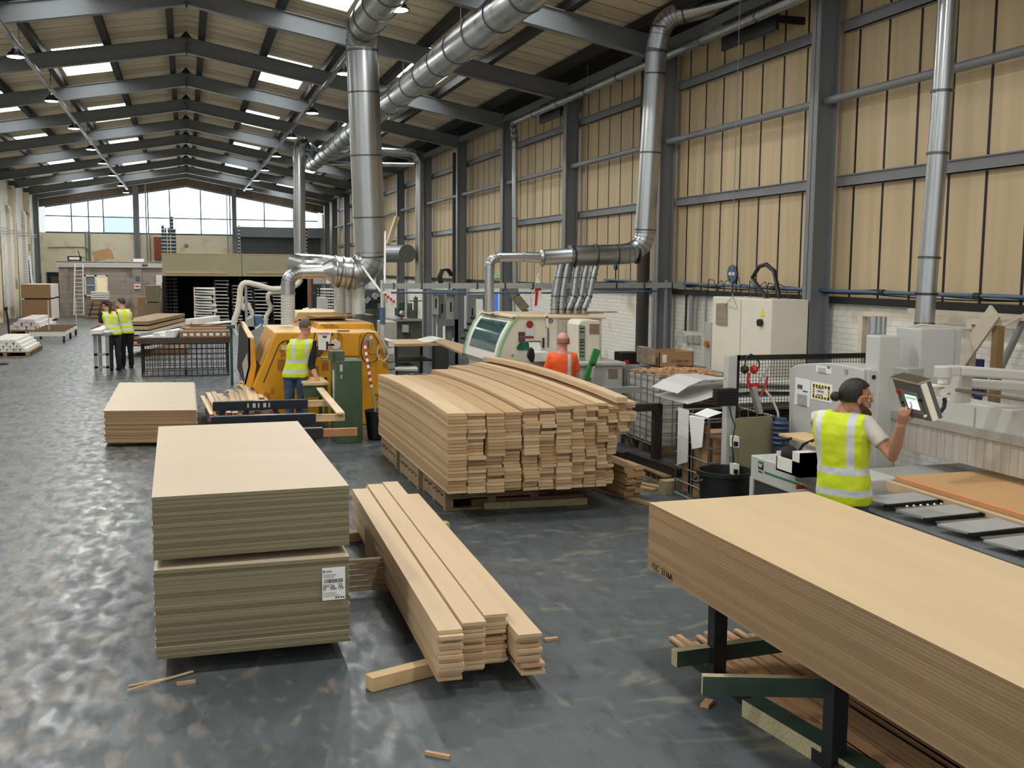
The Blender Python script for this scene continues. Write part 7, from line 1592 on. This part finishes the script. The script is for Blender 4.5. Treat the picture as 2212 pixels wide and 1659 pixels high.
# two wire cages carrying boards
for i in range(2):
    x0 = -1.02+.98*i; cage('wire_cage', '%s folding wire cage under the board table in the middle distance' % ['left', 'right'][i], x0, x0+.95, 25.2, 27.0, .02, .76, 6, 8, DS, .008)
m = MB(); m.box(-1.1, .95, 25.1, 27.2, .78, .90); tag(m.build('table_board', mat('dark_table_edge', rgb(70, 58, 48), .7)), 'dark board laid across the two wire cages', 'board')
a, b = aty(393, 740, 25.2), aty(502, 740, 25.2); BRN = mat('notched_brown_board', rgb(146, 112, 82), .75, 0, .08)
for i, (dy, dz) in enumerate(((0, 0), (.7, .02), (1.3, .05))):
    m = MB(); z = .905+dz; m.box(a.x-.05, b.x, 25.15+dy, 25.6+dy, z, z+.15); o = tag(m.build('notched_board', BRN), 'brown board with white square notches on the cage table, %s row' % ['front', 'middle', 'rear'][i], 'board', 'notched boards on the cage table')
    m = MB()
    for k in range(9): x = a.x+.03+.145*k; m.box(x, x+.085, 25.145+dy, 25.15+dy, z+.04, z+.10)
    m.build('white_inserts', PAPER, o)
for i, (u0, u1, v, L, h) in enumerate(((302, 322, 744, 1.5, .04), (318, 332, 742, 1.6, .05), (330, 346, 740, 1.8, .12), (344, 358, 742, 1.7, .05), (357, 378, 738, 2.0, .17), (400, 412, 722, 1.2, .14), (415, 430, 720, 1.3, .15), (442, 470, 720, 1.0, .04))):
    y = 25.15 if v > 730 else 26.6; p, q = aty(u0, v, y), aty(u1, v, y); z = .905 if v > 730 else 1.13; m = MB(); sk = .55
    m.hexa([(p.x, y, z), (q.x, y, z), (q.x+sk, y+L, z), (p.x+sk, y+L, z), (p.x+.01, y, z+h), (q.x-.01, y, z+h), (q.x-.01+sk, y+L, z+h), (p.x+.01+sk, y+L, z+h)])
    tag(m.build('white_moulding', PRIMED, bevel=.01), 'white primed moulding pile on the cage table, %s from the left' % ['first', 'second', 'third', 'fourth', 'fifth', 'sixth', 'seventh', 'eighth'][i], 'moulding', 'white mouldings on the cage table')
# long board pack behind the pair
for k in range(6):
    m = MB(); p, q = aty(286, 735, 31), aty(356, 722, 36); z = .25+.14*k; m.bar((p.x, 31, z), (q.x+.2, 36, z), .9, .10); tag(m.build('board_layer', [PRIMED, BOARDB, PALLET][k % 3]), '%s layer up in the long mixed board pack behind the pair in vests' % ordw(k+1), 'boards', 'layers of the long mixed board pack')
m = MB(); m.box(-1.2, .0, 31.5, 35.5, 0, .19); tag(m.build('pallet', BEAR), 'dark base under the long mixed board pack', 'pallet')
# ------------------------------------------------------------------ behind the amber machine
def hosew(pts, y, r, lab): 
    m = MB(); P = [aty(u, v, y) for u, v in pts]; P2 = []
    for i in range(len(P)-1):
        p0 = P[max(0, i-1)]; p1 = P[i]; p2 = P[i+1]; p3 = P[min(len(P)-1, i+2)]
        for t in (0, .33, .66): P2.append(.5*((2*p1)+(p2-p0)*t+(2*p0-5*p1+4*p2-p3)*t*t+(3*p1-p0-3*p2+p3)*t*t*t))
    P2.append(P[-1]); m.tube(P2, r, 12); return tag(m.build('fabric_hose', HOSEW, smooth=True), lab, 'hose')
hosew([(650, 603), (641, 615), (622, 622), (590, 625), (560, 617), (530, 611), (520, 622), (518, 640), (513, 672), (505, 695), (508, 712)], 24, .065, 'long cream fabric hose looping from the silver bend down to the left')
hosew([(612, 632), (590, 632), (580, 636), (579, 650), (585, 665), (577, 680), (574, 692), (574, 760)], 24.3, .05, 'short wavy cream hose hanging behind the amber machine')
hosew([(524, 640), (522, 655), (526, 668), (534, 655), (540, 668), (545, 682), (546, 770)], 24.6, .05, 'cream hose loop hanging beside the slim post left of the amber machine')
m = MB(); p = aty(531, 618, 24); m.cyl((p.x, 24, 0), (p.x, 24, p.z), .03, n=8); tag(m.build('hose_post', GREYD), 'slim post holding up the cream hoses', 'post')
bs = thing('spindle_machine', 'small blue and grey machine half hidden behind the amber machine', 'machine', aty(560, 720, 23)); solid('blue_body', mat('faded_blue_paint', rgb(72, 104, 128), .5), rect(551, 682, 568, 730), 23, 23.6, bs); solid('grey_head', GREYD, [(535, 690), (548, 684), (550, 712), (536, 716)], 22.9, 23.5, bs); MB().box(aty(520, 735, 23).x, aty(575, 735, 23).x, 22.9, 24, 0, aty(550, 705, 23).z-.0).build('base', GREYD, bs)
m = MB(); a, b = aty(552, 710, 22.5), aty(565, 700, 22.5); m.bar(a, b, .05, .02); m.build('handle', PAPER, bs)
m = MB(); a, b = aty(490, 703, 23), aty(508, 710, 23); m.box(a.x, b.x, 23, 23.2, b.z, a.z); m.cyl(((a.x+b.x)/2, 23.1, 0), ((a.x+b.x)/2, 23.1, b.z), .03, n=6); tag(m.build('green_stand', mat('dark_teal', rgb(42, 72, 68), .5)), 'small dark teal stand at the left of the amber machine', 'stand')
# shelf with tubs
sh = thing('wall_shelf', 'brown shelving with grey tubs behind the manifold', 'shelf', aty(700, 640, 40)); a, b = aty(672, 598, 40), aty(760, 640, 40)
m = MB(); 
for v in (598, 614, 632): z = aty(690, v, 40).z; m.box(a.x, b.x, 40, 41, z-.03, z)
for x in (a.x, b.x): m.box(x-.03, x+.03, 40, 41, 0, a.z)
m.build('shelf_boards', mat('red_brown_shelf', rgb(120, 76, 56), .7), sh)
for i, (u0, u1) in enumerate(((676, 703), (704, 720))): o = solid('storage_tub', mat('lilac_grey_tub', rgb(176, 172, 186), .5) if i == 0 else PAPER, rect(u0, 601, u1, 613), 40.0, 40.4, None, lab=['lilac grey tub on the brown shelving', 'white bag in a tub on the brown shelving'][i], cat='tub')
tray_rack(690, 722, 626, 676, 36, 9, 'drying rack with white trays right of the store, behind the drop hoses', .8)
solid('grey_box_machine', GREYP, rect(693, 643, 708, 680), 30, 31, None, lab='pale grey box unit behind the dusty hoods', cat='machine')
bpy.data.objects['grey_box_machine'].data.transform(Matrix.Identity(4))
m = MB(); a = aty(688, 680, 30); m.box(a.x-.2, a.x+.8, 29.9, 31.2, 0, a.z); tag(m.build('machine_plinth', GREYD), 'grey plinth under the pale box unit behind the hoods', 'plinth')
m = MB(); rr = random.Random(6)
for i in range(24): p = aty(662+28*rr.random(), 678, 28); m.cbox((p.x, 28+rr.random(), p.z+.12*rr.random()), (.3, .06, .03), rz=rr.random()*3)
p = aty(675, 682, 28); tag(m.build('white_offcuts', PAPER), 'heap of white offcuts behind the dusty hoods', 'offcuts', kind='stuff'); m = MB(); m.box(p.x-.5, p.x+.4, 27.9, 29.2, 0, p.z+.02); tag(m.build('offcut_bench', GREYD), 'grey bench under the heap of white offcuts', 'bench')
# ------------------------------------------------------------------ machines along the right wall in the middle distance
# dark machine mass behind drop duct
dm = thing('woodworking_machine', 'cluttered dark machine behind the drop hoses of the amber machine', 'machine', aty(800, 720, 27)); DK = mat('dusty_dark_machine', rgb(78, 82, 80), .7, 0, .5, (5, 5, 5), detail=6)
m = MB(); a, b = aty(778, 625, 27), aty(830, 690, 27); m.box(a.x, b.x, 27, 28.2, .0, a.z-.5); m.box(a.x+.1, b.x-.15, 27.1, 28, a.z-.5, a.z); m.build('machine_body', DK, dm, bevel=.03)
for i in range(5): p = aty(785+9*i, 640+8*(i % 3), 26.9); m = MB(); m.cyl(p, p+V(0, .12, 0), .09, n=12); m.build('round_cover', GREYD if i % 2 else BLACK, dm)
# lathe on a green base
lt_ = thing('metal_lathe', 'old grey and olive metal lathe with a chuck behind the small tables', 'machine', aty(880, 740, 24)); LG = mat('olive_machine', rgb(86, 90, 78), .6, 0, .15)
a, b = aty(856, 692, 24), aty(912, 736, 24); m = MB(); m.box(a.x, b.x, 24, 24.8, 0, a.z-.02); m.build('base', LG, lt_); m = MB(); m.box(a.x-.1, b.x, 23.9, 24.9, a.z-.02, a.z+.03); m.build('bed', GREYD, lt_)
p = aty(867, 676, 23.9); m = MB(); m.box(p.x-.06, p.x+.08, 23.9, 24.4, p.z-.08, p.z+.1); m.build('headstock', BLACK, lt_); m = MB(); m.lathe([(.001, -.06), (.07, -.05), (.07, 0), (.001, 0)], c=(p.x+.01, 23.88, p.z), n=18, axis='Y'); m.build('chuck', CHROME, lt_)
for u, v0, v1, r_ in ((898, 642, 690, .05), (885, 655, 690, .06), (890, 670, 690, .12)): p, q = aty(u, v0, 24.3), aty(u, v1, 24.3); m = MB(); m.cyl(p, q, r_, n=12); m.build('column', LG, lt_, smooth=True)
m = MB(); p = aty(898, 650, 24.3); m.bar(p-V(.15, 0, 0), p+V(.15, 0, 0), .02, .02); m.bar(p-V(0, 0, .0), p+V(.0, 0, .12), .02, .02); m.build('hand_wheel', BLACK, lt_)
solid('switch_box', GREYP, rect(870, 702, 883, 718), 23.85, 23.95, lt_)
p = aty(873, 665, 23.8); m = MB(); m.lathe([(.07, 0), (.08, .16), (.07, .17), (.001, .17)], c=(p.x, 24.1, aty(873, 668, 24).z), n=16); m.cyl((p.x, 24.1, aty(873, 668, 24).z-.35), (p.x, 24.1, aty(873, 668, 24).z), .02, n=8); m.build('green_pot', mat('dark_green_pot', rgb(34, 84, 70), .5), lt_)
m = MB(); a, b = aty(828, 695, 22.5), aty(858, 740, 22.5); m.box(a.x, b.x, 22.5, 23.3, 0, a.z); tag(m.build('cream_machine_base', mat('dirty_cream_metal', rgb(176, 172, 156), .6, 0, .08), bevel=.02), 'dirty cream machine base between the grey post and the lathe', 'machine')
# wall cabinets and steel between columns
for i, (u0, v0, u1, v1, y, mt, lab) in enumerate(((935, 634, 948, 680, 27, GREYP, 'slim grey electrical box on the wall frame beyond the lathe'), (948, 636, 962, 700, 27.2, mat('grey_panel', rgb(150, 150, 144), .5), 'tall grey panel beside the slim electrical box'), (964, 636, 983, 694, 27, mat('warm_grey_panel', rgb(172, 170, 160), .5), 'warm grey switch cabinet with a black handle beside the dark pipe'),
        (1012, 640, 1028, 720, 23.5, GREYP, 'pale grey upright cabinet left of the white machine'))):
    p, q = aty(u0, v0, y), aty(u1, v1, y); m = MB(); m.box(p.x, q.x, y, y+.4, q.z, p.z); o = tag(m.build('switch_cabinet', mt, bevel=.01), lab, 'cabinet')
    m = MB(); m.box(p.x+.05, q.x-.05, y+.1, y+.3, 0, q.z); m.build('stand', GREYD, o)
    m = MB(); c = (p+q)/2; m.box(c.x-.02, c.x+.02, y-.02, y, c.z-.1, c.z+.15); m.build('handle', BLACK, o)
for i, (u0, v0, u1, v1, y) in enumerate(((925, 626, 990, 636, 26.9), (947, 690, 990, 704, 26.9), (1010, 636, 1055, 646, 23.3))):
    p, q = aty(u0, v0, y), aty(u1, v1, y); m = MB(); m.box(p.x, q.x, y, y+.12, q.z, p.z); m.box(p.x, p.x+.1, y, y+.12, 0, q.z); m.box(q.x-.1, q.x, y, y+.12, 0, q.z); tag(m.build('steel_crossbeam', STEEL), '%s grey steel goalpost beam between the far wall columns' % ['upper', 'lower', 'nearest'][i], 'beam')
m = MB(); a, b = aty(1065, 634, 25), aty(1072, 680, 25); m.box(a.x-.02, b.x+.05, 25, 25.1, .0, a.z); tag(m.build('blue_doorway', mat('bright_blue', rgb(60, 120, 220), .4, emit=(.1, .3, .9), es=.3)), 'narrow bright blue lit panel behind the white machine duct', 'panel')
solid('exit_sign', mat('exit_green', rgb(60, 150, 100), .5, emit=(.2, .6, .4), es=.3), rect(1066, 592, 1076, 601), 8.36, 8.4, None, ax='x', lab='small green and white exit sign between far columns', cat='sign')
solid('yellow_notice', mat('warning_yellow', rgb(240, 210, 40), .5), rect(1077, 582, 1083, 602), 8.36, 8.4, None, ax='x', lab='narrow yellow notice on a far column', cat='sign')
m = MB()
for k, (u, r_) in enumerate(((950, 0), (953, 1), (956, 2))): m.tube([aty(u, 614, 27), aty(u-3, 598, 27), aty(u+2, 584, 27), aty(u+14, 582, 27), aty(u+24, 596, 27)], .03, 8)
tag(m.build('black_cables', BLACK, smooth=True), 'thick black cables arching over the wall rail beyond the blue air line', 'cable')
m = MB(); m.bar(aty(1113, 640, 24), aty(1136, 668, 24), .1, .2); m.bar(aty(1108, 622, 24), aty(1113, 640, 24), .1, .2); q = aty(1136, 668, 24); m.box(q.x-.05, q.x+.05, 23.95, 24.05, 0, q.z); tag(m.build('belt_guard', mat('khaki_guard', rgb(140, 132, 104), .6)), 'khaki curved guard behind the roof of the white machine', 'guard')
# tables and stacks between amber and white machines
tt = thing('outfeed_table', 'brown topped table with mouldings stored beneath, between the two machines', 'table', aty(900, 780, 20)); ty = 20.0
p, q = aty(851, 743, ty), aty(938, 745, ty); m = MB(); m.box(p.x, q.x+.1, ty, ty+1.3, p.z-.05, p.z); m.build('table_top', BOARDB, tt)
for x in (p.x+.05, q.x):
    for y in (ty+.05, ty+1.2): MB().box(x-.03, x+.03, y-.03, y+.03, 0, p.z-.05).build('leg', BLACKM, tt)
m = MB(); m.box(p.x, q.x, ty+.1, ty+1.2, p.z-.36, p.z-.33); m.box(p.x, q.x, ty+.1, ty+1.2, .2, .23); m.build('lower_shelf', BLACKM, tt)
zz = p.z
for k in range(6): x = p.x+.42+.12*k; m = MB(); m.box(x, x+.1, ty+.12, ty+1.1, .232, .36+.02*(k % 2)); tag(m.build('moulding_offcuts', PRIMED), '%s bundle from the left of white offcuts under the outfeed table' % ordw(k+1), 'moulding', 'offcut bundles under the outfeed table')
m = MB()
for k in range(6): a, b = aty(905+5*k, 731, ty+1), aty(925+6*k, 741-k, ty+.1); a.z = b.z = zz+.012+.012*k; m.bar(a, b, .14, .01)
tag(m.build('paper_strips', PRIMED), 'loose white strips spread on the right of the outfeed table', 'strips')
bb = thing('feed_box', 'black sided box table with a brown board top left of the white machine', 'table', aty(965, 790, 17.5)); a, b, c, d = aty(940, 737, 17.6), aty(997, 764, 16.2), aty(1000, 748, 17.0), aty(958, 733, 18.6)
p = aty(939, 740, 17.8); q = aty(975, 760, 16.6); m = MB(); zt_ = .97
A_, B_, C_, D_ = [atz(u, v, zt_) for u, v in ((939, 737), (998, 762), (1002, 744), (962, 733))]; m.prism([A_, B_, C_, D_], (0, 0, -.04), (0, 0, 0)); m.build('board_top', BOARDB, bb)
m = MB(); m.prism([A_, A_.lerp(B_, .55), D_.lerp(C_, .55), D_], (0, 0, -zt_+.02), (0, 0, -.045)); m.build('black_sides', BLACK, bb)
wtb = thing('white_table', 'low pale green white table beside the plastic wrapped stack', 'table', aty(870, 795, 17.5)); z = .62; Pq = [atz(u, v, z) for u, v in ((846, 796), (903, 797), (901, 792), (856, 771))]
m = MB(); m.prism(Pq, (0, 0, -.04), (0, 0, 0)); m.build('table_top', mat('pale_green_white', rgb(206, 212, 200), .5), wtb); c0_ = sum(Pq, V(0, 0, 0))/4
for pp_ in Pq: q_ = pp_.lerp(c0_, .15); MB().box(q_.x-.02, q_.x+.02, q_.y-.02, q_.y+.02, 0, z-.04).build('leg', GREYD, wtb)
for k in range(8):
    p, q = aty(833+k*.8, 795-9*k, 18), aty(858-k*1.0, 790-9*k, 18); z = .25+.13*k; m = MB(); m.box(p.x, q.x, 18, 18.8, z, z+.12); tag(m.build('wrapped_stack', mat('grey_wrapped_boards', rgb(160, 160, 156), .4, 0, .25, (6, 6, 14)) if k < 6 else PRIMED, bevel=.012), '%s layer up of the grey wrapped stack right of the amber machine' % ordw(k+1), 'stack', 'layers of the grey wrapped stack')
m = MB(); p = aty(845, 795, 18); m.box(p.x-.2, p.x+.25, 18, 18.8, 0, .245); tag(m.build('pallet', PALLET), 'pallet under the grey wrapped stack', 'pallet')
